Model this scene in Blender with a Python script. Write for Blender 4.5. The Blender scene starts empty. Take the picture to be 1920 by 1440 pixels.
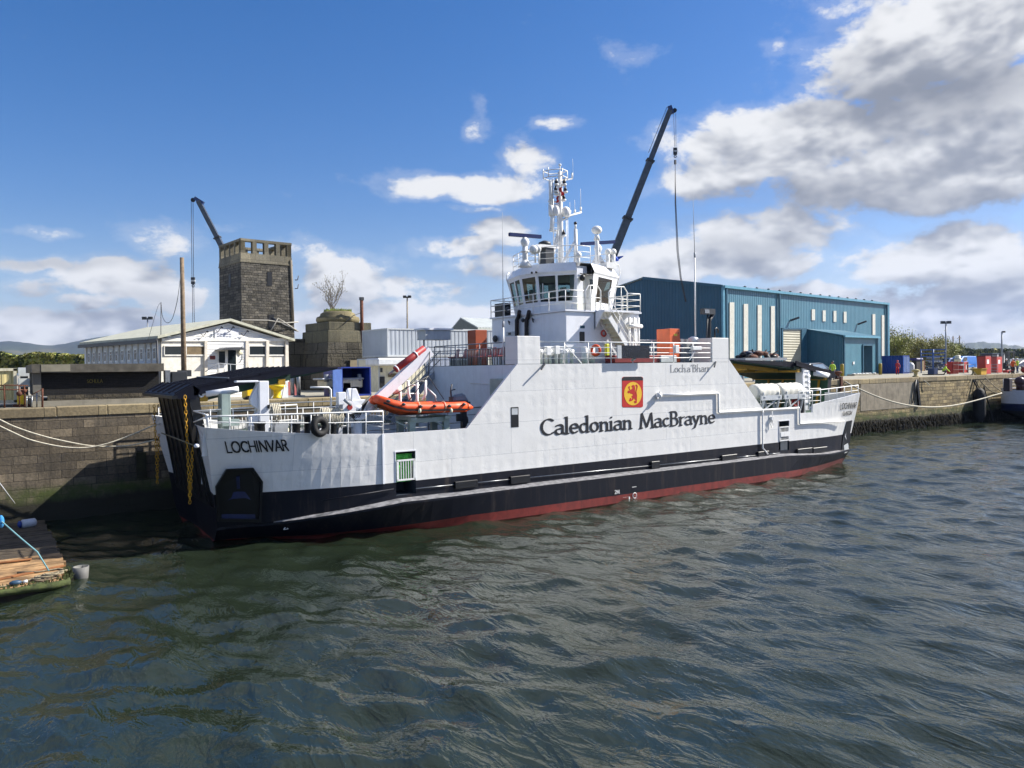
import bpy, bmesh, math, random
from mathutils import Vector, Matrix, noise
random.seed(7)
R_ = math.radians
scene = bpy.context.scene
COL = scene.collection
# ------------------------------------------------------------------ camera (X along the quay, Y inland, Z up, water at 0)
FPX = 1443.0
ROLL = R_(0.8)
CAM = Vector((-7.0, -30.2, 7.0))
PITCH = 0.02056
HEAD = R_(90 - 55.5076)          # the quay runs 55.5 degrees right of the view axis
A_ = R_(55.5076)
_u = Vector((math.sin(A_), math.cos(A_), 0)); _v = Vector((-_u.y, _u.x, 0))
def _tow(d): return Vector((d.dot(_u), d.dot(_v), d.z))
FWD = _tow(Vector((0, math.cos(PITCH), -math.sin(PITCH))))
UPV = _tow(Vector((0, math.sin(PITCH), math.cos(PITCH))))
RGT = _tow(Vector((1, 0, 0)))
CR, SR = math.cos(ROLL), math.sin(ROLL)
def ray(x, y):
    dx, dy = x - 960.0, y - 720.0
    a, b = dx * CR - dy * SR, dx * SR + dy * CR
    return RGT * (a / FPX) + FWD - UPV * (b / FPX)
def onZ(x, y, z=5.42):
    r = ray(x, y); return CAM + r * ((z - CAM.z) / r.z)
def onY(x, y, Y):
    r = ray(x, y); return CAM + r * ((Y - CAM.y) / r.y)
def onX(x, y, X):
    r = ray(x, y); return CAM + r * ((X - CAM.x) / r.x)
def at(x, y, d): return CAM + ray(x, y) * d
cam_d = bpy.data.cameras.new('camera'); cam = bpy.data.objects.new('camera', cam_d); COL.objects.link(cam)
cx_ = RGT * CR - UPV * SR; cy_ = RGT * SR + UPV * CR; cz_ = -FWD
m = Matrix((cx_, cy_, cz_)).transposed().to_4x4(); m.translation = CAM
cam.matrix_world = m
cam_d.sensor_width = 36; cam_d.lens = FPX / 1920 * 36; cam_d.clip_start = 0.1; cam_d.clip_end = 20000
scene.camera = cam
# ------------------------------------------------------------------ materials
def lin(c):
    if isinstance(c, str):
        c = [int(c[i:i+2], 16) / 255 for i in (0, 2, 4)]
        return tuple(((v / 12.92) if v <= .04045 else ((v + .055) / 1.055) ** 2.4) for v in c)
    return tuple(c)
class NT:
    def __init__(s, tree): s.t = tree
    def n(s, typ, **kw):
        nd = s.t.nodes.new(typ)
        for k, v in kw.items():
            if k.startswith('i_'):
                key = k[2:]; key = int(key) if key.isdigit() else key.replace('_', ' ')
                if hasattr(v, 'is_output') or hasattr(v, 'links') and hasattr(v, 'node'): s.t.links.new(v, nd.inputs[key])
                else: nd.inputs[key].default_value = v
            else: setattr(nd, k, v)
        return nd
    def math(s, op, a, b=0.0, c=None):
        nd = s.t.nodes.new('ShaderNodeMath'); nd.operation = op
        for i, v in enumerate((a, b, c)):
            if v is None: continue
            if isinstance(v, (int, float)): nd.inputs[i].default_value = v
            else: s.t.links.new(v, nd.inputs[i])
        return nd.outputs[0]
    def mix(s, f, a, b):
        nd = s.t.nodes.new('ShaderNodeMix'); nd.data_type = 'RGBA'
        for i, v in ((0, f), (6, a), (7, b)):
            if isinstance(v, (int, float)): nd.inputs[i].default_value = v
            elif isinstance(v, tuple): nd.inputs[i].default_value = (*v[:3], 1)
            else: s.t.links.new(v, nd.inputs[i])
        return nd.outputs[2]
    def noise(s, vec, scale, detail=4, rough=.55, dist=0.0):
        return s.n('ShaderNodeTexNoise', i_Vector=vec, i_Scale=scale, i_Detail=detail, i_Roughness=rough, i_Distortion=dist).outputs[0]
    def ramp(s, f, lo, hi, a=0.0, b=1.0, smooth=True):
        nd = s.t.nodes.new('ShaderNodeMapRange')
        nd.interpolation_type = 'SMOOTHSTEP' if smooth else 'LINEAR'
        for i, v in enumerate((f, lo, hi, a, b)):
            if isinstance(v, (int, float)): nd.inputs[i].default_value = v
            else: s.t.links.new(v, nd.inputs[i])
        return nd.outputs[0]
MATS = {}
def new_mat(name):
    mt = bpy.data.materials.new(name); mt.use_nodes = True
    t = NT(mt.node_tree); b = mt.node_tree.nodes['Principled BSDF']
    pos = t.n('ShaderNodeNewGeometry').outputs['Position']
    return mt, t, b, pos
def mat(name, col, rough=.5, metal=0.0, var=.12, scale=2.5, bump=0.0, bscale=30, dirt=None, streak=0.0, spec=None):
    """plain paint or metal with mottling, optional vertical streaks of dirt and a fine bump"""
    if name in MATS: return MATS[name]
    mt, t, b, pos = new_mat(name)
    c = lin(col)
    nz = t.noise(pos, scale, 5, .6)
    base = t.mix(t.ramp(nz, .3, .7), tuple(max(0, v * (1 - var)) for v in c), tuple(min(1, v * (1 + var)) for v in c))
    if streak:
        mp = t.n('ShaderNodeMapping', i_Vector=pos); mp.inputs['Scale'].default_value = (3.0, 3.0, .25)
        f = t.ramp(t.noise(mp.outputs[0], 1.6, 5, .65), .5, .75)
        base = t.mix(t.math('MULTIPLY', f, streak), base, lin(dirt or '4a4030'))
    t.t.links.new(base, b.inputs['Base Color'])
    b.inputs['Roughness'].default_value = rough; b.inputs['Metallic'].default_value = metal
    if spec is not None: b.inputs['Specular IOR Level'].default_value = spec
    if bump:
        bp = t.n('ShaderNodeBump', i_Strength=bump, i_Distance=.02, i_Height=t.noise(pos, bscale, 4))
        t.t.links.new(bp.outputs[0], b.inputs['Normal'])
    MATS[name] = mt
    return mt
def xz_coord(t, pos, axis='X', ang=0.0, kx=1.0, kz=1.0):
    """(along the wall, height) as the first two texture coordinates"""
    s = t.n('ShaderNodeSeparateXYZ', i_Vector=pos)
    if axis == 'X': a = s.outputs[0]
    elif axis == 'Y': a = s.outputs[1]
    else: a = t.math('ADD', t.math('MULTIPLY', s.outputs[0], math.cos(ang)), t.math('MULTIPLY', s.outputs[1], math.sin(ang)))
    return t.n('ShaderNodeCombineXYZ', i_0=t.math('MULTIPLY', a, kx), i_1=t.math('MULTIPLY', s.outputs[2], kz)).outputs[0], a, s.outputs[2]
def plating(name, col, quilt=.5, rough=.42, axis='X', seam=True, dirt=.17):
    """painted steel plate: welded seams, frames showing through, dents, faint runs"""
    mt, t, b, pos = new_mat(name)
    vec, a, z = xz_coord(t, pos, axis)
    c = lin(col)
    mp = t.n('ShaderNodeMapping', i_Vector=pos); mp.inputs['Scale'].default_value = (1.6, 1.6, .12)
    run = t.ramp(t.noise(mp.outputs[0], 1.4, 5, .7), .52, .8)
    big = t.noise(pos, .8, 3)
    base = t.mix(t.ramp(big, .3, .7), tuple(v * .95 for v in c), c)
    base = t.mix(t.math('MULTIPLY', run, dirt), base, lin('94806a'))
    # plates of two courses; each plate its own tone
    br = t.n('ShaderNodeTexBrick', i_Vector=vec, i_Scale=1.0, i_Mortar_Size=.016, i_Mortar_Smooth=.2, offset=.37, squash=1.0)
    br.inputs['Brick Width'].default_value = 5.2; br.inputs['Row Height'].default_value = 1.48; br.inputs['Bias'].default_value = 0
    br.inputs['Color1'].default_value = (1, 1, 1, 1); br.inputs['Color2'].default_value = (.93, .94, .955, 1); br.inputs['Mortar'].default_value = (.72, .74, .77, 1)
    if seam:
        mm = t.n('ShaderNodeMix', data_type='RGBA', blend_type='MULTIPLY'); mm.inputs[0].default_value = .85
        t.t.links.new(base, mm.inputs[6]); t.t.links.new(br.outputs['Color'], mm.inputs[7]); base = mm.outputs[2]
    t.t.links.new(base, b.inputs['Base Color']); b.inputs['Roughness'].default_value = rough
    # quilting between frames 0.62 m apart, modulated by dents
    fx = t.math('ABSOLUTE', t.math('SUBTRACT', t.math('FRACT', t.math('DIVIDE', a, .66)), .5))
    fz = t.math('ABSOLUTE', t.math('SUBTRACT', t.math('FRACT', t.math('DIVIDE', t.math('ADD', z, .2), .74)), .5))
    q = t.math('MULTIPLY', t.ramp(fx, .5, .1), t.math('ADD', t.ramp(fz, .5, .15, 0, .7), .3))
    dn = t.noise(vec, 1.15, 3, .5); dn2 = t.noise(vec, .33, 2, .5)
    dn3 = t.noise(vec, 2.6, 2, .5); h = t.math('ADD', t.math('MULTIPLY', q, t.math('MULTIPLY', t.math('MULTIPLY', t.ramp(dn2, .35, .62), t.ramp(dn3, .25, .7, .3, 1.3)), -.6 * quilt)), t.math('MULTIPLY', dn, 1.1 * quilt))
    if seam: h = t.math('ADD', h, t.math('MULTIPLY', br.outputs['Fac'], .10))
    bp = t.n('ShaderNodeBump', i_Strength=.55, i_Distance=.05, i_Height=h)
    t.t.links.new(bp.outputs[0], b.inputs['Normal'])
    MATS[name] = mt
    return mt
def stone(name, c1, c2, mortar, bw, bh, axis='X', ang=0.0, bump=.8, msize=.012, tide=None, rugged=.5, offset=.5, stain=.4, wob=1.0):
    """coursed masonry; tide = wet foot, darkened for shade too, green band above it"""
    mt, t, b, pos = new_mat(name)
    vec, a, z = xz_coord(t, pos, axis, ang)
    warp = t.n('ShaderNodeVectorMath', operation='MULTIPLY_ADD', i_0=t.n('ShaderNodeTexNoise', i_Vector=pos, i_Scale=1.1 + .5 * (wob - 1)).outputs['Color'], i_1=(.07 * wob, .035 * wob, 0), i_2=vec).outputs[0]
    br = t.n('ShaderNodeTexBrick', i_Vector=warp, i_Scale=1.0, i_Mortar_Size=msize, i_Mortar_Smooth=.25, offset=offset, offset_frequency=2, squash=1.35, squash_frequency=3)
    br.inputs['Brick Width'].default_value = bw; br.inputs['Row Height'].default_value = bh; br.inputs['Bias'].default_value = .05
    br.inputs['Color1'].default_value = (*lin(c1), 1); br.inputs['Color2'].default_value = (*lin(c2), 1); br.inputs['Mortar'].default_value = (*lin(mortar), 1)
    n1 = t.noise(pos, 1.3, 6, .65); n2 = t.noise(pos, 9, 5, .65)
    col = br.outputs['Color']
    mm = t.n('ShaderNodeMix', data_type='RGBA', blend_type='MULTIPLY'); mm.inputs[0].default_value = .9
    t.t.links.new(col, mm.inputs[6]); t.t.links.new(t.mix(t.ramp(n2, .25, .75), (.62, .62, .62), (1.18, 1.15, 1.1)), mm.inputs[7]); col = mm.outputs[2]
    mp = t.n('ShaderNodeMapping', i_Vector=pos); mp.inputs['Scale'].default_value = (1.3, 1.3, .22)
    run = t.ramp(t.noise(mp.outputs[0], 1.5, 6, .7), .46, .72)
    col = t.mix(t.math('MULTIPLY', run, stain), col, tuple(v * .3 for v in lin(c2)))
    # whole stones that differ: a coarse second course picks stones out darker or paler
    v2 = t.n('ShaderNodeTexWhiteNoise', noise_dimensions='2D', i_Vector=t.n('ShaderNodeVectorMath', operation='FLOOR', i_0=t.n('ShaderNodeVectorMath', operation='DIVIDE', i_0=warp, i_1=(bw * 1.27, bh, 1)).outputs[0]).outputs[0]).outputs[0]
    m2 = t.n('ShaderNodeMix', data_type='RGBA', blend_type='MULTIPLY'); m2.inputs[0].default_value = .75
    t.t.links.new(col, m2.inputs[6]); t.t.links.new(t.mix(v2, (.62, .62, .64), (1.25, 1.2, 1.12)), m2.inputs[7]); col = m2.outputs[2]
    big = t.ramp(t.noise(pos, .28, 4, .6), .35, .65); m3 = t.n('ShaderNodeMix', data_type='RGBA', blend_type='MULTIPLY'); m3.inputs[0].default_value = .8
    t.t.links.new(col, m3.inputs[6]); t.t.links.new(t.mix(big, (.66, .66, .66), (1.15, 1.13, 1.1)), m3.inputs[7]); col = m3.outputs[2]
    rough = .9
    if tide:
        zl, zg = tide
        zz = t.math('ADD', z, t.math('MULTIPLY', t.math('SUBTRACT', t.noise(pos, .7, 6, .7), .5), 1.1))
        g = t.math('MULTIPLY', t.ramp(zz, zg + .45, zg - .1), t.ramp(n1, .3, .6, .25, .95))
        col = t.mix(g, col, (.055, .075, .014))
        col = t.mix(t.ramp(zz, zl + .35, zl - .2), col, (.024, .022, .013))  # wet stone, its tone lowered further to deepen the shadow
    t.t.links.new(col, b.inputs['Base Color']); b.inputs['Roughness'].default_value = rough
    h = t.math('ADD', t.math('MULTIPLY', br.outputs['Fac'], -.6), t.math('MULTIPLY', t.math('ADD', n1, t.math('MULTIPLY', n2, .6)), rugged))
    bp = t.n('ShaderNodeBump', i_Strength=bump, i_Distance=.06, i_Height=h)
    t.t.links.new(bp.outputs[0], b.inputs['Normal'])
    MATS[name] = mt
    return mt
def cladding(name, col, pitch, axis='X', ang=0.0, rough=.45, depth=.06, var=.08, vertical=True):
    """profiled metal sheet or boards: ribs at the given pitch"""
    mt, t, b, pos = new_mat(name)
    vec, a, z = xz_coord(t, pos, axis, ang)
    c = lin(col)
    f = t.math('FRACT', t.math('DIVIDE', a if vertical else z, pitch))
    tri = t.math('ABSOLUTE', t.math('SUBTRACT', f, .5))
    h = t.ramp(tri, .14, .30)
    nz = t.noise(pos, .6, 5, .6)
    base = t.mix(t.ramp(nz, .3, .7), tuple(v * (1 - var) for v in c), tuple(v * (1 + var) for v in c))
    mp = t.n('ShaderNodeMapping', i_Vector=pos); mp.inputs['Scale'].default_value = (2, 2, .15)
    base = t.mix(t.math('MULTIPLY', t.ramp(t.noise(mp.outputs[0], 1.3, 4, .7), .5, .8), .25), base, tuple(v * .5 for v in c))
    t.t.links.new(base, b.inputs['Base Color']); b.inputs['Roughness'].default_value = rough
    bp = t.n('ShaderNodeBump', i_Strength=.9, i_Distance=depth, i_Height=h)
    t.t.links.new(bp.outputs[0], b.inputs['Normal'])
    MATS[name] = mt
    return mt
W = plating('ferry_white', 'e4e3df', .4)
WB = plating('ferry_white_bow', 'e4e3df', .8)
WS = mat('superstructure_white', 'e6e8ec', .4, var=.03, streak=.12, dirt='a49a86')
WP = mat('white_pipe_paint', 'e9e9e6', .4, var=.06, scale=8, streak=.25, dirt='8f7f66')
BK = plating('ferry_black', '060a18', .3, rough=.5, seam=False, dirt=.16)
BK.node_tree.nodes['Principled BSDF'].inputs['Specular IOR Level'].default_value = .3
RD = mat('antifouling_red', '74241d', .6, var=.25, scale=3, streak=.4, dirt='4a1c1a')
LEDGE = mat('worn_rubbing_strake', '77777a', .6, var=.5, scale=3.5, bump=.4, bscale=14)
NAVY = mat('ramp_navy', '060a1a', .55, var=.3, streak=.1, dirt='2a2a30', spec=.2)
BLACK = mat('black_paint', '0b0c0f', .45, var=.3)
RUBBER = mat('black_rubber', '101011', .75, var=.3)
DGREEN = mat('deck_green', '17392a', .6, var=.3, scale=1.5, bump=.2)
MUSTARD = mat('mustard_paint', 'a8811c', .5, var=.15)
GREY = mat('grey_paint', '8d9298', .5, var=.1, streak=.2)
LGREY = mat('pale_grey_paint', 'b9bdbf', .5, var=.08, streak=.15)
SAGE = mat('sage_grey_paint', '93a29c', .5, var=.12, streak=.3)
DGREY = mat('dark_grey', '35383c', .5, var=.2)
STEEL = mat('galvanised_steel', '9a9c9d', .38, .7, var=.15, scale=6)
ORANGE = mat('inflatable_orange', 'e2521c', .5, var=.1, scale=3)
ORANGED = mat('hull_orange', 'a8431a', .5, var=.15, scale=3)
LOCKER = mat('locker_orange', 'd4602f', .5, var=.08, streak=.12, dirt='8a4326')
RUST = mat('rust', '5a3423', .85, var=.4, scale=7, bump=.4)
YELLOW = mat('yellow_paint', 'e3bd16', .45, var=.12, streak=.15)
CHAIN = mat('chain_yellow', 'b98a1c', .6, .2, var=.4, scale=9)
CREAM = mat('cream_paint', 'd9d3b8', .55, var=.08, streak=.35, dirt='6f6852')
ROPE = mat('mooring_rope', 'c9c2ae', .9, var=.25, scale=14, bump=.6, bscale=40)
DROPE = mat('weathered_rope', '8b8068', .95, var=.3, scale=14, bump=.6, bscale=40)
WOOD = mat('grey_timber', '7b6a55', .85, var=.3, scale=5, bump=.4)
CONC = mat('concrete', '8a8577', .9, var=.18, scale=1.2, bump=.35, bscale=12, streak=.25, dirt='4e4a40')
TEXTM = mat('sign_black', '14161c', .5, var=.1)
REDL = mat('emblem_red', 'b9241c', .45, var=.05)
YELL = mat('emblem_yellow', 'e9b92c', .45, var=.05)
REDP = mat('red_paint', '9c2f2f', .5, var=.12)
REDB = mat('site_red', 'b8342a', .55, var=.14, streak=.25, dirt='5d2320')
BLUEC = mat('container_blue', '1b3a86', .5, var=.14, streak=.2, dirt='26303f')
BLUEV = mat('van_blue', '2f74c8', .35, var=.06)
SKINM = mat('skin', 'c08a70', .6, var=.05)
def glass(name, col, rough=.06):
    if name in MATS: return MATS[name]
    mt, t, b, pos = new_mat(name)
    b.inputs['Base Color'].default_value = (*lin(col), 1); b.inputs['Roughness'].default_value = rough
    b.inputs['IOR'].default_value = 1.5; b.inputs['Specular IOR Level'].default_value = .6
    MATS[name] = mt; return mt
GLASS = glass('window_glass', '1a2226')
def clear_glass():
    mt = bpy.data.materials.new('bridge_glass'); mt.use_nodes = True; tr = mt.node_tree; tr.nodes.remove(tr.nodes['Principled BSDF'])
    t = NT(tr); o = tr.nodes['Material Output']
    tb = t.n('ShaderNodeBsdfTransparent'); tb.inputs[0].default_value = (.46, .56, .54, 1)
    gb = t.n('ShaderNodeBsdfGlossy'); gb.inputs['Roughness'].default_value = .02
    fr = t.n('ShaderNodeFresnel'); fr.inputs[0].default_value = 1.5
    mx = t.n('ShaderNodeMixShader'); tr.links.new(fr.outputs[0], mx.inputs[0]); tr.links.new(tb.outputs[0], mx.inputs[1]); tr.links.new(gb.outputs[0], mx.inputs[2])
    tr.links.new(mx.outputs[0], o.inputs['Surface']); return mt
BGLASS = clear_glass()
# ------------------------------------------------------------------ mesh building
class MB:
    def __init__(s): s.v = []; s.f = []; s.mi = []; s.sm = []; s.mats = []; s.cur = 0
    def use(s, m):
        if m not in s.mats: s.mats.append(m)
        s.cur = s.mats.index(m); return s
    def face(s, pts, smooth=False):
        i = len(s.v); s.v += [Vector(p) for p in pts]; s.f.append(tuple(range(i, i + len(pts)))); s.mi.append(s.cur); s.sm.append(smooth)
    def grid(s, rows, smooth=False, closed=False, skip=None):
        i = len(s.v); n = len(rows[0])
        for r in rows: s.v += [Vector(p) for p in r]
        for a in range(len(rows) - 1):
            for b in range(n if closed else n - 1):
                if skip and skip(a, b): continue
                b2 = (b + 1) % n
                s.f.append((i + a * n + b, i + a * n + b2, i + (a + 1) * n + b2, i + (a + 1) * n + b)); s.mi.append(s.cur); s.sm.append(smooth)
        return s
    def hexa(s, p):   # 8 corners: bottom 0-3, top 4-7
        i = len(s.v); s.v += [Vector(q) for q in p]
        for f in ((0, 3, 2, 1), (4, 5, 6, 7), (0, 1, 5, 4), (1, 2, 6, 5), (2, 3, 7, 6), (3, 0, 4, 7)):
            s.f.append(tuple(i + k for k in f)); s.mi.append(s.cur); s.sm.append(False)
        return s
    def box(s, x0, x1, y0, y1, z0, z1):
        return s.hexa([(x0, y0, z0), (x1, y0, z0), (x1, y1, z0), (x0, y1, z0), (x0, y0, z1), (x1, y0, z1), (x1, y1, z1), (x0, y1, z1)])
    def obox(s, c, ang, lx, ly, z0, z1, taper=1.0):
        ca, sa = math.cos(ang), math.sin(ang)
        def q(a, b, z, k): return (c[0] + (a * ca - b * sa) * k, c[1] + (a * sa + b * ca) * k, z)
        hx, hy = lx / 2, ly / 2; cs = ((-hx, -hy), (hx, -hy), (hx, hy), (-hx, hy))
        return s.hexa([q(a, b, z0, 1) for a, b in cs] + [q(a, b, z1, taper) for a, b in cs])
    def beam(s, p0, p1, w, h=None, up=(0, 0, 1)):
        p0, p1 = Vector(p0), Vector(p1); h = h or w
        d = (p1 - p0).normalized(); u = Vector(up)
        if abs(d.dot(u)) > .98: u = Vector((0, 1, 0))
        a = d.cross(u).normalized() * (w / 2); b = a.cross(d).normalized() * (h / 2)
        return s.hexa([p0 - a - b, p0 + a - b, p0 + a + b, p0 - a + b, p1 - a - b, p1 + a - b, p1 + a + b, p1 - a + b])
    def tube(s, pts, r, seg=6, cap=True, r2=None):
        pts = [Vector(p) for p in pts]; n = len(pts); rows = []
        prev = None
        for k, p in enumerate(pts):
            d = (pts[min(k + 1, n - 1)] - pts[max(k - 1, 0)]).normalized()
            u = prev if prev is not None else (Vector((0, 0, 1)) if abs(d.z) < .95 else Vector((1, 0, 0)))
            a = d.cross(u)
            if a.length < 1e-5: a = d.cross(Vector((.3, .8, .1)))
            a.normalize(); b = a.cross(d).normalized(); prev = b
            rr = r if r2 is None else r + (r2 - r) * k / max(1, n - 1)
            rows.append([p + (a * math.cos(t) + b * math.sin(t)) * rr for t in (2 * math.pi * j / seg for j in range(seg))])
        s.grid(rows, smooth=True, closed=True)
        if cap:
            s.face(rows[0]); s.face(rows[-1][::-1])
        return s
    def cyl(s, p0, p1, r, r2=None, seg=12): return s.tube([p0, p1], r, seg, True, r2)
    def prism(s, poly, d):  # polygon (3d points) swept by vector d
        d = Vector(d); poly = [Vector(p) for p in poly]; q = [p + d for p in poly]
        s.face(poly); s.face(q[::-1])
        for k in range(len(poly)):
            j = (k + 1) % len(poly); s.face([poly[j], poly[k], q[k], q[j]])
        return s
    def lathe(s, c, prof, seg=16, axis=(0, 0, 1), smooth=True):
        ax = Vector(axis).normalized(); u = Vector((1, 0, 0)) if abs(ax.x) < .9 else Vector((0, 1, 0))
        a = ax.cross(u).normalized(); b = ax.cross(a); c = Vector(c)
        rows = [[c + ax * h + (a * math.cos(t) + b * math.sin(t)) * r for t in (2 * math.pi * j / seg for j in range(seg))] for r, h in prof]
        s.grid(rows, smooth=smooth, closed=True)
        s.face(rows[0][::-1]); s.face(rows[-1]); return s
    def torus(s, c, Rr, r, axis, seg=20, seg2=8, sq=1.0):
        ax = Vector(axis).normalized(); u = Vector((0, 0, 1)) if abs(ax.z) < .9 else Vector((1, 0, 0))
        a = ax.cross(u).normalized(); b = ax.cross(a); c = Vector(c); rows = []
        for k in range(seg + 1):
            t = 2 * math.pi * k / seg; d = a * math.cos(t) + b * math.sin(t)
            rows.append([c + d * (Rr + r * math.cos(q)) + ax * r * sq * math.sin(q) for q in (2 * math.pi * j / seg2 for j in range(seg2))])
        return s.grid(rows, smooth=True, closed=True)
    def ball(s, c, r, seg=12, rings=8, sx=1, sy=1, sz=1):
        c = Vector(c); rows = []
        for k in range(rings + 1):
            p = math.pi * k / rings; rr = max(1e-3, math.sin(p))
            rows.append([c + Vector((sx * r * rr * math.cos(t), sy * r * rr * math.sin(t), -sz * r * math.cos(p))) for t in (2 * math.pi * j / seg for j in range(seg))])
        return s.grid(rows, smooth=True, closed=True)
    def build(s, name, m=None, parent=None, bevel=0.0, recalc=True):
        me = bpy.data.meshes.new(name)
        off = ORG.get(parent.name, Vector()) if parent else None
        if parent is None:
            xs = [p.x for p in s.v]; ys = [p.y for p in s.v]; zs = [p.z for p in s.v]
            off = Vector(((min(xs) + max(xs)) / 2, (min(ys) + max(ys)) / 2, min(zs)))
        me.from_pydata([tuple(p - off) for p in s.v], [], s.f)
        mats = s.mats or [m]
        for q in mats: me.materials.append(q)
        me.polygons.foreach_set('material_index', s.mi if s.mats else [0] * len(s.mi)); me.polygons.foreach_set('use_smooth', s.sm)
        bm = bmesh.new(); bm.from_mesh(me)
        bmesh.ops.remove_doubles(bm, verts=bm.verts, dist=1e-4)
        if recalc: bmesh.ops.recalc_face_normals(bm, faces=bm.faces)
        bm.to_mesh(me); bm.free(); me.update()
        o = bpy.data.objects.new(name, me); COL.objects.link(o)
        if parent: o.parent = parent; ORG[o.name] = off
        else: o.location = off; ORG[o.name] = off
        if bevel:
            bv = o.modifiers.new('bevel', 'BEVEL'); bv.width = bevel; bv.segments = 1; bv.limit_method = 'ANGLE'; bv.angle_limit = R_(50)
        return o
ORG = {}
def tag(o, label=None, cat=None, group=None, kind=None):
    if label: o['label'] = label
    if cat: o['category'] = cat
    if group: o['group'] = group
    if kind: o['kind'] = kind
    return o
def thing(name, label, cat, loc=(0, 0, 0), group=None):
    o = bpy.data.objects.new(name, None); COL.objects.link(o); o.location = loc; o.empty_display_size = .3
    ORG[o.name] = Vector(loc)
    return tag(o, label, cat, group)
def struct(mb, name, m=None, **k): return tag(mb.build(name, m, **k), kind='structure')
def kids(o): return [c for c in bpy.data.objects if c.parent == o]
def copy_tree(o, parent=None):
    c = o.copy(); COL.objects.link(c); c.parent = parent; ORG[c.name] = ORG.get(o.name, Vector())
    for ch in kids(o): copy_tree(ch, c)
    return c
def interp(tab, x):
    if x <= tab[0][0]: return tab[0][1]
    for (a, p), (b, q) in zip(tab, tab[1:]):
        if x <= b:
            return p + (q - p) * (x - a) / (b - a)
    return tab[-1][1]
def sinterp(tab, x):   # smoothed
    return (interp(tab, x - .5) + 2 * interp(tab, x) + interp(tab, x + .5)) / 4
def rail(mb, pts, h=1.1, bars=3, r=.024, post=1.3, rp=.026, top=.03, posts=True):
    """a railing along a polyline of foot points"""
    pts = [Vector(p) for p in pts]
    for k in range(bars):
        zz = h * (k + 1) / bars
        for a, b in zip(pts, pts[1:]): mb.cyl(a + Vector((0, 0, zz)), b + Vector((0, 0, zz)), top if k == bars - 1 else r, seg=5)
    if posts:
        for j, (a, b) in enumerate(zip(pts, pts[1:])):
            n = max(1, round((b - a).length / post))
            for i in range(n + (1 if j == len(pts) - 2 else 0)):
                p = a.lerp(b, i / n); mb.cyl(p, p + Vector((0, 0, h)), rp, seg=5)
    return mb
def sag(p0, p1, drop, n=16):
    p0, p1 = Vector(p0), Vector(p1)
    return [p0.lerp(p1, k / n) - Vector((0, 0, drop * 4 * (k / n) * (1 - k / n))) for k in range(n + 1)]
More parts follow.
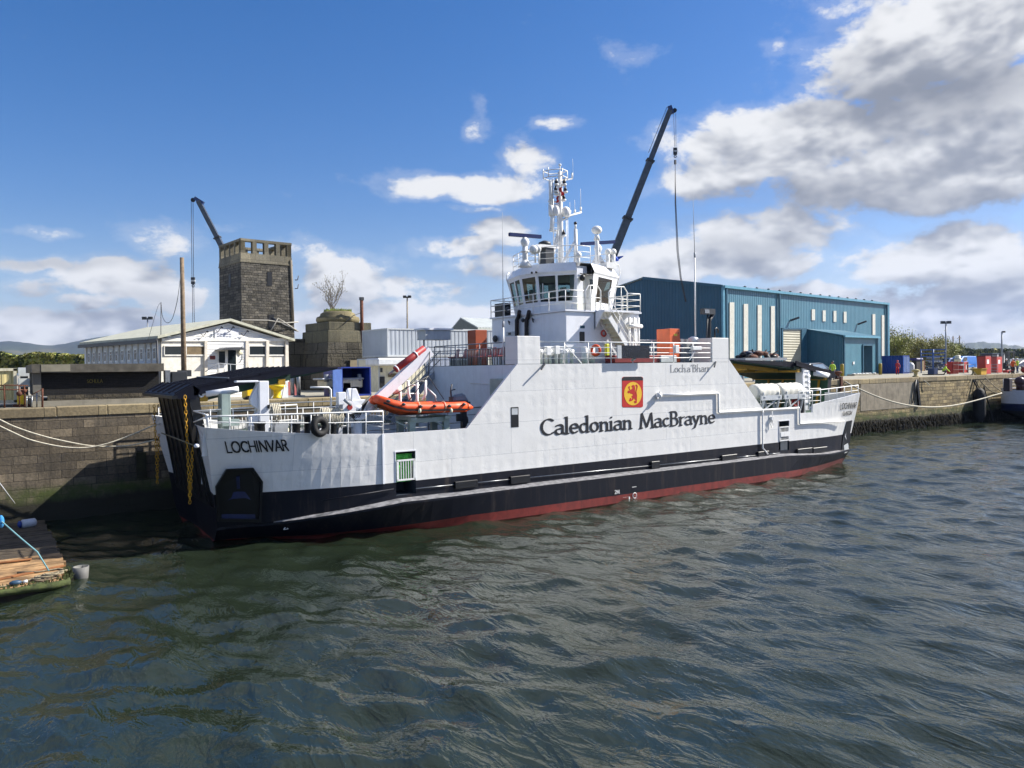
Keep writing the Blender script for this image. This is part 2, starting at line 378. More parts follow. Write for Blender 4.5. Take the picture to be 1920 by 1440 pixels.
# ------------------------------------------------------------------ lettering: skeletons drawn with a broad nib
def arc(cx, cy, rx, ry, a0, a1, n=10):
    return [(cx + rx * math.cos(R_(a0 + (a1 - a0) * k / n)), cy + ry * math.sin(R_(a0 + (a1 - a0) * k / n))) for k in range(n + 1)]
GL = {
 'C': (.80, [arc(.44, .5, .38, .48, 48, 312, 16)]), 'c': (.50, [arc(.27, .3, .21, .28, 50, 315, 12)]),
 'a': (.58, [[(.44, .48), (.44, .08), (.52, .02)], arc(.25, .44, .19, .15, 0, 150, 8), arc(.24, .17, .2, .17, 70, 330, 12) + [(.44, .12)], [(.44, .34), (.30, .34)]]),
 'l': (.27, [[(.10, 1.04), (.10, 0)], [(.02, 1.03), (.1, 1.03)], [(.02, 0), (.19, 0)]]),
 'e': (.56, [arc(.27, .3, .22, .29, 5, 318, 14), [(.06, .32), (.48, .32)]]),
 'd': (.63, [arc(.26, .29, .2, .28, 50, 320, 12), [(.48, 1.04), (.48, 0)], [(.40, 1.03), (.48, 1.03)], [(.48, 0), (.57, 0)]]),
 'o': (.60, [arc(.28, .3, .22, .29, 90, 450, 16)]),
 'n': (.63, [[(.10, .59), (.10, 0)], [(.02, .58), (.1, .58)], [(.10, .42), (.24, .56), (.38, .56), (.47, .44), (.47, 0)], [(.02, 0), (.18, 0)], [(.40, 0), (.56, 0)]]),
 'h': (.63, [[(.10, 1.04), (.10, 0)], [(.02, 1.03), (.1, 1.03)], [(.10, .42), (.24, .56), (.38, .56), (.47, .44), (.47, 0)], [(.02, 0), (.18, 0)], [(.40, 0), (.56, 0)]]),
 'i': (.27, [[(.10, .59), (.10, 0)], [(.02, .58), (.1, .58)], [(.02, 0), (.19, 0)], [(.10, .82), (.10, .86)]]),
 'r': (.42, [[(.10, .59), (.10, 0)], [(.02, .58), (.1, .58)], [(.10, .40), (.22, .55), (.36, .57)], [(.02, 0), (.19, 0)]]),
 'y': (.55, [[(.03, .59), (.26, .06)], [(.48, .59), (.26, .06), (.14, -.24), (.02, -.28)], [(-.02, .58), (.12, .58)], [(.40, .58), (.54, .58)]]),
 'B': (.68, [[(.12, 1), (.12, 0)], [(.03, .99), (.3, .99)], [(.03, .01), (.3, .01)], [(.12, .54), (.32, .54)], arc(.30, .77, .2, .22, 90, -90, 8), arc(.32, .28, .25, .27, 90, -90, 8)]),
 'M': (1.0, [[(.08, 0), (.16, 1)], [(.16, 1), (.48, .06)], [(.48, .06), (.80, 1)], [(.80, 1), (.88, 0)], [(0, 0), (.17, 0)], [(.79, 0), (.98, 0)]]),
 "'": (.22, [[(.08, 1), (.08, .8)]]), ' ': (.42, []), 
 'L': (.58, [[(.08, 1), (.08, 0), (.5, 0)]]), 'O': (.98, [arc(.46, .5, .40, .5, 90, 450, 18)]),
 'H': (.84, [[(.08, 1), (.08, 0)], [(.70, 1), (.70, 0)], [(.08, .52), (.70, .52)]]), 'I': (.26, [[(.08, 1), (.08, 0)]]),
 'N': (.86, [[(.08, 0), (.08, 1), (.72, 0), (.72, 1)]]), 'V': (.76, [[(.02, 1), (.36, 0), (.70, 1)]]),
 'A': (.78, [[(.02, 0), (.37, 1), (.72, 0)], [(.14, .34), (.60, .34)]]),
 'R': (.68, [[(.08, 0), (.08, 1), (.3, 1)], arc(.30, .76, .22, .24, 90, -90, 8), [(.08, .52), (.3, .52)], [(.30, .52), (.58, 0)]]),
 'G': (.92, [arc(.46, .5, .40, .5, 45, 330, 16), [(.82, .22), (.82, .46), (.55, .46)]]),
 'S': (.62, [arc(.28, .75, .22, .24, 40, 260, 8) + arc(.28, .26, .24, .26, 90, -145, 9)]),
 'W': (1.1, [[(.02, 1), (.28, 0), (.53, .95), (.78, 0), (1.04, 1)]]), 'E': (.58, [[(.5, 1), (.08, 1), (.08, 0), (.5, 0)], [(.08, .52), (.42, .52)]]),
 'Y': (.72, [[(.02, 1), (.34, .5), (.34, 0)], [(.66, 1), (.34, .5)]]), '2': (.6, [arc(.28, .73, .22, .26, 160, -30, 8) + [(.06, 0), (.52, 0)]]),
 'U': (.8, [[(.08, 1), (.08, .3)] + arc(.36, .28, .28, .28, 180, 360, 8) + [(.64, 1)]]), 'K': (.7, [[(.08, 1), (.08, 0)], [(.6, 1), (.08, .45)], [(.22, .58), (.62, 0)]]),
 'T': (.66, [[(.02, 1), (.62, 1)], [(.32, 1), (.32, 0)]]), 'D': (.84, [[(.08, 0), (.08, 1), (.34, 1)], arc(.34, .5, .4, .5, 90, -90, 10), [(.34, 0), (.08, 0)]])}
SERIFCAP = {'L': [[(.0, .99), (.2, .99)], [(0, .01), (.2, .01)], [(.5, .02), (.5, .16)]]}
def hull2(p):
    p = sorted(set((round(a, 5), round(b, 5)) for a, b in p))
    def half(p):
        o = []
        for q in p:
            while len(o) > 1 and (o[-1][0] - o[-2][0]) * (q[1] - o[-2][1]) - (o[-1][1] - o[-2][1]) * (q[0] - o[-2][0]) <= 0: o.pop()
            o.append(q)
        return o
    a, b = half(p), half(p[::-1]); return a[:-1] + b[:-1]
def letters(mb, text, fn, width, height, nib=(.13, .06, 15), serif=False):
    """fn(a, b) puts the point a metres along and b metres up onto its surface, width = total length in metres"""
    tot = sum(GL[c][0] for c in text); sx = width / tot; x = 0.0; k = 0
    w, h, an = nib; ca, sa = math.cos(R_(an)), math.sin(R_(an))
    nb = [(a * ca - b * sa, a * sa + b * ca) for a, b in ((-w/2, -h/2), (w/2, -h/2), (w/2, h/2), (-w/2, h/2))]
    for c in text:
        adv, strokes = GL[c]
        if serif and c in SERIFCAP: strokes = strokes + SERIFCAP[c]
        for st in strokes:
            for (ax, ay), (bx, by) in zip(st, st[1:]):
                poly = hull2([(ax + q, ay + r) for q, r in nb] + [(bx + q, by + r) for q, r in nb]); k += 1
                mb.face([fn((x + q) * sx, r * height, (k % 12) * .0006) for q, r in poly])
        x += adv
# ------------------------------------------------------------------ the ferry
FE = thing('ferry', 'white car ferry with black lower hull and red waterline moored along the quay', 'ferry', (21, 6, 0))
YC = 6.15
TOPZ = [(-.1, 4.92), (.9, 4.78), (2.6, 4.58), (4.8, 4.38), (7, 4.27), (36.1, 4.27), (36.11, 3.84), (37.5, 3.84), (37.51, 4.34), (43, 4.95)]
YWL = [(.3, 3.2), (.7, 3.03), (2.5, 2.5), (3.9, 1.7), (6.7, .36), (9, -.3), (12, -.62), (16, -.75), (34, -.75), (37, -.3), (40.7, .7), (42.8, 1.3)]
Y213 = [(.45, 1.75), (2.3, 1.05), (3.8, .62), (5.4, .24), (7, 0), (36, 0), (39, .12), (41, .35), (43, .75)]
YTOP = [(-.1, .7), (2.5, .3), (5, .08), (7, 0), (41, 0), (43, .15)]
ZC = [(0, .72), (2.3, .82), (5, 1.1), (7.6, 1.38), (34, 1.36), (38.9, 1.08), (42.5, 1.0)]
OUTC = [(0, 0), (2.2, .02), (4, .35), (7.6, .72), (8.5, .75), (36, .75), (38, .6), (40.5, .3), (42.3, .1)]
ZRED = [(0, .08), (4, .12), (7, .26), (11, .40), (43, .38)]
def hullY(X, z):
    a, b = sinterp(Y213, X), sinterp(YTOP, X)
    t = (z - 2.13) / 2.4
    return a + (b - a) * max(-.45, min(1.1, t)) if z >= 2.13 else a + (b - a) * t * .55
ENDB = [(-1, .9), (0, .7), (2.15, .45), (4.92, -.1)]
ENDS = [(-1, 42.3), (0, 42.8), (2.15, 43.0), (4.95, 43.1)]
def hull_row(X0, Y_side=1):
    """section at station X0; returns list of (point)"""
    def P(z, Y):
        X = X0
        if X0 < 4: e = interp(ENDB, z); X = e + X0 * (4 - e) / 4
        elif X0 > 39: e = interp(ENDS, z); X = 39 + (X0 - 39) * (e - 39) / 4
        return (X, Y, z)
    zc = interp(ZC, X0); yu = hullY(max(X0, .2), zc); yc = yu - interp(OUTC, X0)
    wl = sinterp(YWL, max(X0, .3)); zt = interp(TOPZ, X0)
    zl = min(zc + .05, 1.5)
    rows = [P(-1, wl + .5), P(0, wl), P(interp(ZRED, X0), wl + (yc - wl) * .35), P(zc - .1, yc), P(zc, yc), P(zl, hullY(P(zl, 0)[0], zl) - .002)]
    for z in (1.56, 2.13, 3.44, zt): rows.append(P(z, hullY(P(z, 0)[0], z)))
    return rows
XS = sorted(set([round(k * .4, 2) for k in range(0, 18)] + [7.0, 7.6, 8.55] + [9 + k for k in range(0, 25)] + [33.95, 35.0, 36.0, 36.1, 36.11, 37.5, 37.51] + [38 + .4 * k for k in range(13)] + [43.0]))
def far(p): return (p[0], 2 * YC + .1 - p[1], p[2])
DOORS = ((7.6, 8.55), (33.95, 35.0))
for side in (0, 1):
    secs = [hull_row(x) for x in XS]
    if side: secs = [[far(p) for p in s] for s in secs]
    mb = MB(); wm = MB(); rd = MB(); lg = MB()
    for a in range(len(XS) - 1):
        door = any(d0 - .01 <= XS[a] and XS[a + 1] <= d1 + .01 for d0, d1 in DOORS) and not side
        for b in range(9):
            if door and b in (6, 7): continue
            q = [secs[a][b], secs[a + 1][b], secs[a + 1][b + 1], secs[a][b + 1]]
            if b < 2: rd.use(RD).face(q)
            elif b == 4: lg.use(LEDGE if 2 < XS[a] < 41 else BK).face(q)
            elif b < 7: mb.use(BK).face(q)
            else: wm.use(WB if XS[a] < 7 else W).face(q)
    if side == 0:
        # bow and stern closing plates, cheeks, inner bulwark faces, all in the hull paint
        for k, yi in ((0, 2.75), (-1, 2.75)):
            s = secs[k]
            for b in range(9):
                p, q = s[b], s[b + 1]
                dd = .12 if k == 0 else -.12
                mat_ = RD if b < 2 else BK if b < 7 else (WB if k == 0 else W)
                tgt = rd if b < 2 else mb if b < 7 else wm
                yy = yi if b >= 6 else YC
                tgt.use(mat_).face([p, q, (q[0] + dd, yy, q[2]), (p[0] + dd, yy, p[2])])
                if b < 6: tgt.use(mat_).face([far(p), far(q), (q[0] + dd, YC, q[2]), (p[0] + dd, YC, p[2])])
                else: tgt.use(mat_).face([far(p), far(q), (q[0] + dd, 2 * YC - yi, q[2]), (p[0] + dd, 2 * YC - yi, p[2])])
        hull_parts = (mb, wm, rd, lg)
        # inside of the bulwark, near side
        for a in range(len(XS) - 1):
            p, q = secs[a][9], secs[a + 1][9]
            wm.use(WS).face([p, q, (q[0], q[1] + .1, q[2]), (p[0], p[1] + .1, p[2])])
            wm.use(WS).face([(p[0], p[1] + .1, p[2]), (q[0], q[1] + .1, q[2]), (q[0], hullY(max(.1, min(43, q[0])), 3.75) + .12, 3.75), (p[0], hullY(max(.1, min(43, p[0])), 3.75) + .12, 3.75)])
    names = ('lower_hull', 'hull_side', 'boot_topping', 'rubbing_strake') if not side else ('far_lower_hull', 'far_hull_side', 'far_boot_topping', 'far_strake')
    if side == 0:
        for nm, q in zip(names, (mb, wm, rd, lg)): q.build(nm, None, FE, recalc=False)
    else:
        al = MB(); al.v = []
        for q in (mb, wm, rd, lg):
            for f, mi in zip(q.f, q.mi): al.use(q.mats[mi]).face([q.v[i] for i in f])
        al.build('far_side_hull', None, FE, recalc=False)
def hullpt(px, py, off=0.0):
    Y = .5
    for _ in range(40):
        p = onY(px, py, Y); Y = .7 * Y + .3 * (hullY(max(.1, min(43, p.x)), p.z))
    p = onY(px, py, Y); p.y -= off; return p
# decks
b = MB(); b.use(DGREEN)
for xs_, zd, sgn_ in (([.4 + .45 * k for k in range(16)] + [8 + k for k in range(29)], 3.95, 0), ([36 + .5 * k for k in range(14)], 3.7, 0), ([.5 + .45 * k for k in range(16)] + [8 + k for k in range(35)], 3.95, 1)):
    rws = [[(x, hullY(x, zd) + .06, zd) for x in xs_], [(x, 3.1, zd) for x in xs_]]
    b.grid([[far(p) for p in r] for r in rws] if sgn_ else rws)
b.face([(.5, 3.1, 2.4), (42.6, 3.1, 2.4), (42.6, 9.2, 2.4), (.5, 9.2, 2.4)])
b.use(WS); b.face([(.3, 3.1, 2.4), (42.4, 3.1, 2.4), (42.4, 3.1, 3.95), (.3, 3.1, 3.95)]); b.face([(.3, 9.2, 2.4), (42.4, 9.2, 2.4), (42.4, 9.2, 3.95), (.3, 9.2, 3.95)])
b.build('deck', None, FE, recalc=False)
# side doorways with their gates
def doorway(x0, x1, z0, z1, name, sign):
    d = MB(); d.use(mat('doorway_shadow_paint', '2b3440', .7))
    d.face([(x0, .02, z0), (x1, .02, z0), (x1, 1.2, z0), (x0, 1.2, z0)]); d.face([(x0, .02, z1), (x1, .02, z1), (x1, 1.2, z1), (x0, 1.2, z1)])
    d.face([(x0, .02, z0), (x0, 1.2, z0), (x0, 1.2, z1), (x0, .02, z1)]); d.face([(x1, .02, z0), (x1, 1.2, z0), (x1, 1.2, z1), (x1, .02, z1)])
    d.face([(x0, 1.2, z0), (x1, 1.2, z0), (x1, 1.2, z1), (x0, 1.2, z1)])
    dr = d.build('doorway', None, FE, recalc=False)
    g = MB(); zt, zb = z0 + (z1 - z0) * .80, z0 + (z1 - z0) * .35
    for z in (zb, zt): g.beam((x0 + .04, -.02, z), (x1 - .04, -.02, z), .05, .07)
    for x in (x0 + .06, x1 - .06): g.beam((x, -.02, zb), (x, -.02, zt), .07, .05)
    n = 7
    for k in range(n): 
        x = x0 + .12 + (x1 - x0 - .24) * k / (n - 1); g.beam((x, -.02, zb), (x, -.02, zt), .03)
    gt = g.build('gate', WP, dr)
    if sign:
        s = MB(); s.box(x0 + .12, x1 - .12, -.07, -.05, zb + .25, zb + .55); s.build('sign_plate', WP, gt)
        s = MB(); 
        for k in range(7): s.beam((x0 + .2 + k * .1, .0, z0 + .05), (x0 + .2 + k * .1, .0, zb), .03)
        s.build('lower_grille', GREY, dr)
    fr = MB()
    for (a, c, e, f) in ((x0 - .05, x1 + .05, z1, z1 + .05), (x0 - .03, x0, 2.14, z1), (x1, x1 + .03, 2.14, z1)): fr.box(a, c, -.02, .03, e, f)
    fr.build('door_surround', WS, dr)
    return dr
dd = doorway(7.6, 8.55, 1.56, 3.44, 'doorway', False)
net = MB(); net.use(mat('green_netting', '58c24a', .7, var=.4, scale=9, bump=1))
random.seed(3); rows = []
for i in range(9):
    rows.append([(7.62 + .9 * j / 8, .26 + .2 * noise.noise((i * .9, j * .8, 3)), 2.1 + 1.22 * i / 8 + .1 * noise.noise((i, j, 1))) for j in range(9)])
net.grid(rows, True); net.build('green_net', None, dd, recalc=False)
doorway(33.95, 35.0, 1.56, 3.44, 'doorway', True)
# flat side of the casing: sloped ends, deck edge, the two end towers
def casing(Y, d):
    c = MB(); c.use(W)
    poly = [(11.15, Y, 4.27), (32.45, Y, 4.2), (29.30, Y, 7.35), (29.30, Y, 8.6), (27.85, Y, 8.6), (27.85, Y, 7.18), (15.45, Y, 7.18), (15.45, Y, 8.54), (14.08, Y, 8.54), (14.08, Y, 7.2)]
    # in three convex pieces
    for pc in ([(11.2, 4.27), (14.08, 4.27), (14.08, 7.2)], [(14.08, 4.27), (29.30, 4.27), (29.30, 7.18), (14.08, 7.18)], [(29.30, 4.27), (32.4, 4.27), (29.30, 7.35)]):
        c.prism([(x, Y, z) for x, z in pc], (0, d, 0))
    return c
casing(0.0, .16).build('side_casing', None, FE)
for x0, x1, zt, dep in ((14.08, 15.45, 8.54, 1.05), (27.85, 29.30, 8.6, 1.6)):
    t = MB(); t.use(W).box(x0, x1, -.004, dep, 7.18, zt); t.build('casing_tower', None, FE, bevel=.02)
b = MB(); b.use(mat('casing_inner_white', 'd3d9e0', .45, var=.04, streak=.1)).box(14.1, 29.2, .15, 9.3, 2.4, 7.16)
b.build('casing_block', None, FE)
b = MB(); b.use(mat('upper_deck_green', '28483a', .6, var=.3)).box(14.12, 29.1, .17, 9.3, 7.165, 7.185); b.build('upper_deck', None, FE)
# casing: locker recess panel, rail and pipe on the forward bulkhead
b = MB(); b.box(13.6, 14.1, .4, 1.75, 4.0, 6.5); b.build('deck_locker', SAGE, FE, bevel=.03)
b = MB(); b.tube([(14.04, 1.9, 6.2), (14.04, 4.3, 6.25)], .02); b.use(WP); b.tube([(14.0, 1.2, 5.0), (14.0, 9, 5.1)], .03); b.build('bulkhead_pipe', WP, FE)
# rectangular openings of the casing side
b = MB(); b.use(BLACK).box(13.66, 14.10, -.012, .02, 4.18, 5.14); b.use(LGREY).box(13.70, 14.05, -.018, 0, 4.78, 5.08); b.build('side_port', None, FE)
# fender seam at the break of the bow, pipes along the side
b = MB(); b.box(6.97, 7.05, -.05, .0, 2.13, 4.27); b.build('seam_bar', WS, FE)
b = MB(); b.use(WP)
b.tube([(23.6, -.09, 5.42), (25.6, -.09, 5.38), (28.2, -.09, 5.38), (28.25, -.09, 5.32), (28.25, -.09, 4.30), (28.3, -.09, 4.24), (35.9, -.09, 4.2), (35.95, -.09, 4.15), (35.95, -.09, 3.24), (36.0, -.09, 3.18), (41.0, .0, 3.12)], .06, 6); b.build('side_pipe', None, FE); b = MB(); b.use(WP)
b.tube([(32.3, -.09, 4.2), (32.25, -.09, 4.0), (32.25, -.09, 1.9), (32.6, -.2, 1.5)], .05, 6)
b.build('side_pipe', None, FE)
b = MB(); b.use(WP).lathe((23.4, -.12, 5.4), [(.02, -.2), (.16, -.12), (.2, 0), (.14, .12), (.03, .16)], 8, (1, -.2, .2)); b.tube([(23.3, -.15, 5.35), (23.1, -.3, 5.2)], .04); b.tube([(23.5, -.1, 5.5), (23.3, -.25, 5.6)], .03); b.build('pipe_nozzle', None, FE)
b = MB(); b.use(WP).tube([(33.2, -.08, 4.15), (33.2, -.1, 3.75), (33.12, -.12, 3.5), (33.0, -.12, 3.3), (33.1, -.12, 3.1), (33.25, -.12, 3.25), (33.2, -.1, 3.6)], .025); b.box(33.08, 33.3, -.16, -.02, 3.55, 3.78); b.build('hose_reel', None, FE)
# black fender boxes and bar above the strake
b = MB(); 
for px0, px1, y0, y1 in ((853, 895, 899, 917), (957, 993, 890, 908), (1221, 1236, 864, 880), (1353, 1381, 851, 866), (1421, 1441, 845, 860), (1495, 1522, 839, 851), (1524, 1550, 837, 850)):
    p, q = onY(px0, y1, -.1), onY(px1, y0, -.1); b = MB(); b.use(BLACK).box(p.x, q.x, -.16, .01, p.z, q.z); b.build('fender_pad', BLACK, FE, bevel=.02)
b = MB(); b.use(BK); b.tube([onY(604, 939, .15), onY(738, 917, -.08)], .03); b.build('grab_bar', None, FE)
for x0, x1 in ((780, 853), (895, 956), (994, 1221), (1237, 1353), (1382, 1420), (1442, 1462)):
    b = MB(); b.use(STEEL).tube([onY(x0, 912.5 - (x0 - 815) * .0975, -.06), onY(x1, 912.5 - (x1 - 815) * .0975, -.06)], .022); b.build('grab_bar', None, FE)
# anchor pockets at bow and stern
def pocket(pix, name, inner):
    P = [hullpt(x, y, .03) for x, y in pix]; c = sum(P, Vector()) / len(P)
    k = MB(); k.use(BLACK); q = [c + (p - c) * .9 for p in P]; out = [p - Vector((0, .14, 0)) for p in P]; oin = [p - Vector((0, .14, 0)) for p in q]; dn = [p + Vector((0, .0, 0)) for p in q]
    n = len(P)
    for i in range(n):
        j = (i + 1) % n
        k.face([out[i], out[j], oin[j], oin[i]]); k.face([P[i], P[j], out[j], out[i]]); k.face([oin[i], oin[j], dn[j], dn[i]])
    k.face(dn)
    o = k.build(name, None, FE, recalc=False)
    if inner:
        a = MB(); a.use(mat('pocket_navy', '111d45', .5, var=.3)); 
        def C(u, v, d): return hullpt(447 + u * 34, 935 + v * 40, d)
        a.grid([[C(-.95, .62, .04), C(.9, .58, .04)], [C(-.95, .95, .1), C(.9, .92, .1)]])
        a.grid([[C(-.7, -.2, .04), C(-.3, -.5, .08), C(.3, -.52, .08), C(.65, -.22, .04)], [C(-.75, .1, .1), C(-.35, -.02, .16), C(.35, -.05, .16), C(.7, .06, .1)]], True)
        a.beam(C(-.05, -1.05, .06), C(-.02, -.5, .08), .12, .1)
        a.build('anchor', None, o, recalc=False)
pocket([(423, 879), (473, 876.5), (491, 902.5), (487.7, 978), (407.5, 977), (403, 912)], 'anchor_pocket', True)
ps = MB(); ps.use(BLACK)
P = [hullpt(x, y, .04) for x, y in ((1587, 790), (1597, 788), (1592, 815), (1588, 846), (1576, 852), (1580, 818))]
ps.prism(P, (0, .1, 0)); o = ps.build('stern_pocket', None, FE)
a = MB(); a.use(WS).prism([hullpt(x, y, .06) for x, y in ((1583, 818), (1587, 806), (1589, 816), (1586, 824))], (0, .04, 0)); a.use(LGREY).prism([hullpt(x, y, .06) for x, y in ((1581, 836), (1589, 830), (1590, 846), (1582, 850))], (0, .04, 0)); a.build('anchor', None, o)
# fairlead hole and boss in the bow cheek
b = MB(); b.use(BLACK).lathe(onX(366, 813, -.02) , [(.34, -.02), (.34, .05)], 20, (-1, 0, .1)); b.build('fairlead', None, FE)
b = MB(); b.use(WS).lathe(hullpt(368, 836) , [(.07, -.1), (.09, .0), (.06, .06)], 14, (-1, -.4, 0)); b.build('bow_boss', None, FE)
# names and emblem
def on_side(x0, z0, Y=-.012, slope=0): return lambda a, c, k: (x0 + a, Y - k, z0 + c + a * slope)
p0, p1 = onY(1012, 817, 0), onY(1339, 797, 0)
t = MB(); letters(t, 'Caledonian', on_side(p0.x + .05, p0.z), onY(1182, 800, 0).x - p0.x + .1, .80, (.145, .062, 18)); t.build('operator_lettering', TEXTM, FE, recalc=False); t = MB(); letters(t, 'MacBrayne', on_side(onY(1199, 800, 0).x, p0.z - .02), p1.x - onY(1199, 800, 0).x + .1, .80, (.145, .062, 18)); t.build('operator_lettering', TEXTM, FE, recalc=False)
q0 = onY(1257, 698, 0); q1 = onY(1329, 697, 0)
LGM = mat('lettering_grey', '4c5058', .5)
t = MB(); letters(t, "Loch", on_side(q0.x, q0.z), (q1.x - q0.x) * .40, .40, (.075, .04, 0), True); t.build('small_lettering', LGM, FE, recalc=False)
t = MB(); letters(t, "a'Bharr", on_side(q0.x + (q1.x - q0.x) * .42, q0.z), (q1.x - q0.x) * .58 + .1, .40, (.075, .04, 0), True); t.build('small_lettering', LGM, FE, recalc=False)
def on_hull(xa, ya, xb, yb, h, lean=0.0):
    """baseline pixel ends, height in metres"""
    A0, B0 = hullpt(xa, ya), hullpt(xb, yb); L = (B0 - A0).length
    def f(a, c, k):
        p = A0.lerp(B0, a / L) + Vector((0, 0, c)); p.x -= lean * c; p.y = hullY(p.x, p.z) - .035 - k; return p
    return f, L
f, L = on_hull(425, 848.5, 540, 844.5, .42, .30); t = MB(); letters(t, 'LOCHINVAR', f, L * 1.02, .43, (.14, .135, 0)); t.build('ship_name', TEXTM, FE, recalc=False)
f, L = on_hull(1574, 767.5, 1604, 765, .42); t = MB(); letters(t, 'LOCHINVAR', f, L * 1.02, .40, (.13, .12, 0)); t.build('ship_name', TEXTM, FE, recalc=False)
f, L = on_hull(1579, 779, 1596, 777.5, .3); t = MB(); letters(t, 'GLASGOW', f, L * 1.02, .26, (.15, .13, 0)); t.build('home_port', TEXTM, FE, recalc=False)
t = MB(); w0 = onY(541, 998, .5); letters(t, '2M', on_side(w0.x, w0.z, hullY(w0.x, .6) + .12), .42, .2, (.12, .12, 0)); t.build('draught_marks', WP, FE, recalc=False); t = MB()
w0 = onY(1152, 926, -.78); letters(t, '2M', on_side(w0.x, w0.z, -.80), .35, .18, (.12, .12, 0)); t.build('draught_marks', WP, FE, recalc=False); t = MB()
def mark(x0, y0, x1, y1):
    p, q = onY(x0, y0, -.80), onY(x1, y1, -.80); t.box(p.x, q.x, -.81, -.80, min(p.z, q.z), max(p.z, q.z))
mark(1185, 914, 1193, 912); mark(1168, 933, 1181, 931); mark(1179, 937, 1181, 931); mark(1183, 936, 1196, 934); mark(1185, 930, 1195, 928.5)
c0 = onY(1190, 929, -.80); t.torus((c0.x, -.805, c0.z), .14, .022, (0, 1, 0), 14, 4)
t.build('draught_marks', WP, FE, recalc=False)
def emb(zx, zy, k): 
    p = onY(1140 + zx / 16, 690 + zy / 16, 0); return (p.x, -.012 - k, p.z)
def rr(x0, y0, x1, y1, r, k, n=5):
    pts = []
    for cx, cy, a0 in ((x1 - r, y0 + r, 270), (x1 - r, y1 - r, 0), (x0 + r, y1 - r, 90), (x0 + r, y0 + r, 180)):
        pts += [emb(cx + r * math.cos(R_(a0 + 90 * i / n)), cy + r * math.sin(R_(a0 + 90 * i / n)), k) for i in range(n + 1)]
    return pts
e = MB(); e.use(REDL).prism(rr(420, 262, 1048, 1180, 55, .0), (0, .02, 0)); 
e.use(TEXTM).face([emb(420, 380, .003), emb(1046, 372, .003), emb(1040, 300, .003), emb(985, 258, .003), emb(475, 264, .003), emb(420, 315, .003)])
e.use(YELL).face([emb(742 + 265 * math.cos(R_(a)), 770 + 352 * math.sin(R_(a)), .006) for a in range(0, 360, 10)])
e.use(REDL)
for k, pl in enumerate(([(690, 560), (715, 520), (755, 505), (790, 525), (805, 600), (800, 690), (830, 760), (862, 850), (860, 940), (790, 935), (745, 880), (735, 800), (690, 770), (668, 700), (690, 640), (722, 610), (720, 585)],
     [(600, 600), (600, 560), (640, 540), (650, 560), (640, 610), (665, 650), (700, 660), (690, 700), (640, 680)],
     [(575, 710), (600, 670), (640, 690), (690, 700), (720, 760), (680, 780), (650, 745), (600, 765), (580, 745)],
     [(690, 850), (745, 810), (790, 850), (760, 930), (740, 960), (690, 990), (640, 1005), (625, 975), (650, 900), (690, 895), (690, 945), (715, 930), (715, 890)],
     [(790, 930), (862, 930), (855, 990), (850, 1050), (790, 1055), (765, 1000), (800, 985), (830, 965), (800, 950)],
     [(810, 520), (835, 490), (870, 510), (885, 560), (865, 640), (845, 700), (850, 760), (870, 840), (850, 850), (820, 760), (815, 690), (840, 610), (845, 560)])):
    bmf = [emb(x, y, .009 + k * .0008) for x, y in pl]; e.face(bmf)
e.build('company_emblem', None, FE, recalc=False)
def projx(P):
    d = Vector(P) - CAM; k = d.dot(FWD); a = FPX * d.dot(RGT) / k; b = -FPX * d.dot(UPV) / k
    return (960 + a * CR + b * SR, 720 - a * SR + b * CR)
def reach(p, d, px, zz):
    """walk from p along d until the image column px is reached"""
    lo, hi = 0.0, 9.0
    f = lambda t: projx((p[0] + d[0] * t, p[1] + d[1] * t, zz))[0]
    s = 1 if f(9) > f(0) else -1
    for _ in range(40):
        m_ = (lo + hi) / 2
        if (f(m_) - px) * s > 0: hi = m_
        else: lo = m_
    return (p[0] + d[0] * lo, p[1] + d[1] * lo)
# ------------------------------------------------------------------ deckhouse
b = MB(); b.use(WS).box(18.9, 24.3, 2.3, 9.6, 7.18, 10.03); b.build('deckhouse', None, FE, bevel=.03)
HX, HY, HZ = 18.9, 2.3, 10.05
b = MB(); b.use(WS).box(18.8, 24.4, 2.2, 9.7, 10.03, 10.12); b.use(mat('walkway_yellow', 'b9b04a', .7, var=.2)).box(19.2, 24.2, 2.25, 3.5, 10.12, 10.125); b.build('walkway', None, FE)
# slit windows and door of the deckhouse
b = MB(); b.use(BLACK)
p, q = onY(1086.5, 643, 2.3), onY(1096, 622, 2.3); b.box(p.x, q.x, 2.27, 2.31, p.z, q.z); o = b.build('deckhouse_window', None, FE, bevel=.02)
b = MB(); b.use(mat('teal_sign', '1f4a5a', .5)); p, q = onY(1088, 615.5, 2.3), onY(1096, 610.5, 2.3); b.box(p.x, q.x, 2.28, 2.3, p.z, q.z); b.build('sign_plate', None, FE)
b = MB(); p, q = onX(950, 630, 18.9), onX(968, 621, 18.9); b.use(LGREY).box(18.87, 18.9, q.y, p.y, p.z, q.z); b.use(BLACK).box(18.86, 18.9, q.y + .5, q.y + .8, p.z + .05, q.z - .05); b.build('deckhouse_window', None, FE)
# exhaust pipes on its forward face
for px in (969, 987):
    b = MB()
    a = onX(px, 640, 18.75); c = onX(px, 600, 18.75); d = onX(px + 5, 584, 18.6)
    b.tube([(a.x, a.y, 7.2), a, c, (c.x + .05, c.y - .08, c.z + .15), d], .12, 8)
    b.build('exhaust_pipe', mat('exhaust_brown', '241a17', .6, var=.3), FE)
b = MB()
for y in (7.6, 5.2): b.tube([(18.85, y, 9.6), (18.7, y - .1, 9.8), (18.6, y - .4, 9.7)], .04)
b.ball((18.7, 6.0, 9.75), .12); b.lathe((18.8, 9.0, 8.8), [(.2, 0), (.22, .1), (.1, .2)], 10, (-1, 0, 0)); b.build('pipe_bracket', DGREY, FE)
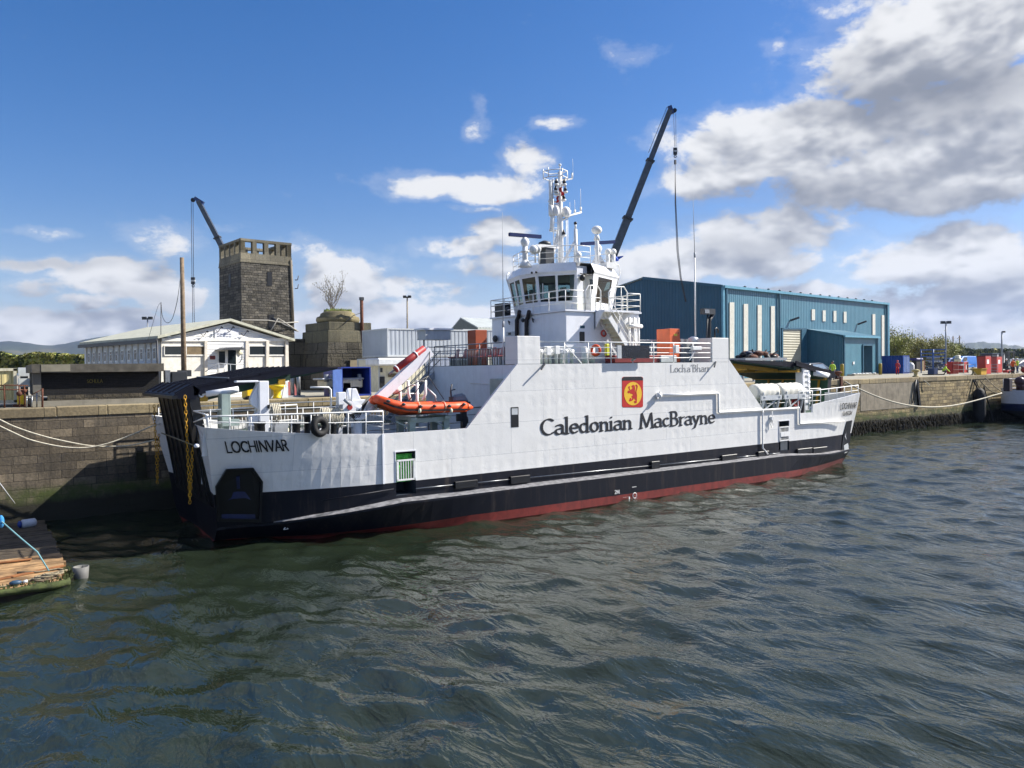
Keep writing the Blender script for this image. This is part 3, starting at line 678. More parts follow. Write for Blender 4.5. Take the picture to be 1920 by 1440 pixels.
# ------------------------------------------------------------------ wheelhouse
ZT, ZS, ZB = 12.35, 10.85, 10.12
P0 = (20.75, 3.6)
P1 = reach(P0, (-.58, .81), 1006, ZT); P2 = reach(P1, (-.05, 1.0), 975, ZT); P3 = reach(P2, (.32, .95), 953, ZT)
R0 = tuple(onY(1113, 505, 3.6))[:2]; R1 = reach(R0, (.90, .43), 1158, ZT)
top = [P0, P1, P2, P3, (20.9, 9.0), (23.0, 9.0), (24.4, 7.6), R1, R0]
C0 = (21.8, 6.2)
def shr(p, k): return (C0[0] + (p[0] - C0[0]) * k, C0[1] + (p[1] - C0[1]) * k)
bot = [shr(p, .87) for p in top]
WH = tag(bpy.data.objects.new('wheelhouse', None)); COL.objects.link(WH); WH.parent = FE; ORG[WH.name] = Vector((21, 6, 0)) 
# the wheelhouse is a part with sub-parts: an empty at the ferry's origin
wall = MB(); wall.use(WS); gl = MB()
def bil(a, bq, f, z):
    t = (z - ZB) / (ZT - ZB); k = .87 + .13 * max(0, t)
    p = shr(a, k); q = shr(bq, k); return Vector((p[0] + (q[0] - p[0]) * f, p[1] + (q[1] - p[1]) * f, z))
def facade(a, c, spans, z0=ZS - .05, z1=ZT - .1, flat=False):
    fs = [0.0]; 
    for s0, s1 in spans: fs += [s0, s1]
    fs.append(1.0)
    for k in range(len(fs) - 1):
        if fs[k + 1] - fs[k] < 1e-4: continue
        w = k % 2 == 1
        for za, zb in ((ZB, z0), (z0, z1), (z1, ZT)):
            q = [bil(a, c, fs[k], za), bil(a, c, fs[k + 1], za), bil(a, c, fs[k + 1], zb), bil(a, c, fs[k], zb)]
            if w and za == z0:
                gl.face(q[::-1])
                # reveal of the frame
                cen = Vector((C0[0], C0[1], 11.6)); 
                inn = [v_ + (cen - v_).normalized() * .09 for v_ in q]
                for i in range(4): wall.use(BLACK).face([q[i], q[(i + 1) % 4], inn[(i + 1) % 4], inn[i]])
                wall.use(WS)
            else:
                wall.face(q); cen = Vector((C0[0], C0[1], q[0].z)); wall.use(DGREY).face([v_ + (Vector((C0[0], C0[1], v_.z)) - v_).normalized() * .10 for v_ in q][::-1]); wall.use(WS)  # dark lining added behind the walls so the cabin looks unlit
facade(P0, P1, [(.05, .47), (.53, .96)]); facade(P1, P2, [(.10, .90)]); facade(P2, P3, [(.08, .45), (.55, .92)])
facade(P3, (20.9, 9.0), [(.1, .9)]); facade((20.9, 9.0), (23.0, 9.0), [(.06, .32), (.37, .63), (.68, .94)]); facade((23.0, 9.0), (24.4, 7.6), [(.1, .9)]); facade((24.4, 7.6), R1, [(.06, .47), (.53, .94)]); facade(R1, R0, [(.22, .80)])
wall.build('wall', None, WH, recalc=False); gl.build('window', BGLASS, WH, recalc=False)
# recessed entrance between the two windowed halves
b = MB(); b.use(WS); rx0, rx1 = P0[0], R0[0]
b.face([bil(P0, R0, 0, ZB), bil(P0, R0, 0, ZT), (rx0 + .1, 4.2, ZT), (rx0 + .1, 4.2, ZB)]); b.face([(rx0 + .1, 4.2, ZB), (rx1, 4.2, ZB), (rx1, 4.2, ZT + .5), (rx0 + .1, 4.2, ZT + .5)]); b.face([bil(P0, R0, 1, ZB), bil(P0, R0, 1, ZT), (rx1, 4.2, ZT), (rx1, 4.2, ZB)])
b.box(rx0 - .02, rx0 + .42, 3.55, 4.2, ZB, ZT + .25); b.build('entrance_wall', None, WH)
b = MB(); p, q = onY(1093, 544, 4.15), onY(1099, 526, 4.15); b.box(p.x, q.x, 3.53, 3.56, p.z, q.z); b.build('door_window', GLASS, WH)
b = MB(); xl = onY(1112, 520, 4.1).x
for dx in (-.16, .16): b.cyl((xl + dx, 4.05, 10.1), (xl + dx, 4.05, 12.95), .022, seg=5)
for k in range(10): b.cyl((xl - .16, 4.05, 10.3 + .28 * k), (xl + .16, 4.05, 10.3 + .28 * k), .016, seg=4)
b.build('ladder', STEEL, WH)
# fascia sloping back to the roof, roof, floor and ceiling
ft = [shr(p, 1.03) for p in top]; fr_ = [shr(p, .92) for p in top]
b = MB(); b.use(WS); n = len(top)
for i in range(n):
    j = (i + 1) % n
    if i == n - 1: continue
    b.face([(*top[i], ZT), (*top[j], ZT), (*ft[j], ZT + .12), (*ft[i], ZT + .12)]); b.face([(*ft[i], ZT + .12), (*ft[j], ZT + .12), (*fr_[j], 12.98), (*fr_[i], 12.98)])
b.face([(*p, 12.97) for p in fr_]); b.use(DGREY).face([(*p, ZT - .01) for p in [shr(p_, .995) for p_ in top]]); b.face([(*shr(p, .86), ZB + .02) for p in top])  # ceiling painted dark to stand for shade inside
b.build('roof', None, WH, recalc=False)
b = MB(); b.use(DGREY); 
cen = Vector((C0[0], C0[1], 0))
for i in (0, 1, 2, 3, 4, 5, 6, 7):
    a, c = top[i], top[(i + 1) % n]
    b.face([(*shr(a, .82), 10.95), (*shr(c, .82), 10.95), (*shr(c, .62), 11.05), (*shr(a, .62), 11.05)]); b.face([(*shr(a, .62), 11.05), (*shr(c, .62), 11.05), (*shr(c, .62), 10.15), (*shr(a, .62), 10.15)])
b.box(21.3, 22.3, 5.6, 6.9, 10.15, 11.5); b.use(LGREY)
random.seed(5)
for k in range(9): b.obox((19.6 + 3.4 * random.random(), 4.6 + 3.2 * random.random()), random.random() * 3, .5, .05, 10.9, 11.5 + .35 * random.random())
b.build('bridge_console', None, WH, recalc=False)
# grab rails curving round the corners of the wheelhouse
b = MB()
for (x0, y0), (x1, y1), (x2, y2), (x3, y3), Yy in (((955, 511), (950, 516), (950, 525), (967, 576), P3[1]), ((1150, 493), (1160, 497), (1163, 510), (1152, 556), R1[1])):
    b.tube([onY(x0, y0, Yy), onY(x1, y1, Yy), onY(x2, y2, Yy), onY(x3, y3, Yy)], .035, 6)
b.build('grab_rail', WP, WH)
for px, py in ((998, 512), (1006, 511)): 
    b = MB(); q = onY(px, py, P1[1]); b.ball((q.x - .1, q.y - .1, q.z), .07); b.build('deck_light', BLACK, WH)
b = MB(); q = onY(1090, 521, 3.5); b.ball((q.x, q.y - .1, q.z), .16, sz=1.2); b.tube([(q.x - .1, q.y, q.z + .25), (q.x + .8, q.y, q.z + .18)], .025)
b.use(BLACK); b.build('deck_light', BLACK, WH)
# walkway railings
b = MB(); Z = 10.12
rail(b, [(23.3, 2.25, Z), (24.35, 2.25, Z), (24.35, 9.6, Z), (18.85, 9.6, Z), (18.85, 2.25, Z), (20.2, 2.25, Z)], 1.05, 3, .022, 1.5)
for x0, x1 in ((20.2, 21.3), (21.9, 23.3)):
    for z in (.35, .7): b.cyl((x0, 2.2, Z + z), (x1, 2.2, Z + z), .022, seg=5)
    b.tube([(x0, 2.2, Z), (x0, 2.2, Z + 1.05), (x0 + .25, 2.2, Z + 1.35), (x1 - .25, 2.2, Z + 1.4), (x1, 2.2, Z + 1.1), (x1, 2.2, Z)], .035, 6)
    for k in (1, 2): b.cyl((x0 + (x1 - x0) * k / 3, 2.2, Z), (x0 + (x1 - x0) * k / 3, 2.2, Z + 1.37), .022, seg=5)
b.build('walkway_railing', WP, FE)
# landing, bracket and stair down to the upper deck
b = MB(); b.use(WS)
b.box(21.0, 23.6, 1.55, 2.25, 10.02, 10.12); b.prism([(20.9, 2.28, 10.02), (22.2, 2.28, 10.02), (20.9, 2.28, 9.1)], (0, -.08, 0)); b.prism([(22.3, 2.28, 10.02), (22.3, 1.5, 10.02), (22.3, 2.28, 9.1)], (.1, 0, 0)); b.prism([(20.9, 2.3, 10.02), (20.9, 1.55, 10.02), (20.9, 2.28, 9.05)], (.08, 0, 0)); b.build('stair_landing', None, FE)
sb = MB(); t0, t1 = Vector((22.6, 0, 10.05)), Vector((24.1, 0, 7.18))
t0 = onY(1143, 594, 1.3); t1 = onY(1180, 655, 1.3); sl = (t1.z - t0.z) / (t1.x - t0.x); t1 = Vector((t0.x + (7.2 - t0.z) / sl, 1.3, 7.2))
for y in (1.3, 2.1): sb.use(WP).beam((t0.x, y, t0.z), (t1.x, y, 7.2), .06, .28)
sb.use(CREAM)
for k in range(11):
    f = (k + .5) / 11; x = t0.x + (t1.x - t0.x) * f; z = t0.z + (7.2 - t0.z) * f; sb.box(x - .14, x + .14, 1.33, 2.07, z - .02, z + .03); sb.box(x + .10, x + .13, 1.33, 2.07, z - .24, z)
sb.use(WP)
for y in (1.25, 2.12):
    for h in (.5, .95): sb.tube([(t0.x, y, t0.z + h), (t1.x, y, 7.2 + h)], .022)
    for k in range(4):
        f = k / 3; x = t0.x + (t1.x - t0.x) * f; z = t0.z + (7.2 - t0.z) * f; sb.cyl((x, y, z), (x, y, z + .95), .02, seg=5)
sb.build('stairway', None, FE)
# pipes, life-saving gear and lockers on the deckhouse side
for x in (23.4, 23.75, 24.1): b = MB(); b.use(WP).cyl((x, 2.15, 7.2), (x, 2.15, 9.8), .07, seg=8); b.build('vent_pipe', None, FE)
b = MB(); b.use(WP)
b.cyl((23.2, 2.1, 9.3), (24.3, 2.1, 9.3), .12, seg=8); b.build('vent_pipe', None, FE)
b = MB(); b.torus(onY(1132, 625, 2.25), .16, .05, (0, 1, 0), 14, 6); b.build('lifebuoy', mat('lifebuoy_red', 'c9483e', .5), FE)
b = MB(); b.torus(onY(1117, 657, 1.0), .25, .08, (1, .4, 0), 14, 6); b.build('lifebuoy', ORANGE, FE)
b = MB(); q = onY(1138, 655, 1.2); b.box(q.x - .12, q.x + .12, 1.1, 1.3, q.z - .35, q.z + .3); b.use(mat('hose_yellow', 'cfcf3a', .6)); b.build('deck_valve', None, FE, bevel=.04)
b = MB(); b.use(LGREY).box(16.6, 18.0, 1.2, 1.9, 7.2, 8.1); b.build('deck_box', None, FE, bevel=.03)
random.seed(11)
for k in range(7):
    x = 16.2 + .33 * k; b = MB(); b.use(WP).lathe((x, .9 + .2 * random.random(), 7.2), [(.09, 0), (.09, .45), (.13, .5), (.13, .7), (.03, .75)], 8); b.build('deck_vent', None, FE)
for x in (19.6, 20.1): b = MB(); b.use(WP).lathe((x, 1.6, 7.2), [(.18, 0), (.18, .8), (.1, .9)], 10); b.build('deck_vent', None, FE)
b = MB(); b.use(WP).beam((17.6, .8, 8.2), (18.7, .8, 7.2), .06); b.build('deck_stay', None, FE)
b = MB(); b.use(mat('winch_red', '7d2a2c', .5)); b.box(21.2, 25.0, 1.0, 1.8, 7.2, 7.62); b.use(mat('winch_red')  if False else mat('winch_red', '7d2a2c', .5)); b.build('deck_box', None, FE, bevel=.03); b = MB(); b.use(LGREY).box(24.6, 25.9, .9, 1.8, 7.2, 7.6); b.build('deck_box', None, FE, bevel=.03)
# near rail of the upper deck
b = MB(); rail(b, [(15.45, .06, 7.18), (27.85, .06, 7.18)], 1.1, 4, .022, 1.5, .03, .035); b.build('upper_deck_railing', WP, FE)
b = MB()
for px, py in ((1028, 658), (1044, 656)): q = onY(px, py, .1); b = MB(); b.box(q.x - .14, q.x + .14, .02, .22, q.z - .22, q.z + .2); b.build('deck_floodlight', WP, FE, bevel=.02)
b = MB()
q = onY(1268, 654, .0); b.box(q.x - .15, q.x + .15, -.1, .1, q.z - .25, q.z + .2); b.build('deck_floodlight', WP, FE, bevel=.02); b = MB(); q = onY(1306, 653, .0); b.box(q.x - .4, q.x + .35, -.1, .1, q.z - .1, q.z + .1); b.beam((q.x, 0, q.z), (q.x - .6, 0, 7.3), .06)
b.build('deck_floodlight', WP, FE, bevel=.02)
b = MB(); p, q = onY(1157, 672, -.25), onY(1217, 648, -.25); b.use(LGREY).box(p.x, p.x + .28, -.30, -.22, p.z, q.z); b.use(mat('board_dark', '171c26', .25, var=.4)).box(p.x + .28, q.x, -.28, -.22, p.z, q.z); b.use(STEEL).beam((21.6, -.2, p.z), (21.6, .1, p.z - .1), .1)
b.build('sponsor_board', None, FE); bpy.data.objects['sponsor_board'].name = 'display_board'
for px, py in ((1014, 683), (1336, 680)):
    b = MB(); q = onY(px, py, 0); b.beam((q.x + .25, -.02, q.z + .05), (q.x - .2, -.3, q.z - .25), .07); b.build('drain_spout', DGREY, FE)
# locker, ladder, floodlight post, funnel of the after end
b = MB(); x0 = onY(1256, 670, 1.5).x; b.use(LOCKER).box(x0, x0 + .85, 1.5, 2.55, 7.2, onY(1256, 616, 1.5).z); b.use(mat('locker_label', 'd6c23a')).box(x0 + .35, x0 + .62, 1.485, 1.5, 8.75, 8.87); b.use(DGREY).box(x0 + .68, x0 + .76, 1.48, 1.5, 8.9, 8.96); b.build('lifejacket_locker', None, FE, bevel=.015)
b = MB(); x0 = onY(877, 670, 6.4).x; b.use(mat('locker_orange_shaded', 'a14a26', .5, var=.1)).box(x0, x0 + .75, 5.55, 6.4, 7.2, 9.12); b.build('lifejacket_locker', None, FE, bevel=.015)  # orange locker painted down to brown to carry the deckhouse shade
b = MB(); q0, q1 = onY(1325, 634, 1), onY(1327, 588, 1); b.use(DGREY).tube([(q0.x, 1, 7.2), q0, q1], .05); b.box(q1.x - .55, q1.x + .45, .8, 1.1, q1.z - .05, q1.z + .28); b.use(STEEL).box(q1.x - .48, q1.x - .1, .78, .8, q1.z, q1.z + .22); b.build('floodlight_post', None, FE)
b = MB(); q0, q1, q2 = onY(1329, 634, 1), onY(1329, 602, 1), onY(1336, 589, 1); b.tube([(q0.x, 1, 7.2), q0, q1, q2], .14, 8); q0, q1 = onY(1340, 634, .8), onY(1340, 618, .8); b.tube([q0, q1, q1 + Vector((.15, 0, .12)), q1 + Vector((.3, 0, 0)), q1 + Vector((.3, 0, -.2))], .05, 6); b.build('exhaust_pipe', BLACK, FE)
b = MB(); q = onY(1300, 634, 1.4); b.lathe((q.x, 1.4, q.z - .5), [(.12, 0), (.3, .3), (.3, .5), (.1, .6)], 10); b.build('antenna_base', WP, FE)
b = MB(); 
for px in (1279, 1290): q = onY(px, 660, 1.8); b = MB(); b.box(q.x - .12, q.x + .12, 1.8, 2.2, 7.2, 8.6); b.build('cable_post', GREY, FE)
for (xa, ya), (xb, yb), (xc, yc), Yy in (((944, 676), (943.5, 610), (942, 398), 1.2), ((1304, 634), (1302.5, 480), (1299, 360), 1.4)):
    b = MB(); b.use(WP).tube([onY(xa, ya, Yy), onY(xb, yb, Yy)], .045, 6); b.use(GREY).tube([onY(xb, yb, Yy), onY(xc, yc, Yy)], .022, 5, True, .008); b.lathe(onY(xb, yb, Yy), [(.05, -.1), (.06, .2)], 8); b.build('whip_antenna', None, FE)
# after rails of the upper deck
b = MB(); rail(b, [(24.5, 2.5, 7.18), (26.5, 2.5, 7.18)], 1.35, 4, .022, 1.0); rail(b, [(29.1, 1.7, 7.18), (29.1, 9.2, 7.18), (14.2, 9.2, 7.18)], 1.1, 3, .022, 1.5); b.build('upper_deck_railing', WP, FE)
b = MB(); rail(b, [(14.15, 1.1, 7.18), (14.15, 8.3, 7.18)], 1.1, 1, .02, 1.3, .03)
b.cyl((14.15, 1.1, 8.0), (14.15, 8.3, 8.0), .02, seg=5)
for k in range(48): y = 1.2 + 7.1 * k / 47; b.cyl((14.15, y, 7.2), (14.15, y, 8.0), .012, seg=4)
b.build('forward_railing', mat('railing_dark', '6a7480', .45, var=.1), FE)
# seats in rows behind the forward railing
SEAT = mat('seat_red', '8f2d30', .45, var=.1)
seat0 = None
for k in range(14):
    X, Y = 14.9 + (k % 2) * .9, 2.0 + (k // 2) * .95
    if seat0 is None:
        seat0 = MB(); seat0.use(SEAT); seat0.box(X, X + .45, Y, Y + .46, 7.62, 7.68); seat0.hexa([(X + .42, Y, 7.68), (X + .48, Y, 7.68), (X + .48, Y + .46, 7.68), (X + .42, Y + .46, 7.68), (X + .56, Y + .04, 8.12), (X + .61, Y + .04, 8.12), (X + .61, Y + .42, 8.12), (X + .56, Y + .42, 8.12)])
        seat0.use(DGREY).beam((X + .22, Y + .1, 7.19), (X + .22, Y + .1, 7.62), .05); seat0.beam((X + .22, Y + .36, 7.19), (X + .22, Y + .36, 7.62), .05)
        seat0 = seat0.build('deck_seat', None, FE, bevel=.015); sx0, sy0 = X, Y
    else:
        s = seat0.copy(); COL.objects.link(s); s.parent = FE; s.location = (X - sx0, Y - sy0, 0)
# light hood over the stairs
b = MB(); q = onY(815, 626, 8.4); b.use(LGREY).box(q.x - .8, q.x + .8, 8.0, 9.0, q.z - .35, q.z + .25); b.use(WS).box(q.x - .95, q.x + .95, 7.9, 9.1, q.z + .2, q.z + .3); b.use(GREY).beam((q.x - .7, 8.4, 7.2), (q.x - .7, 8.4, q.z - .3), .07); b.build('stair_canopy', None, FE)
# passenger stair running down forward to the car deck
b = MB(); b.use(GREY); a, c = onY(826, 690, 8.3), onY(735, 790, 8.3)
for y in (8.3, 9.1):
    b.beam((a.x, y, a.z), (c.x, y, c.z), .06, .3)
    for h in (.5, 1.0): b.tube([(a.x, y, a.z + h), (c.x, y, c.z + h)], .025)
    for k in range(14):
        f = k / 13; b.cyl((a.x + (c.x - a.x) * f, y, a.z + (c.z - a.z) * f), (a.x + (c.x - a.x) * f, y, a.z + (c.z - a.z) * f + 1), .016, seg=4)
for k in range(16): f = (k + .5) / 16; x, z = a.x + (c.x - a.x) * f, a.z + (c.z - a.z) * f; b.box(x - .14, x + .14, 8.3, 9.1, z - .02, z + .02)
b.build('passenger_stair', None, FE)
# ------------------------------------------------------------------ mast and roof gear
M = lambda x, y, Y=6.2: onY(x, y, Y)
mast = MB(); mast.use(WP); a, c = M(1052, 492), M(1050, 322)
mast.tube([(a.x, 6.2, 12.9), (a.x, 6.2, 15.2), (c.x, 6.2, c.z)], .17, 8, True, .13)
mast.beam((a.x - .9, 6.2, 12.95), (a.x - .05, 6.2, 15.4), .16); 
for dx in (-.62, -.30): mast.cyl((a.x + dx, 6.1, 12.95), (a.x + dx, 6.1, c.z - .5), .03, seg=5)
for k in range(17): mast.cyl((a.x - .62, 6.1, 13.2 + .3 * k), (a.x - .30, 6.1, 13.2 + .3 * k), .018, seg=4)
for x in (.5, .62): mast.cyl((a.x + x, 6.3, 12.95), (a.x + x, 6.3, 16.2), .025, seg=5)
zt = c.z
for z in (zt - .05, zt - .45):
    mast.tube([(c.x - 1.1, 5.9, z - .05), (c.x - .3, 5.6, z + .05), (c.x + .4, 6.0, z + .1), (c.x + .4, 6.5, z + .1), (c.x - .3, 6.8, z), (c.x - 1.1, 6.4, z - .05), (c.x - 1.1, 5.9, z - .05)], .03, 5)
for dx, dy in ((-1.1, 5.9), (-1.1, 6.4), (-.3, 5.6), (.4, 6.0)): mast.cyl((c.x + dx, dy, zt - .5), (c.x + dx, dy, zt + .05), .03, seg=5)
p = M(1073, 335); mast.beam((c.x, 6.2, zt - .55), (p.x, 6.2, p.z), .08); mast.beam((c.x + .1, 6.2, zt - .9), (p.x - .4, 6.2, p.z), .05); mast.cyl(p, p + Vector((0, 0, .35)), .05, seg=6)
p1_, p2_, p3_ = M(1052, 414), M(1070, 404), M(1090, 398); mast.tube([p1_, p2_, p3_], .06, 6)
for px, py, h in ((1069, 402, 23), (1078, 401, 26), (1089, 396, 42)): q = M(px, py); mast.cyl(q, q + Vector((0, 0, .25)), .06, seg=6); mast.cyl(q, M(px - .6, py - h), .016, seg=4)
q = M(1075, 330); mast.cyl(q, M(1073.5, 298), .012, seg=4)
mast.cyl((c.x, 6.2, zt), (c.x, 6.2, zt + .45), .04, seg=6); mast.ball((c.x, 6.2, zt + .4), .09)
for px, py, r in ((1043, 395, .18), (1061, 397, .27)): q = M(px, py, 6.0); mast.lathe((q.x, q.y, q.z - .3), [(r * .5, 0), (r, .12), (r, .35), (r * .8, .5), (r * .3, .6)], 12)
mo = mast.build('mast', None, FE)
b = MB(); 
q0, q1, q2, q3 = M(1032, 338), M(1033, 386), M(1034, 405), M(1034.5, 434)
for q, w in (((q0, q1), .11), ((q1, q2), .16)): b.cyl(q[0], q[1], w, seg=8)
b.cyl(M(1036, 400), q3, .13, seg=8)
for px, py in ((1032, 378), (1033, 384), (1034, 432)): q = M(px, py); b.beam(q + Vector((-.15, 0, 0)), q + Vector((.6, 0, .03)), .08, .12)
b.build('antenna_tube', WP, mo)
for px, py in ((1043, 343), (1058, 343), (1042, 356), (1060, 357), (1043, 361), (1057, 372), (1057, 439)):
    b = MB(); q = M(px, py, 5.95); b.use(BLACK).lathe(q, [(.10, -.05), (.10, .1), (.045, .18), (.045, .26)], 8); b.use(WP).lathe(q, [(.06, -.18), (.15, -.13), (.15, -.06), (.08, -.05)], 8); b.beam(q + Vector((0, 0, -.12)), (c.x, 6.2, q.z - .12), .05); b.build('navigation_light', None, mo)
def radar(pa, pb, pm, base, Y, name='radar_scanner'):
    b = MB(); A1, B1 = onY(*pa, Y), onY(*pb, Y); m0 = onY(*pm, Y); bs = onY(*base, Y)
    b.use(mat('radar_blue', '0f2354', .5, spec=.2)).beam(A1, B1, .16, .2); b.use(BLACK).beam(A1 + Vector((0, .09, .0)), B1 + Vector((0, .09, .0)), .02, .1)
    b.use(WP).lathe((m0.x, m0.y, m0.z - .7), [(.1, .05), (.2, .2), (.26, .4), (.16, .58), (.08, .64)], 12); b.tube([(m0.x, m0.y, bs.z), (m0.x, m0.y, m0.z - .6)], .16, 8); b.lathe((m0.x, m0.y, m0.z - .9), [(.26, 0), (.26, .05)], 10); b.lathe((m0.x, m0.y, bs.z - .02), [(.4, 0), (.16, .4)], 8)
    return b.build(name, None, FE)
radar((955, 439.5), (1014, 444), (984, 443), (982, 500), 5.6)
radar((1090, 457.5), (1152, 453.5), (1121, 456), (1121, 492), 5.4)
b = MB(); b.use(WP); q = onY(1119, 492, 4.6); r2 = onY(1119, 441, 4.6); b.cyl((r2.x, 4.6, 12.9), r2, .12, seg=8); b.ball(r2 + Vector((0, 0, .3)), .32, sz=.8); b.lathe(r2 + Vector((0, 0, -.3)), [(.2, 0), (.12, .3)], 8); b.build('satellite_dome', None, FE)
b = MB(); b.use(WP); r2 = onY(1079, 430, 4.4); b.cyl((r2.x, 4.4, 12.9), r2, .13, .1, seg=8); b.cyl(r2, r2 + Vector((0, 0, .3)), .06, seg=6); b.use(BLACK).ball(r2 + Vector((0, 0, .35)), .1); b.use(WP).beam((r2.x - .8, 4.6, 13), (r2.x - .1, 4.4, 14.2), .12); b.build('aft_mast_post', None, FE); bpy.data.objects['aft_mast_post'].name = 'camera_post'
for px, py in ((1001, 468), (1008, 467)): b = MB(); q = onY(px, py, 5.0); b.lathe(q, [(.05, -.2), (.26, 0), (.26, .1), (.1, .25)], 12, (-.9, -.3, 0)); b.cyl((q.x + .1, 5.0, 12.95), (q.x + .1, 5, q.z), .05, seg=6); b.build('loudhailer', WP, FE)
b = MB(); q = onY(1028, 470, 5.6); b.use(WP).box(q.x - .75, q.x + .65, 5.4, 6.2, q.z + .15, q.z + .3); b.use(DGREY).box(q.x - .3, q.x + .3, 5.45, 6.1, 12.95, q.z + .15); b.lathe((q.x - .1, 5.8, q.z + .3), [(.4, 0), (.35, .2), (.1, .3)], 12); b.build('roof_locker', None, FE)
b = MB(); 
for px in (1140, 1150): q = onY(px, 480, 5); b = MB(); b.cyl((q.x, 5, 12.95), (q.x, 5, q.z + .2), .12, seg=8); b.ball((q.x, 5, q.z + .25), .2); b.build('searchlight', WP, FE)
b = MB(); b.box(24.0, 24.8, 4.7, 5.3, 12.95, 13.3); b.build('roof_box', WP, FE); b = MB(); q = onY(1084, 478, 3.9); b.cyl((q.x, 3.9, 12.8), (q.x, 3.9, q.z), .1, seg=8); b.ball((q.x, 3.9, q.z), .2); b.build('searchlight', WP, FE)
b = MB(); rf = [shr(p, .90) for p in top]; rail(b, [(*p, 12.95) for p in rf[:7]] + [(*rf[7], 12.95)], 1.0, 3, .018, 1.1, .022, .026); rail(b, [(*rf[8], 12.95), (rf[0][0], rf[0][1], 12.95)], 1.0, 3, .018, 1.1, .022, .026); b.build('roof_railing', WP, FE)
b = MB(); b.use(BLACK).box(19.0, 19.5, 8.4, 9.4, 10.14, 10.95); b.use(DGREY).ball((18.95, 7.9, 10.5), .18); b.build('battery_box', None, FE)
# ------------------------------------------------------------------ ramps at both ends
def ramp(mir, sgn):
    X = (lambda x: x) if not mir else (lambda x: 43.1 - x + .9)
    v = MB(); v.use(BLACK)
    v.hexa([(X(.55), 2.85, 1.5), (X(.95), 2.85, 1.5), (X(.95), 9.35, 1.5), (X(.55), 9.35, 1.5), (X(-.15), 2.95, 6.05), (X(.25), 2.95, 6.05), (X(.25), 9.35, 6.05), (X(-.15), 9.35, 6.05)])
    for k in range(7):
        y = 3.1 + k * 1.0; v.beam((X(.50), y, 1.7), (X(-.2), y, 5.95), .07, .12)
    if mir:
        v.use(mat('ramp_inner_green', '24503a', .5, var=.2)).hexa([(X(.96), 2.86, 1.5), (X(1.0), 2.86, 1.5), (X(1.0), 9.34, 1.5), (X(.96), 9.34, 1.5), (X(.26), 2.96, 6.0), (X(.3), 2.96, 6.0), (X(.3), 9.34, 6.0), (X(.26), 9.34, 6.0)])
        v.use(MUSTARD)
        for y in (3.6, 4.5, 5.5, 6.7, 8.0): v.beam((X(1.05), y, 2.5), (X(.38), y, 6.0), .12, .12)
    vo = v.build('ramp', None, FE)
    # lip with brackets
    l = MB(); l.use(NAVY); l.prism([(X(-.75), 2.9, 5.98), (X(-.7), 2.9, 6.12), (X(.0), 2.9, 6.5), (X(.3), 2.9, 6.3), (X(.1), 2.9, 5.9)], (0, 6.7, 0))
    for k in range(6): l.beam((X(-.66), 3.0 + k * 1.25, 6.16), (X(.05), 3.0 + k * 1.25, 6.55), .08, .1)
    l.use(BLACK).box(min(X(-.8), X(-.6)), max(X(-.8), X(-.6)), 2.8, 9.75, 5.95, 6.08)
    l.build('ramp_lip', None, vo)
    # upper panel folding back over the deck
    u = MB(); u.use(NAVY); a, c = Vector((X(.05), 2.9, 6.36)), Vector((X(4.1), 2.9, 7.12))
    u.hexa([a + Vector((0, 0, -.3)), c + Vector((0, 0, -.22)), c + Vector((0, 6.6, -.22)), a + Vector((0, 6.6, -.3)), a, c, c + Vector((0, 6.6, 0)), a + Vector((0, 6.6, 0))])
    for k in range(9):
        y = .05 + k * 6.5 / 8; u.beam(a + Vector((0, y, .05)), c + Vector((0, y, .05)), .1, .14)
    for f in (.0, .33, .66): u.beam(a.lerp(c, f) + Vector((0, 0, .04)), a.lerp(c, f) + Vector((0, 6.6, .04)), .06, .08)
    u.use(STEEL); u.tube([a.lerp(c, .34) + Vector((0, 0, .14)), a.lerp(c, .38) + Vector((0, 6.5, .14))], .03)
    u.use(DGREEN).hexa([a + Vector((0, .2, -.62)), c + Vector((0, .2, -.5)), c + Vector((0, 6.4, -.5)), a + Vector((0, 6.4, -.62)), a + Vector((0, .2, -.31)), c + Vector((0, .2, -.23)), c + Vector((0, 6.4, -.23)), a + Vector((0, 6.4, -.31))])
    u.use(MUSTARD)
    for f in (.1, .9): u.beam(a.lerp(c, f) + Vector((0, .1, -.5)), a.lerp(c, f) + Vector((0, 6.5, -.5)), .3, .25)
    u.build('ramp_upper_panel', None, vo)
    # third panel
    w = MB(); w.use(NAVY); d = Vector((X(6.3 if not mir else 10.4), 2.9, 7.16 if not mir else 7.34))
    w.hexa([c + Vector((0, .2, -.35)), d + Vector((0, .2, -.07)), d + Vector((0, 6.4, -.07)), c + Vector((0, 6.4, -.35)), c + Vector((0, .2, .06)), d + Vector((0, .2, 0)), d + Vector((0, 6.4, 0)), c + Vector((0, 6.4, .06))])
    w.use(DGREEN).hexa([c + Vector((0, .3, -.45)), d + Vector((0, .3, -.1)), d + Vector((0, 6.3, -.1)), c + Vector((0, 6.3, -.45)), c + Vector((0, .3, -.36)), d + Vector((0, .3, -.075)), d + Vector((0, 6.3, -.075)), c + Vector((0, 6.3, -.36))])
    if mir:
        w.use(MUSTARD)
        for y in (1.6, 3.6, 6.0): w.beam(c + Vector((0, y, -.55)), d + Vector((0, y, -.24)), .16, .28)
        w.beam(c.lerp(d, .55) + Vector((0, 1.5, -.45)), c.lerp(d, .55) + Vector((0, 6.4, -.45)), .2, .35)
    w.build('ramp_flap', None, vo)
    return vo
ramp(False, 1); ramp(True, -1)
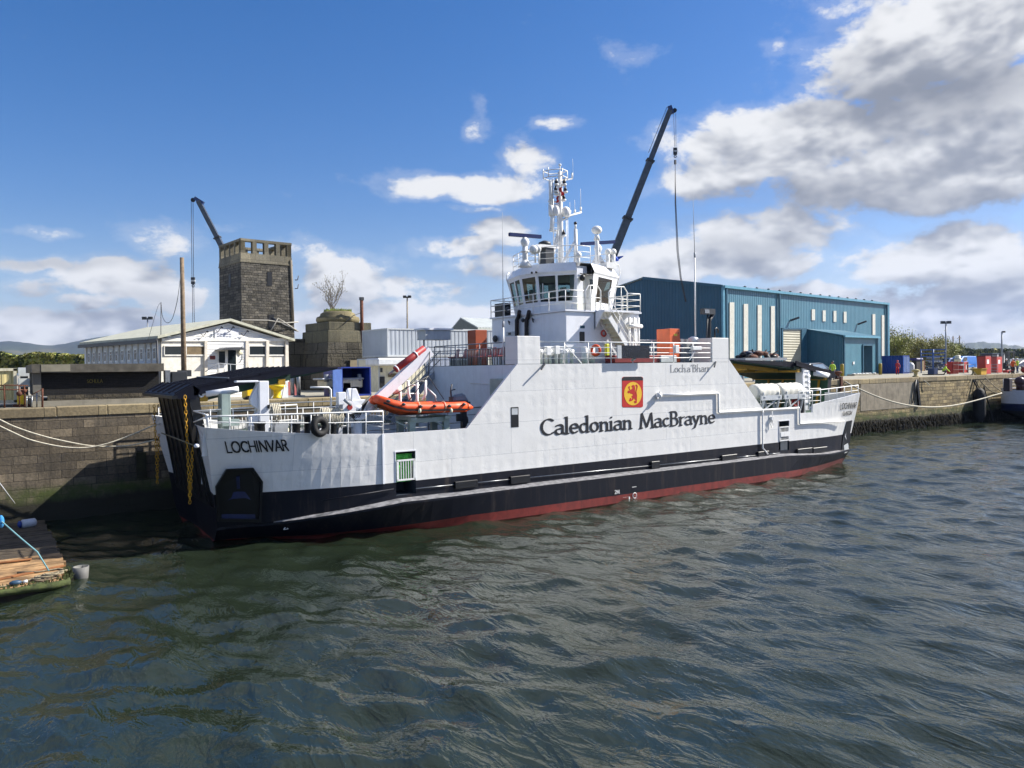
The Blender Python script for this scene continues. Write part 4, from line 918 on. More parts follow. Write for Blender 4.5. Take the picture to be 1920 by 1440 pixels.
# hydraulic rams, ramp posts
b = MB(); p, q = onY(385, 738, 3.0), onY(446, 729, 3.0); b.cyl(p, q, .15, seg=12); b.use(STEEL).cyl(p, p + (p - q) * .1, .07, seg=8); b.torus(p + (p - q) * .12, .1, .04, (0, 1, 0), 12, 6); b.build('hydraulic_ram', None, FE); 
bpy.data.objects['hydraulic_ram'].data.materials[0] = WS
b = MB(); p, q = onY(1527, 699, 3.0), onY(1552, 704, 3.0); b.use(WS).cyl(p, q, .2, seg=12); b.use(DGREY).ball(q, .22); b.build('hydraulic_ram', None, FE)
def post(px0, px1, ytop, Y, z0, m, extra=False):
    b = MB(); b.use(m); p, q = onY(px0, ytop, Y), onY(px1, ytop, Y); b.box(p.x, q.x, Y, Y + .6, z0, p.z)
    if extra:
        b.prism([(p.x, Y + .2, p.z - 1.2), (p.x - .3, Y + .2, p.z - .95), (p.x - .3, Y + .2, p.z - .7), (p.x, Y + .2, p.z - .1)], (0, .3, 0)); b.prism([(p.x, Y + .2, p.z - 2.2), (p.x - .4, Y + .2, p.z - 2.0), (p.x - .4, Y + .2, p.z - 1.5), (p.x, Y + .2, p.z - 1.3)], (0, .3, 0)); b.box(p.x - .9, p.x, Y + .1, Y + .5, p.z - .05, p.z + .03)
        b.use(BLACK).box(p.x + .3, q.x + .06, Y - .1, Y, p.z - 1.15, p.z - 1.0)
    return b.build('ramp_post', None, FE, bevel=.02)
post(415, 432.5, 738, 2.5, 3.95, SAGE); post(486, 504, 714.5, 2.2, 3.95, WS, True); post(1505, 1519, 686, 3.0, 3.7, WS)
b = MB(); p, q = onY(416, 787, 2.4), onY(448, 793, 2.4); b.box(p.x, q.x, 2.3, 2.8, q.z - .1, p.z); b.build('winch_base', SAGE, FE)
b = MB(); x = onY(1504, 700, 2.8).x; b.tube([(x, 2.8, 3.7), (x, 2.8, 6.2), (x + .2, 2.8, 6.5), (x + .7, 2.8, 6.5)], .04)
for k in range(6): b.cyl((x + .35, 2.75, 4.2 + k * .38), (x + .75, 2.75, 4.2 + k * .38 + .05 * (k % 2)), .07 + .02 * (k % 3), seg=8)
b.tube([(x + .5, 2.68, 3.8), (x + .62, 2.66, 4.8), (x + .45, 2.66, 5.6), (x + .6, 2.7, 6.4)], .035)
b.build('hydraulic_pipe', WP, FE)
# near-side bulwark railings
b = MB(); xs = [0.05 + .78 * k for k in range(10)]
tp = [(x, hullY(x, 4.9) + .06, 5.32 - .012 * x) for x in xs]; b.tube(tp, .035, 6)
for k, x in enumerate(xs):
    zt = interp(TOPZ, x); yy = hullY(x, zt) + .06; b.cyl((x, yy, zt - .02), tp[k], .026, seg=5)
md = [(x, hullY(x, 4.8) + .06, (5.32 + interp(TOPZ, x)) / 2) for x in xs]; b.tube(md, .022, 5)
b.tube([(-.05, 2.6, 5.45), (.0, 1.0, 5.40), tp[0]], .03, 5); b.tube([(-.05, 2.6, 5.0), tp[0]], .03, 5); b.tube([(.1, .85, 4.9), (0.05, .8, 5.4)], .06, 6)
il = [(-.05, 2.6, 5.45), (2.0, 2.6, 5.5), (4.2, 2.6, 5.55)]; b.tube(il, .03, 5)
for x in (.6, 1.5, 2.4, 3.3, 4.2): b.cyl((x, 2.6, 4), (x, 2.6, 5.5), .025, seg=5)
b.cyl((.3, 2.6, 4.9), (4.2, 2.6, 4.9), .02, seg=5)
for z in (4.55, 5.02): b.cyl((xs[-1], .06, z), (xs[-1], 2.4, z), .025, seg=5)
b.build('bow_railing', WP, FE)
b = MB(); xs = [37.52 + .9 * k for k in range(7)]; tp = [(x, hullY(min(43, x), 4.9) + .06, 5.25 + .045 * (x - 37.5)) for x in xs]; b.tube(tp, .035, 6)
b.tube([(x, y, z - .35) for x, y, z in tp], .022, 5)
for k, x in enumerate(xs): b.cyl((x, tp[k][1], interp(TOPZ, min(43, x)) - .05), tp[k], .028, seg=5)
b.tube([(36.1, .1, 4.2), (36.1, .1, 5.25), tp[0]], .035); b.cyl((36.1, .1, 4.75), (37.5, .08, 4.8), .022, seg=5); b.cyl((36.8, .1, 3.8), (36.8, .1, 5.25), .028, seg=5)
rail(b, [(33, 2.7, 3.95), (42.4, 2.7, 3.95)], 1.3, 3, .02, 1.3)
b.build('stern_railing', WP, FE)
# balustered fence along the far edge of the car deck
b = MB()
for z in (4.0, 4.75, 5.05): b.cyl((2.5, 9.25, z), (13.9, 9.25, z), .028, seg=5)
for k in range(64): x = 2.6 + 11.2 * k / 63; b.cyl((x, 9.25, 4.0), (x, 9.25, 4.75), .018, seg=4)
for k in range(9): x = 2.5 + 11.4 * k / 8; b.cyl((x, 9.25, 3.95), (x, 9.25, 5.08), .03, seg=5)
b.build('baluster_railing', WP, FE)
b = MB(); rail(b, [(.3, 12.1, 4.3), (42.4, 12.1, 4.3)], .95, 3, .022, 1.6); b.build('far_side_railing', WP, FE)
b = MB(); rail(b, [(10.8, 2.9, 3.95), (14.0, 2.9, 3.95)], 1.1, 3, .022, 1.0); rail(b, [(7.1, 2.9, 3.95), (10.8, 2.9, 3.95)], .5, 2, .022, 1.2); b.build('deck_railing', GREY, FE)
# mooring bollards and winch gear on the foredeck
for px, yt, yb, r in ((582, 777, 801, .36), (553, 792, 808, .3), (625, 793, 812, .18), (487, 791, 806, .3), (1503, 744, 757, .25)):
    q = onY(px, yb, 1.2); z1 = onY(px, yt, 1.2).z; b = MB(); zb = 3.95 if px < 1000 else 3.7; rr_ = r * .7
    b.lathe((q.x, 1.2, zb), [(rr_ * 1.2, 0), (rr_ * 1.2, .05), (rr_, .1), (rr_, z1 - zb - .12), (rr_ * 1.15, z1 - zb - .08), (rr_ * 1.15, z1 - zb)], 16); b.build('bollard', BLACK, FE)
b = MB(); random.seed(21)
for k in range(20):
    x, y = 1.6 + random.random() * 5.2, 1.3 + random.random() * 1.4; s = .12 + .2 * random.random()
    r = random.random()
    b.use(random.choice([WS, GREY, CREAM, DGREY]))
    if r < .4: b.obox((x, y), random.random() * 3, s * 2, s * 1.3, 3.95, 4.2 + s * 2)
    elif r < .7: b.lathe((x, y, 3.95), [(s, 0), (s * .7, .3), (s * .9, .5), (s * .3, .6)], 10)
    else: b.cyl((x - .3, y, 4.3), (x + .3, y + .2, 4.3), s, seg=10)
b.build('mooring_winch', None, FE)
# boat davit: pedestal, machinery, jib with its red accumulator
DV = bpy.data.objects.new('davit', None); COL.objects.link(DV); DV.parent = FE; ORG[DV.name] = ORG[FE.name]
b = MB(); b.use(WS); pb = onY(670, 806, 1.9); top_ = onY(672, 770, 1.9)
b.lathe((pb.x, 1.9, 3.95), [(.4, 0), (.4, .15), (.28, .2), (.28, 1.2), (.4, 1.25), (.4, 1.5)], 14); b.build('pedestal', None, DV)
b = MB(); b.use(WS); q = onY(668, 768, 1.9)
b.lathe((q.x, 1.9, q.z - .45), [(.42, 0), (.42, .1), (.34, .12), (.34, .3)], 18); b.box(q.x - .34, q.x + .3, 1.55, 2.2, q.z - .15, q.z + .45); b.prism([(q.x - .34, 1.6, q.z + .45), (q.x + .1, 1.6, q.z + .45), (q.x - .1, 1.6, q.z + .95), (q.x - .3, 1.6, q.z + .95)], (0, .1, 0)); b.prism([(q.x - .34, 2.1, q.z + .45), (q.x + .1, 2.1, q.z + .45), (q.x - .1, 2.1, q.z + .95), (q.x - .3, 2.1, q.z + .95)], (0, .1, 0)); b.build('slewing_gear', None, DV, bevel=.02)
b = MB(); b.use(WS); w_ = onY(648, 763, 1.9); b.cyl((w_.x, 1.5, w_.z), (w_.x, 2.3, w_.z), .2, seg=16)
for y in (1.48, 1.9, 2.3): b.cyl((w_.x, y, w_.z), (w_.x, y + .05, w_.z), .3, seg=18)
b.use(REDP).cyl((w_.x, 1.40, w_.z), (w_.x, 1.48, w_.z), .12, seg=12); b.use(GREY).cyl((w_.x, 1.3, w_.z + .1), (w_.x - .3, 1.3, w_.z + .35), .07, seg=10); b.build('winch_drum', None, DV)
b = MB(); b.use(WS); e0, e1 = onY(676, 786, 1.7), onY(716, 750, 1.7); b.cyl(e0, e0.lerp(e1, .6), .12, seg=12); b.use(STEEL).cyl(e0.lerp(e1, .6), e1, .06, seg=10); b.build('luffing_ram', None, DV)
b = MB(); b.use(WS); c_ = onY(641, 746, 1.6); b.box(c_.x - .2, c_.x + .15, 1.5, 1.8, c_.z - .3, c_.z + .25); b.cyl((c_.x + .35, 1.7, c_.z - .1), (c_.x + .35, 1.7, c_.z + .35), .1, seg=12); b.build('control_box', None, DV, bevel=.02)
b = MB(); b.use(BLACK)
for k in range(5): b.tube([c_ + Vector((.1 + .06 * k, .1, -.2)), c_ + Vector((.3 + .08 * k, -.05, -.75 - .08 * k)), q + Vector((-.1 + .05 * k, -.38, -.1)), q + Vector((.2 + .1 * k, -.36, .3 + .1 * k))], .022, 5)
b.build('hydraulic_hose', None, DV)
b = MB(); b.use(WS); p, q = onY(683, 772, 1.9), onY(806, 658, 1.9); b.beam(p, q, .3, .44); r_ = onY(660, 795, 1.9); b.hexa([r_ + Vector((-.1, -.15, -.15)), p + Vector((.1, -.15, -.28)), p + Vector((.1, .15, -.28)), r_ + Vector((-.1, .15, -.15)), r_ + Vector((-.15, -.15, .15)), p + Vector((-.1, -.15, .28)), p + Vector((-.1, .15, .28)), r_ + Vector((-.15, .15, .15))])
b.build('jib', None, DV)
b = MB(); p, q = onY(741, 693, 1.85), onY(795, 653, 1.85); b.use(REDP).cyl(p, q, .155, seg=14); b.use(WS)
d = (q - p).normalized()
for f in (.04, .7): b.cyl(p.lerp(q, f) - d * .03, p.lerp(q, f) + d * .03, .175, seg=14)
b.use(STEEL).cyl(p, p - d * .35, .05, seg=6); b.build('accumulator', None, DV)
b = MB(); p0_, p1_ = onY(806, 656, 1.8), onY(800, 706, 1.4)
for px, py in ((725, 748), (766, 752), (832, 748)): b.cyl(onY(803, 705, 1.2), onY(px, py, 1.2), .02, seg=4)
b.cyl(p0_, onY(803, 705, 1.2), .02, seg=4); b.build('lifting_sling', BLACK, DV)
# cradle of the rescue boat with its guard frames
b = MB(); b.use(SAGE)
for px in (769, 833):
    q = onY(px, 800, 1.0); 
    for y in (.75, 1.9): b.box(q.x - .14, q.x + .14, y, y + .22, 3.95, 4.78); b.box(q.x - .22, q.x + .22, y - .08, y + .3, 3.95, 4.1)
    b.box(q.x - .16, q.x + .16, .6, 2.2, 4.72, 4.86)
x0, x1 = onY(769, 780, 1).x, onY(833, 780, 1).x
for y in (.85, 2.0): b.beam((x0, y, 4.7), (x1, y, 4.7), .12, .2)
b.beam((x0 - .8, .85, 4.72), (x0, .85, 4.3), .06); b.beam((x1 - .8, .85, 4.72), (x1, .85, 4.3), .06)
b.build('boat_cradle', None, FE)
b = MB(); b.use(WP)
for (xa, xb) in ((750, 765), (782, 798)):
    pa, pb_ = onY(xa, 750, 2.5), onY(xa, 714, 2.5); pc, pd, pe = onY(xb, 714, 2.5), onY(xb + (1 if xa < 770 else 0), 738, 2.5), onY(xb + (4 if xa < 770 else -6), 751, 2.5)
    b.tube([(pa.x, 2.5, 4.3), pa, pb_, pc, pd, pe], .075, 6)
b.tube([onY(765, 722, 2.5), onY(786, 722, 2.5)], .04); b.tube([onY(752, 738, 2.5), onY(786, 738, 2.5)], .03); b.tube([onY(798, 725, 2.5), onY(816, 742, 2.5), onY(817, 752, 2.5)], .045); b.tube([onY(745, 717, 2.5), onY(722, 748, 2.5)], .035); b.ball(onY(742, 730, 2.6), .3, sz=.8)
b.build('boat_guard_frame', None, FE)
b = MB(); b.use(WP); q = onY(620, 726, 1.7); b.tube([(q.x, 1.7, 3.95), (q.x, 1.7, q.z - .1), (q.x - .1, 1.7, q.z), (q.x - .9, 1.7, q.z + .02)], .045, 6); b.build('gooseneck_vent', None, FE)
# tyre fender part of nothing: hangs on the rail
# ------------------------------------------------------------------ things on board
b = MB(); q = onY(601, 800, -.12); q.y = hullY(q.x, 4.5) - .16
b.torus(q, .30, .145, (.35, -1, .1), 24, 8, 1.1); tag(b.build('tyre_fender', RUBBER), 'black rubber tyre hung as a fender on the bow rail of the ferry', 'fender')
RB = thing('rescue_boat', 'orange inflatable rescue boat with grey outboard sitting on its cradle on the ferry foredeck', 'boat', (9.6, 1.3, 4.85))
b = MB(); b.use(ORANGE); yn, yf = .55, 2.05
bow = onY(706, 746, 1.3)
def tb(px, py, Y): return onY(px, py, Y)
near = [tb(706, 748, 1.3), tb(716, 751, .85), tb(735, 758, .6), tb(760, 764, .55), tb(800, 765, .55), tb(850, 763.5, .55), tb(872, 763, .55)]
far_ = [Vector((p.x, 2.6 - p.y, p.z)) for p in near[1:]]
b.tube(near, .19, 12, True, .25); b.tube([near[0]] + far_, .19, 12, True, .25)
for e in (near[-1], far_[-1]): b.tube([e, e + Vector((.22, 0, -.02)), e + Vector((.42, 0, -.05))], .25, 12, True, .05)
b.build('tube', None, RB)
b = MB(); b.use(BLACK); 
for p, c in zip(near, near[1:]): b.beam(p + Vector((0, -.235, -.1)), c + Vector((0, -.235, -.1)), .03, .08)
b.build('rubbing_strip', None, RB)
b = MB(); b.use(ORANGED)
keel = [tb(712, 752, 1.3), tb(728, 772, 1.3), tb(748, 779, 1.3), tb(790, 777, 1.3), tb(840, 774, 1.3), tb(868, 770, 1.3)]
ch = [tb(712, 752, 1.2), tb(724, 764, .75), tb(748, 772, .62), tb(790, 772, .6), tb(840, 771, .6), tb(870, 770, .6)]
for a_, c_ in ((ch, keel), (keel, [Vector((p.x, 2.6 - p.y, p.z)) for p in ch])): b.grid([a_, c_], True)
upn = [near[0], near[1], near[2], near[3], near[4], near[5]]
b.grid([[p + Vector((0, .05, -.15)) for p in upn], ch], True); b.grid([[p + Vector((0, .1, .05)) for p in near[1:]], [Vector((p.x, 2.5 - p.y, p.z + .05)) for p in near[1:]]])
b.build('hull', None, RB, recalc=False)
OM = bpy.data.objects.new('outboard_motor', None); COL.objects.link(OM); OM.parent = RB; ORG[OM.name] = ORG[RB.name]
b = MB(); q = tb(861, 745, 1.3); b.use(mat('outboard_grey', '5e6b78', .3, var=.06)); 
b.hexa([q + Vector(v_) for v_ in ((-.45, -.22, -.2), (.5, -.2, -.25), (.5, .2, -.25), (-.45, .22, -.2), (-.32, -.17, .12), (.22, -.15, .2), (.22, .15, .2), (-.32, .17, .12))]); b.build('cowling', None, OM, bevel=.09)
b = MB(); b.use(DGREY); b.box(q.x - .4, q.x + .5, q.y - .2, q.y + .2, q.z - .33, q.z - .22); b.box(q.x + .1, q.x + .35, q.y - .1, q.y + .1, q.z - 1.5, q.z - .3); lq = tb(862, 784, 1.3); b.box(lq.x - .16, lq.x + .2, 1.22, 1.38, lq.z - .15, lq.z + .2); b.lathe(lq + Vector((.3, 0, -.1)), [(.05, 0), (.22, .05), (.05, .12)], 8, (1, 0, 0)); b.build('drive_leg', None, OM)
b = MB(); cq = tb(847, 752, 1.3); b.use(DGREY).box(cq.x - .1, cq.x + .12, 1.2, 1.4, cq.z - .2, cq.z + .2); b.tube([cq, cq + Vector((-.05, 0, .45)), cq + Vector((.02, 0, .8))], .04); b.beam(cq + Vector((-.05, 0, .5)), cq + Vector((.2, 0, .55)), .05); b.build('steering_console', None, RB)
b = MB(); b.use(CREAM)
for px in (784, 832): p = tb(px, 763, .5); b.torus(p + Vector((0, .06, 0)), .262, .018, (1, 0, 0), 16, 5)
for px in (787, 846): p = tb(px, 770, .28); b.ball(p, .07, sz=1.6)
b.use(DGREY)
for px, py in ((728, 752), (757, 758), (789, 762), (815, 761), (843, 761), (870, 758)): p = tb(px, py, .28); b.ball(p, .07, sx=1.4)
b.build('lifeline', None, RB)
# life raft canisters
for k, (xa, xb) in enumerate(((1411, 1452), (1454, 1497))):
    pa, pb_ = onY(xa, 735, 1.4), onY(xb, 733, 1.4); Y0 = 1.3
    LR = thing('life_raft_canister', ['white ribbed life raft canister next to the sloping side of the ferry', 'white ribbed life raft canister nearest the stern railing of the ferry'][k], 'life raft', ((pa.x + pb_.x) / 2, Y0, 4.0), 'life raft canisters on the after deck')
    b = MB(); b.use(mat('canister_white', 'dcd9cc', .45, var=.08, streak=.25)); x0, x1 = pa.x - .15, pb_.x - .1; zc_ = 5.25; prof = []
    L = x1 - x0
    for i in range(15):
        f = i / 14; prof.append((.52 + (.03 if i % 3 == 0 else 0) - (.14 if i in (0, 14) else 0), f * L))
    b.lathe((x0, Y0, zc_), prof, 20, (1, 0, 0)); b.build('canister', None, LR)
    b = MB(); b.use(LGREY)
    for f in (.18, .85):
        x = x0 + L * f; b.beam((x, Y0 - .6, 5.0), (x, Y0 - .35, 3.95), .12); b.beam((x, Y0 + .6, 5.0), (x, Y0 + .35, 3.95), .12); b.tube([(x, Y0 + .56 * math.cos(t), zc_ + .56 * math.sin(t)) for t in [math.pi + math.pi * k2 / 8 for k2 in range(9)]], .05)
    b.box(x0 + .1, x1 - .1, Y0 - .62, Y0 - .52, 4.75, 5.05); b.beam((x0 + L * .2, Y0 - .5, 4.1), (x0 + L * .8, Y0 - .5, 4.8), .07); b.build('cradle', None, LR)
b = MB(); q = onY(1491, 755, 1.2); b.torus(q, .22, .1, (.2, 1, 0), 14, 6); tag(b.build('hose_coil', mat('hose_red', 'b0302c', .6)), 'red hose coiled on deck beside the life raft canisters', 'hose')
# flags
def flag(name, pts, m, label):
    b = MB(); b.use(m); n = 6; rows = []
    for i in range(n + 1):
        f = i / n; a = Vector(pts[0]).lerp(Vector(pts[1]), f); c = Vector(pts[3]).lerp(Vector(pts[2]), f); r = []
        for j in range(n + 1):
            p = a.lerp(c, j / n); p.y += .10 * math.sin(4 * j / n * 1.5 + i); r.append(p); 
        rows.append(r)
    b.grid(rows, True); return tag(b.build(name, None, recalc=False), label, 'flag')
M_ = lambda x, y, Y=5.7: onY(x, y, Y)
flag('flag', [M_(1049, 352), M_(1052, 351), M_(1057, 366), M_(1052, 368)], mat('flag_red', 'b8322c', .8), 'small red flag flying halfway up the ferry mast')
flag('flag', [M_(1045, 368), M_(1047, 367), M_(1046, 379), M_(1043, 381)], mat('flag_red', 'b8322c', .8), 'dark red flag hanging limp low on the ferry mast')
flag('flag', [M_(1150, 491, 6), M_(1154, 481, 6), M_(1168, 480, 6), M_(1160, 489, 6)], mat('flag_blue', '2a55b8', .7), 'bright blue flag fluttering behind the wheelhouse roof')
# chains hanging from the bow ramp
def chain(name, p0, p1, low, label, r=.10):
    b = MB(); pts = []
    n = 60
    A0, B0, Lw = Vector(p0), Vector(p1), Vector(low)
    path = [A0.lerp(Lw, k / 30) + Vector((0, 0, 0)) for k in range(31)] + [Lw.lerp(B0, k / 30) for k in range(1, 31)]
    tot = sum((q - p).length for p, q in zip(path, path[1:])); step = r * 1.5; d = 0; k = 0; acc = 0
    cur = path[0]; i = 0
    t = 0.0
    while t < tot:
        s = 0
        for p, q in zip(path, path[1:]):
            l = (q - p).length
            if s + l >= t: pos = p.lerp(q, (t - s) / l); dr = (q - p).normalized(); break
            s += l
        side = Vector((1, 0, 0)) if k % 2 else Vector((0, 1, 0))
        # one oval link
        w = dr.cross(side).normalized(); ring = [pos + dr * (r * .95 * math.cos(a)) + w * (r * .48 * math.sin(a)) for a in [2 * math.pi * j / 8 for j in range(9)]]
        b.tube(ring, r * .17, 5, False); t += step; k += 1
    return tag(b.build(name, CHAIN), label, 'chain', 'yellow chains hanging from the bow ramp')
p0 = onX(347, 745, -.35); chain('chain', p0, onX(361, 840, -.35), onX(356, 942, -.35), 'yellow painted chain looping down in front of the near half of the black bow ramp')
chain('chain', onX(289, 762, -.3), onX(298, 815, -.3), onX(295, 905, -.3), 'yellow painted chain hanging on the far edge of the bow ramp by the quay')
# mooring ropes from the bow
def rope(pts, r, m, label, name='mooring_rope', cat='rope', group=None):
    b = MB(); b.tube(pts, r, 6); return tag(b.build(name, m), label, cat, group)
Yw = 11.6
def path(pix, Ys):
    out = [onY(x, y, Y) for (x, y), Y in zip(pix, Ys)]
    # smooth
    res = []
    for k in range(len(out) - 1):
        p0 = out[max(0, k - 1)]; p1 = out[k]; p2 = out[k + 1]; p3 = out[min(len(out) - 1, k + 2)]
        for i in range(6):
            t = i / 6; res.append(.5 * ((2 * p1) + (p2 - p0) * t + (2 * p0 - 5 * p1 + 4 * p2 - p3) * t * t + (3 * p1 - p0 - 3 * p2 + p3) * t ** 3))
    return res + [out[-1]]
rope(path([(-60, 757), (0, 787), (30, 801), (75, 816), (120, 827), (170, 836), (205, 837), (245, 835), (290, 825)], [12.2, 12.0, 11.9, 11.8, 11.7, 11.6, 11.5, 11.4, 11.2]), .035, ROPE, 'upper pale mooring rope sagging from the bow against the quay wall', group='pale bow mooring ropes')
rope(path([(-60, 770), (0, 799), (25, 811), (55, 824), (95, 834), (130, 839), (165, 839), (200, 832), (240, 818), (285, 799), (300, 795)], [12.2, 12.0, 11.9, 11.8, 11.7, 11.6, 11.5, 11.4, 11.3, 10.5, 9.5]), .035, ROPE, 'lower pale mooring rope sagging from the bow against the quay wall', group='pale bow mooring ropes')
b = MB(); b.tube([onX(303, 812, -.1), onX(330, 822, -.12), onX(363, 835, -.1)], .03); tag(b.build('ramp_rope', DROPE), 'brown rope stretched across the front of the black bow ramp', 'rope')
# rope hanks on the foredeck rail
for k, (px, py) in enumerate(((608, 775), (622, 777), (634, 778), (515, 768))):
    b = MB(); q = onY(px, py, 1.5)
    for i in range(5): b.tube([q + Vector((.07 * i - .15, 0, .25)), q + Vector((.07 * i - .2, .06, -.1)), q + Vector((.07 * i - .14, 0, -.55 - .05 * (i % 3))), q + Vector((.07 * i - .06, -.06, -.1)), q + Vector((.07 * i - .1, 0, .25))], .03, 5)
    tag(b.build('rope_hank', ROPE), ['hank of pale rope beside the vent pipe on the foredeck', 'thick hank of pale rope between two others by the davit', 'hank of pale rope closest to the boat davit', 'greenish rope hank on the white ramp post'][k], 'rope', 'rope hanks on the foredeck')
# ------------------------------------------------------------------ quay wall and ground
G = 5.42
GRD = mat('quay_concrete', '8f8a7c', .95, var=.2, scale=.35, bump=.3, bscale=8)
b = MB(); b.face([(-400, 13.95, G - .01), (3500, 13.95, G - .01), (3500, 3500, G - .01), (-400, 3500, G - .01)])
struct(b, 'quay_ground', GRD)
QW = thing('quay_wall', 'long weathered stone quay wall with pale coping, green algae and dark tide line at its foot', 'quay wall', (20, 13.4, 0))
QSL = stone('quay_ashlar', '857b6a', '5d564b', '2e2a24', .98, .40, tide=(.95, 1.4), bump=.8, rugged=.6, stain=.6, wob=1.4)
QSR = stone('quay_rubble', 'b5a57c', '87795a', '3d3523', .78, .36, tide=(1.25, 1.75), bump=1.1, rugged=.9, msize=.022, offset=.37, stain=.45, wob=2.2)
b = MB(); b.use(QSL).face([(-70, 12.8, -3), (46, 12.8, -3), (46, 12.8, 4.97), (-70, 12.8, 4.97)]); b.use(QSR).face([(46, 12.8, -3), (190, 12.8, -3), (190, 12.8, 4.97), (46, 12.8, 4.97)])
b.build('wall_face', None, QW, recalc=False)
CP = stone('coping_stone', 'a89b7a', '8f8368', '4f4838', 2.3, 3.0, tide=None, bump=.6, rugged=.5, msize=.02, stain=.25)
b = MB(); random.seed(4); x = -70.0
while x < 190:
    w = 1.9 + 1.0 * random.random(); b.use(CP).box(x, x + w - .015, 12.72 + .03 * random.random(), 13.96, 4.96, G + .02 * random.random()); x += w
b.build('coping', None, QW, bevel=.03)
b = MB(); b.use(mat('render_patch', '8a8170', .95, var=.2, scale=1.5, streak=.5)); p, q = onY(1613, 770, 12.8), onY(1718, 714, 12.8); b.box(p.x, q.x, 12.76, 12.82, 2.3, 4.95); b.build('cement_patch', None, QW)
# seaweed on the foot of the wall to the right
random.seed(9); b = MB(); WEED = mat('seaweed', '17150b', .85, var=.5, scale=8, spec=.15)
for k in range(2600):
    x = 44 + 60 * random.random(); zt = 1.35 * (random.random() ** .7) + .15 * noise.noise((x * .4, 0, 0)); L_ = .25 + .45 * random.random(); w = .05 + .1 * random.random(); y = 12.77 - .14 * random.random()
    dx = random.uniform(-.08, .08); b.face([(x - w, 12.79, zt), (x + w, 12.79, zt), (x + w * .8 + dx, y, zt - L_ * .6), (x + dx, y - .03, zt - L_), (x - w * .8 + dx, y, zt - L_ * .6)])
tag(b.build('seaweed', WEED, recalc=False), 'dark seaweed hanging along the foot of the stone quay wall', 'seaweed', kind='stuff')
# recess in the wall with its timber
b = MB(); p, q = onY(257, 849, 12.78), onY(269, 837, 12.78); b.use(BLACK).box(p.x, q.x, 12.77, 12.8, p.z, q.z); b.use(mat('wet_timber', '2a2a16', .8, var=.4)).box(p.x - .05, q.x + .1, 12.66, 12.8, q.z - 1.6, p.z + .02); b.build('wall_recess', None, QW)
# bollards along the edge of the quay
def quay_bollard(px, py, label, m, s=1.0):
    q = onZ(px, py, G); b = MB(); b.use(m).lathe((q.x, max(q.y, 13.2), G), [(.34 * s, 0), (.32 * s, .08), (.2 * s, .14), (.19 * s, .5 * s), (.42 * s, .62 * s), (.42 * s, .74 * s), (.2 * s, .84 * s)], 14); return tag(b.build('quay_bollard', m), label, 'bollard', 'bollards along the quay edge')
YB = mat('bollard_yellow', 'e0c51d', .5, var=.15)
b = MB(); q = onY(520, 752, 15.0); b.use(YB).lathe((q.x, 15.0, G), [(.30, 0), (.26, .08), (.2, .2), (.22, .45), (.42, .6), (.5, .66), (.5, .78), (.3, .88)], 18); tag(b.build('quay_bollard', YB), 'bright yellow mushroom bollard on the quay behind the bow railings', 'bollard', 'bollards along the quay edge')
STB = mat('stone_bollard', 'a89a6c', .8, var=.3)
quay_bollard(1717, 706.5, 'weathered stone coloured bollard on the quay edge where a black timber hangs below', STB)
quay_bollard(1826, 703, 'weathered stone coloured bollard on the quay edge above the long black fender', STB)
quay_bollard(1571, 711, 'rusty bollard on the quay edge by the stern of the ferry', RUST)
# black fenders and chains on the wall right of the ferry
b = MB(); q0, q1 = onY(1837, 728, 12.2), onY(1842, 781, 12.2); b.use(RUBBER).lathe((q0.x, 12.25, q1.z), [(.2, -1.0), (.4, -.4), (.62, 0), (.66, .2), (.66, q0.z - q1.z - .9), (.5, q0.z - q1.z - .25), (.2, q0.z - q1.z)], 16); b.beam((q0.x - .1, 12.3, q0.z - .2), (q0.x - .4, 13.0, G), .14); b.beam((q0.x + .5, 12.3, q0.z - .4), (q0.x + .1, 13.0, G), .08)
tag(b.build('quay_fender', RUBBER), 'long black cylindrical fender hung down the quay wall on the right', 'fender')
b = MB(); b.beam(onY(1719, 712, 12.65), onY(1724, 762, 12.65), .35, .2); b.use(BLACK); 
for dx in (-6, -10): b.cyl(onY(1718, 712, 12.6), onY(1721 + dx, 756, 12.6), .05, seg=5)
tag(b.build('timber_fender', BLACK), 'narrow dark timber hanging down the quay wall below a bollard', 'fender')
b = MB(); b.beam(onY(1577, 706, 12.7), onY(1577, 733, 12.7), .3, .2); tag(b.build('ladder_timber', RUST), 'rusty timber at the quay edge behind the stern railings', 'timber')
Yr = 9.5
rope(path([(1578, 712), (1600, 724), (1640, 742), (1680, 755), (1720, 762), (1760, 763), (1800, 758), (1840, 748), (1878, 737)], [13.1, 12.0, 11.2, 10.6, 10.2, 10.0, 9.9, 9.6, 9.3]), .07, ROPE, 'pale stern rope sagging across the quay wall between the two ships')
rope(path([(1826, 697), (1845, 722), (1862, 735), (1879, 739)], [13.2, 12.3, 11, 9.5]), .06, DROPE, 'rope from the right hand stone bollard down to the blue hulled ship', group='ropes of the blue hulled ship')
rope(path([(1843, 704), (1860, 720), (1879, 735)], [13.2, 11.5, 9.5]), .05, DROPE, 'thin straight rope slanting down to the blue hulled ship rail', group='ropes of the blue hulled ship')
rope(path([(1826, 700), (1819, 720), (1812, 742)], [13.2, 12.5, 12.4]), .04, DROPE, 'thin rope dropping left from the right hand stone bollard')
rope(path([(1842, 712), (1850, 745), (1858, 770), (1863, 788)], [13.0, 12.5, 12.4, 12.4]), .07, BLACK, 'black rope hanging down beside the long black fender')
rope(path([(1726, 709), (1736, 716), (1743, 723)], [13.0, 12.6, 12.5]), .05, ROPE, 'short pale rope end lying over the quay edge')
# ------------------------------------------------------------------ left of the picture
def plane_pt(px, py, P, n):
    r = ray(px, py); n = Vector(n); return CAM + r * ((Vector(P) - CAM).dot(n) / r.dot(n))
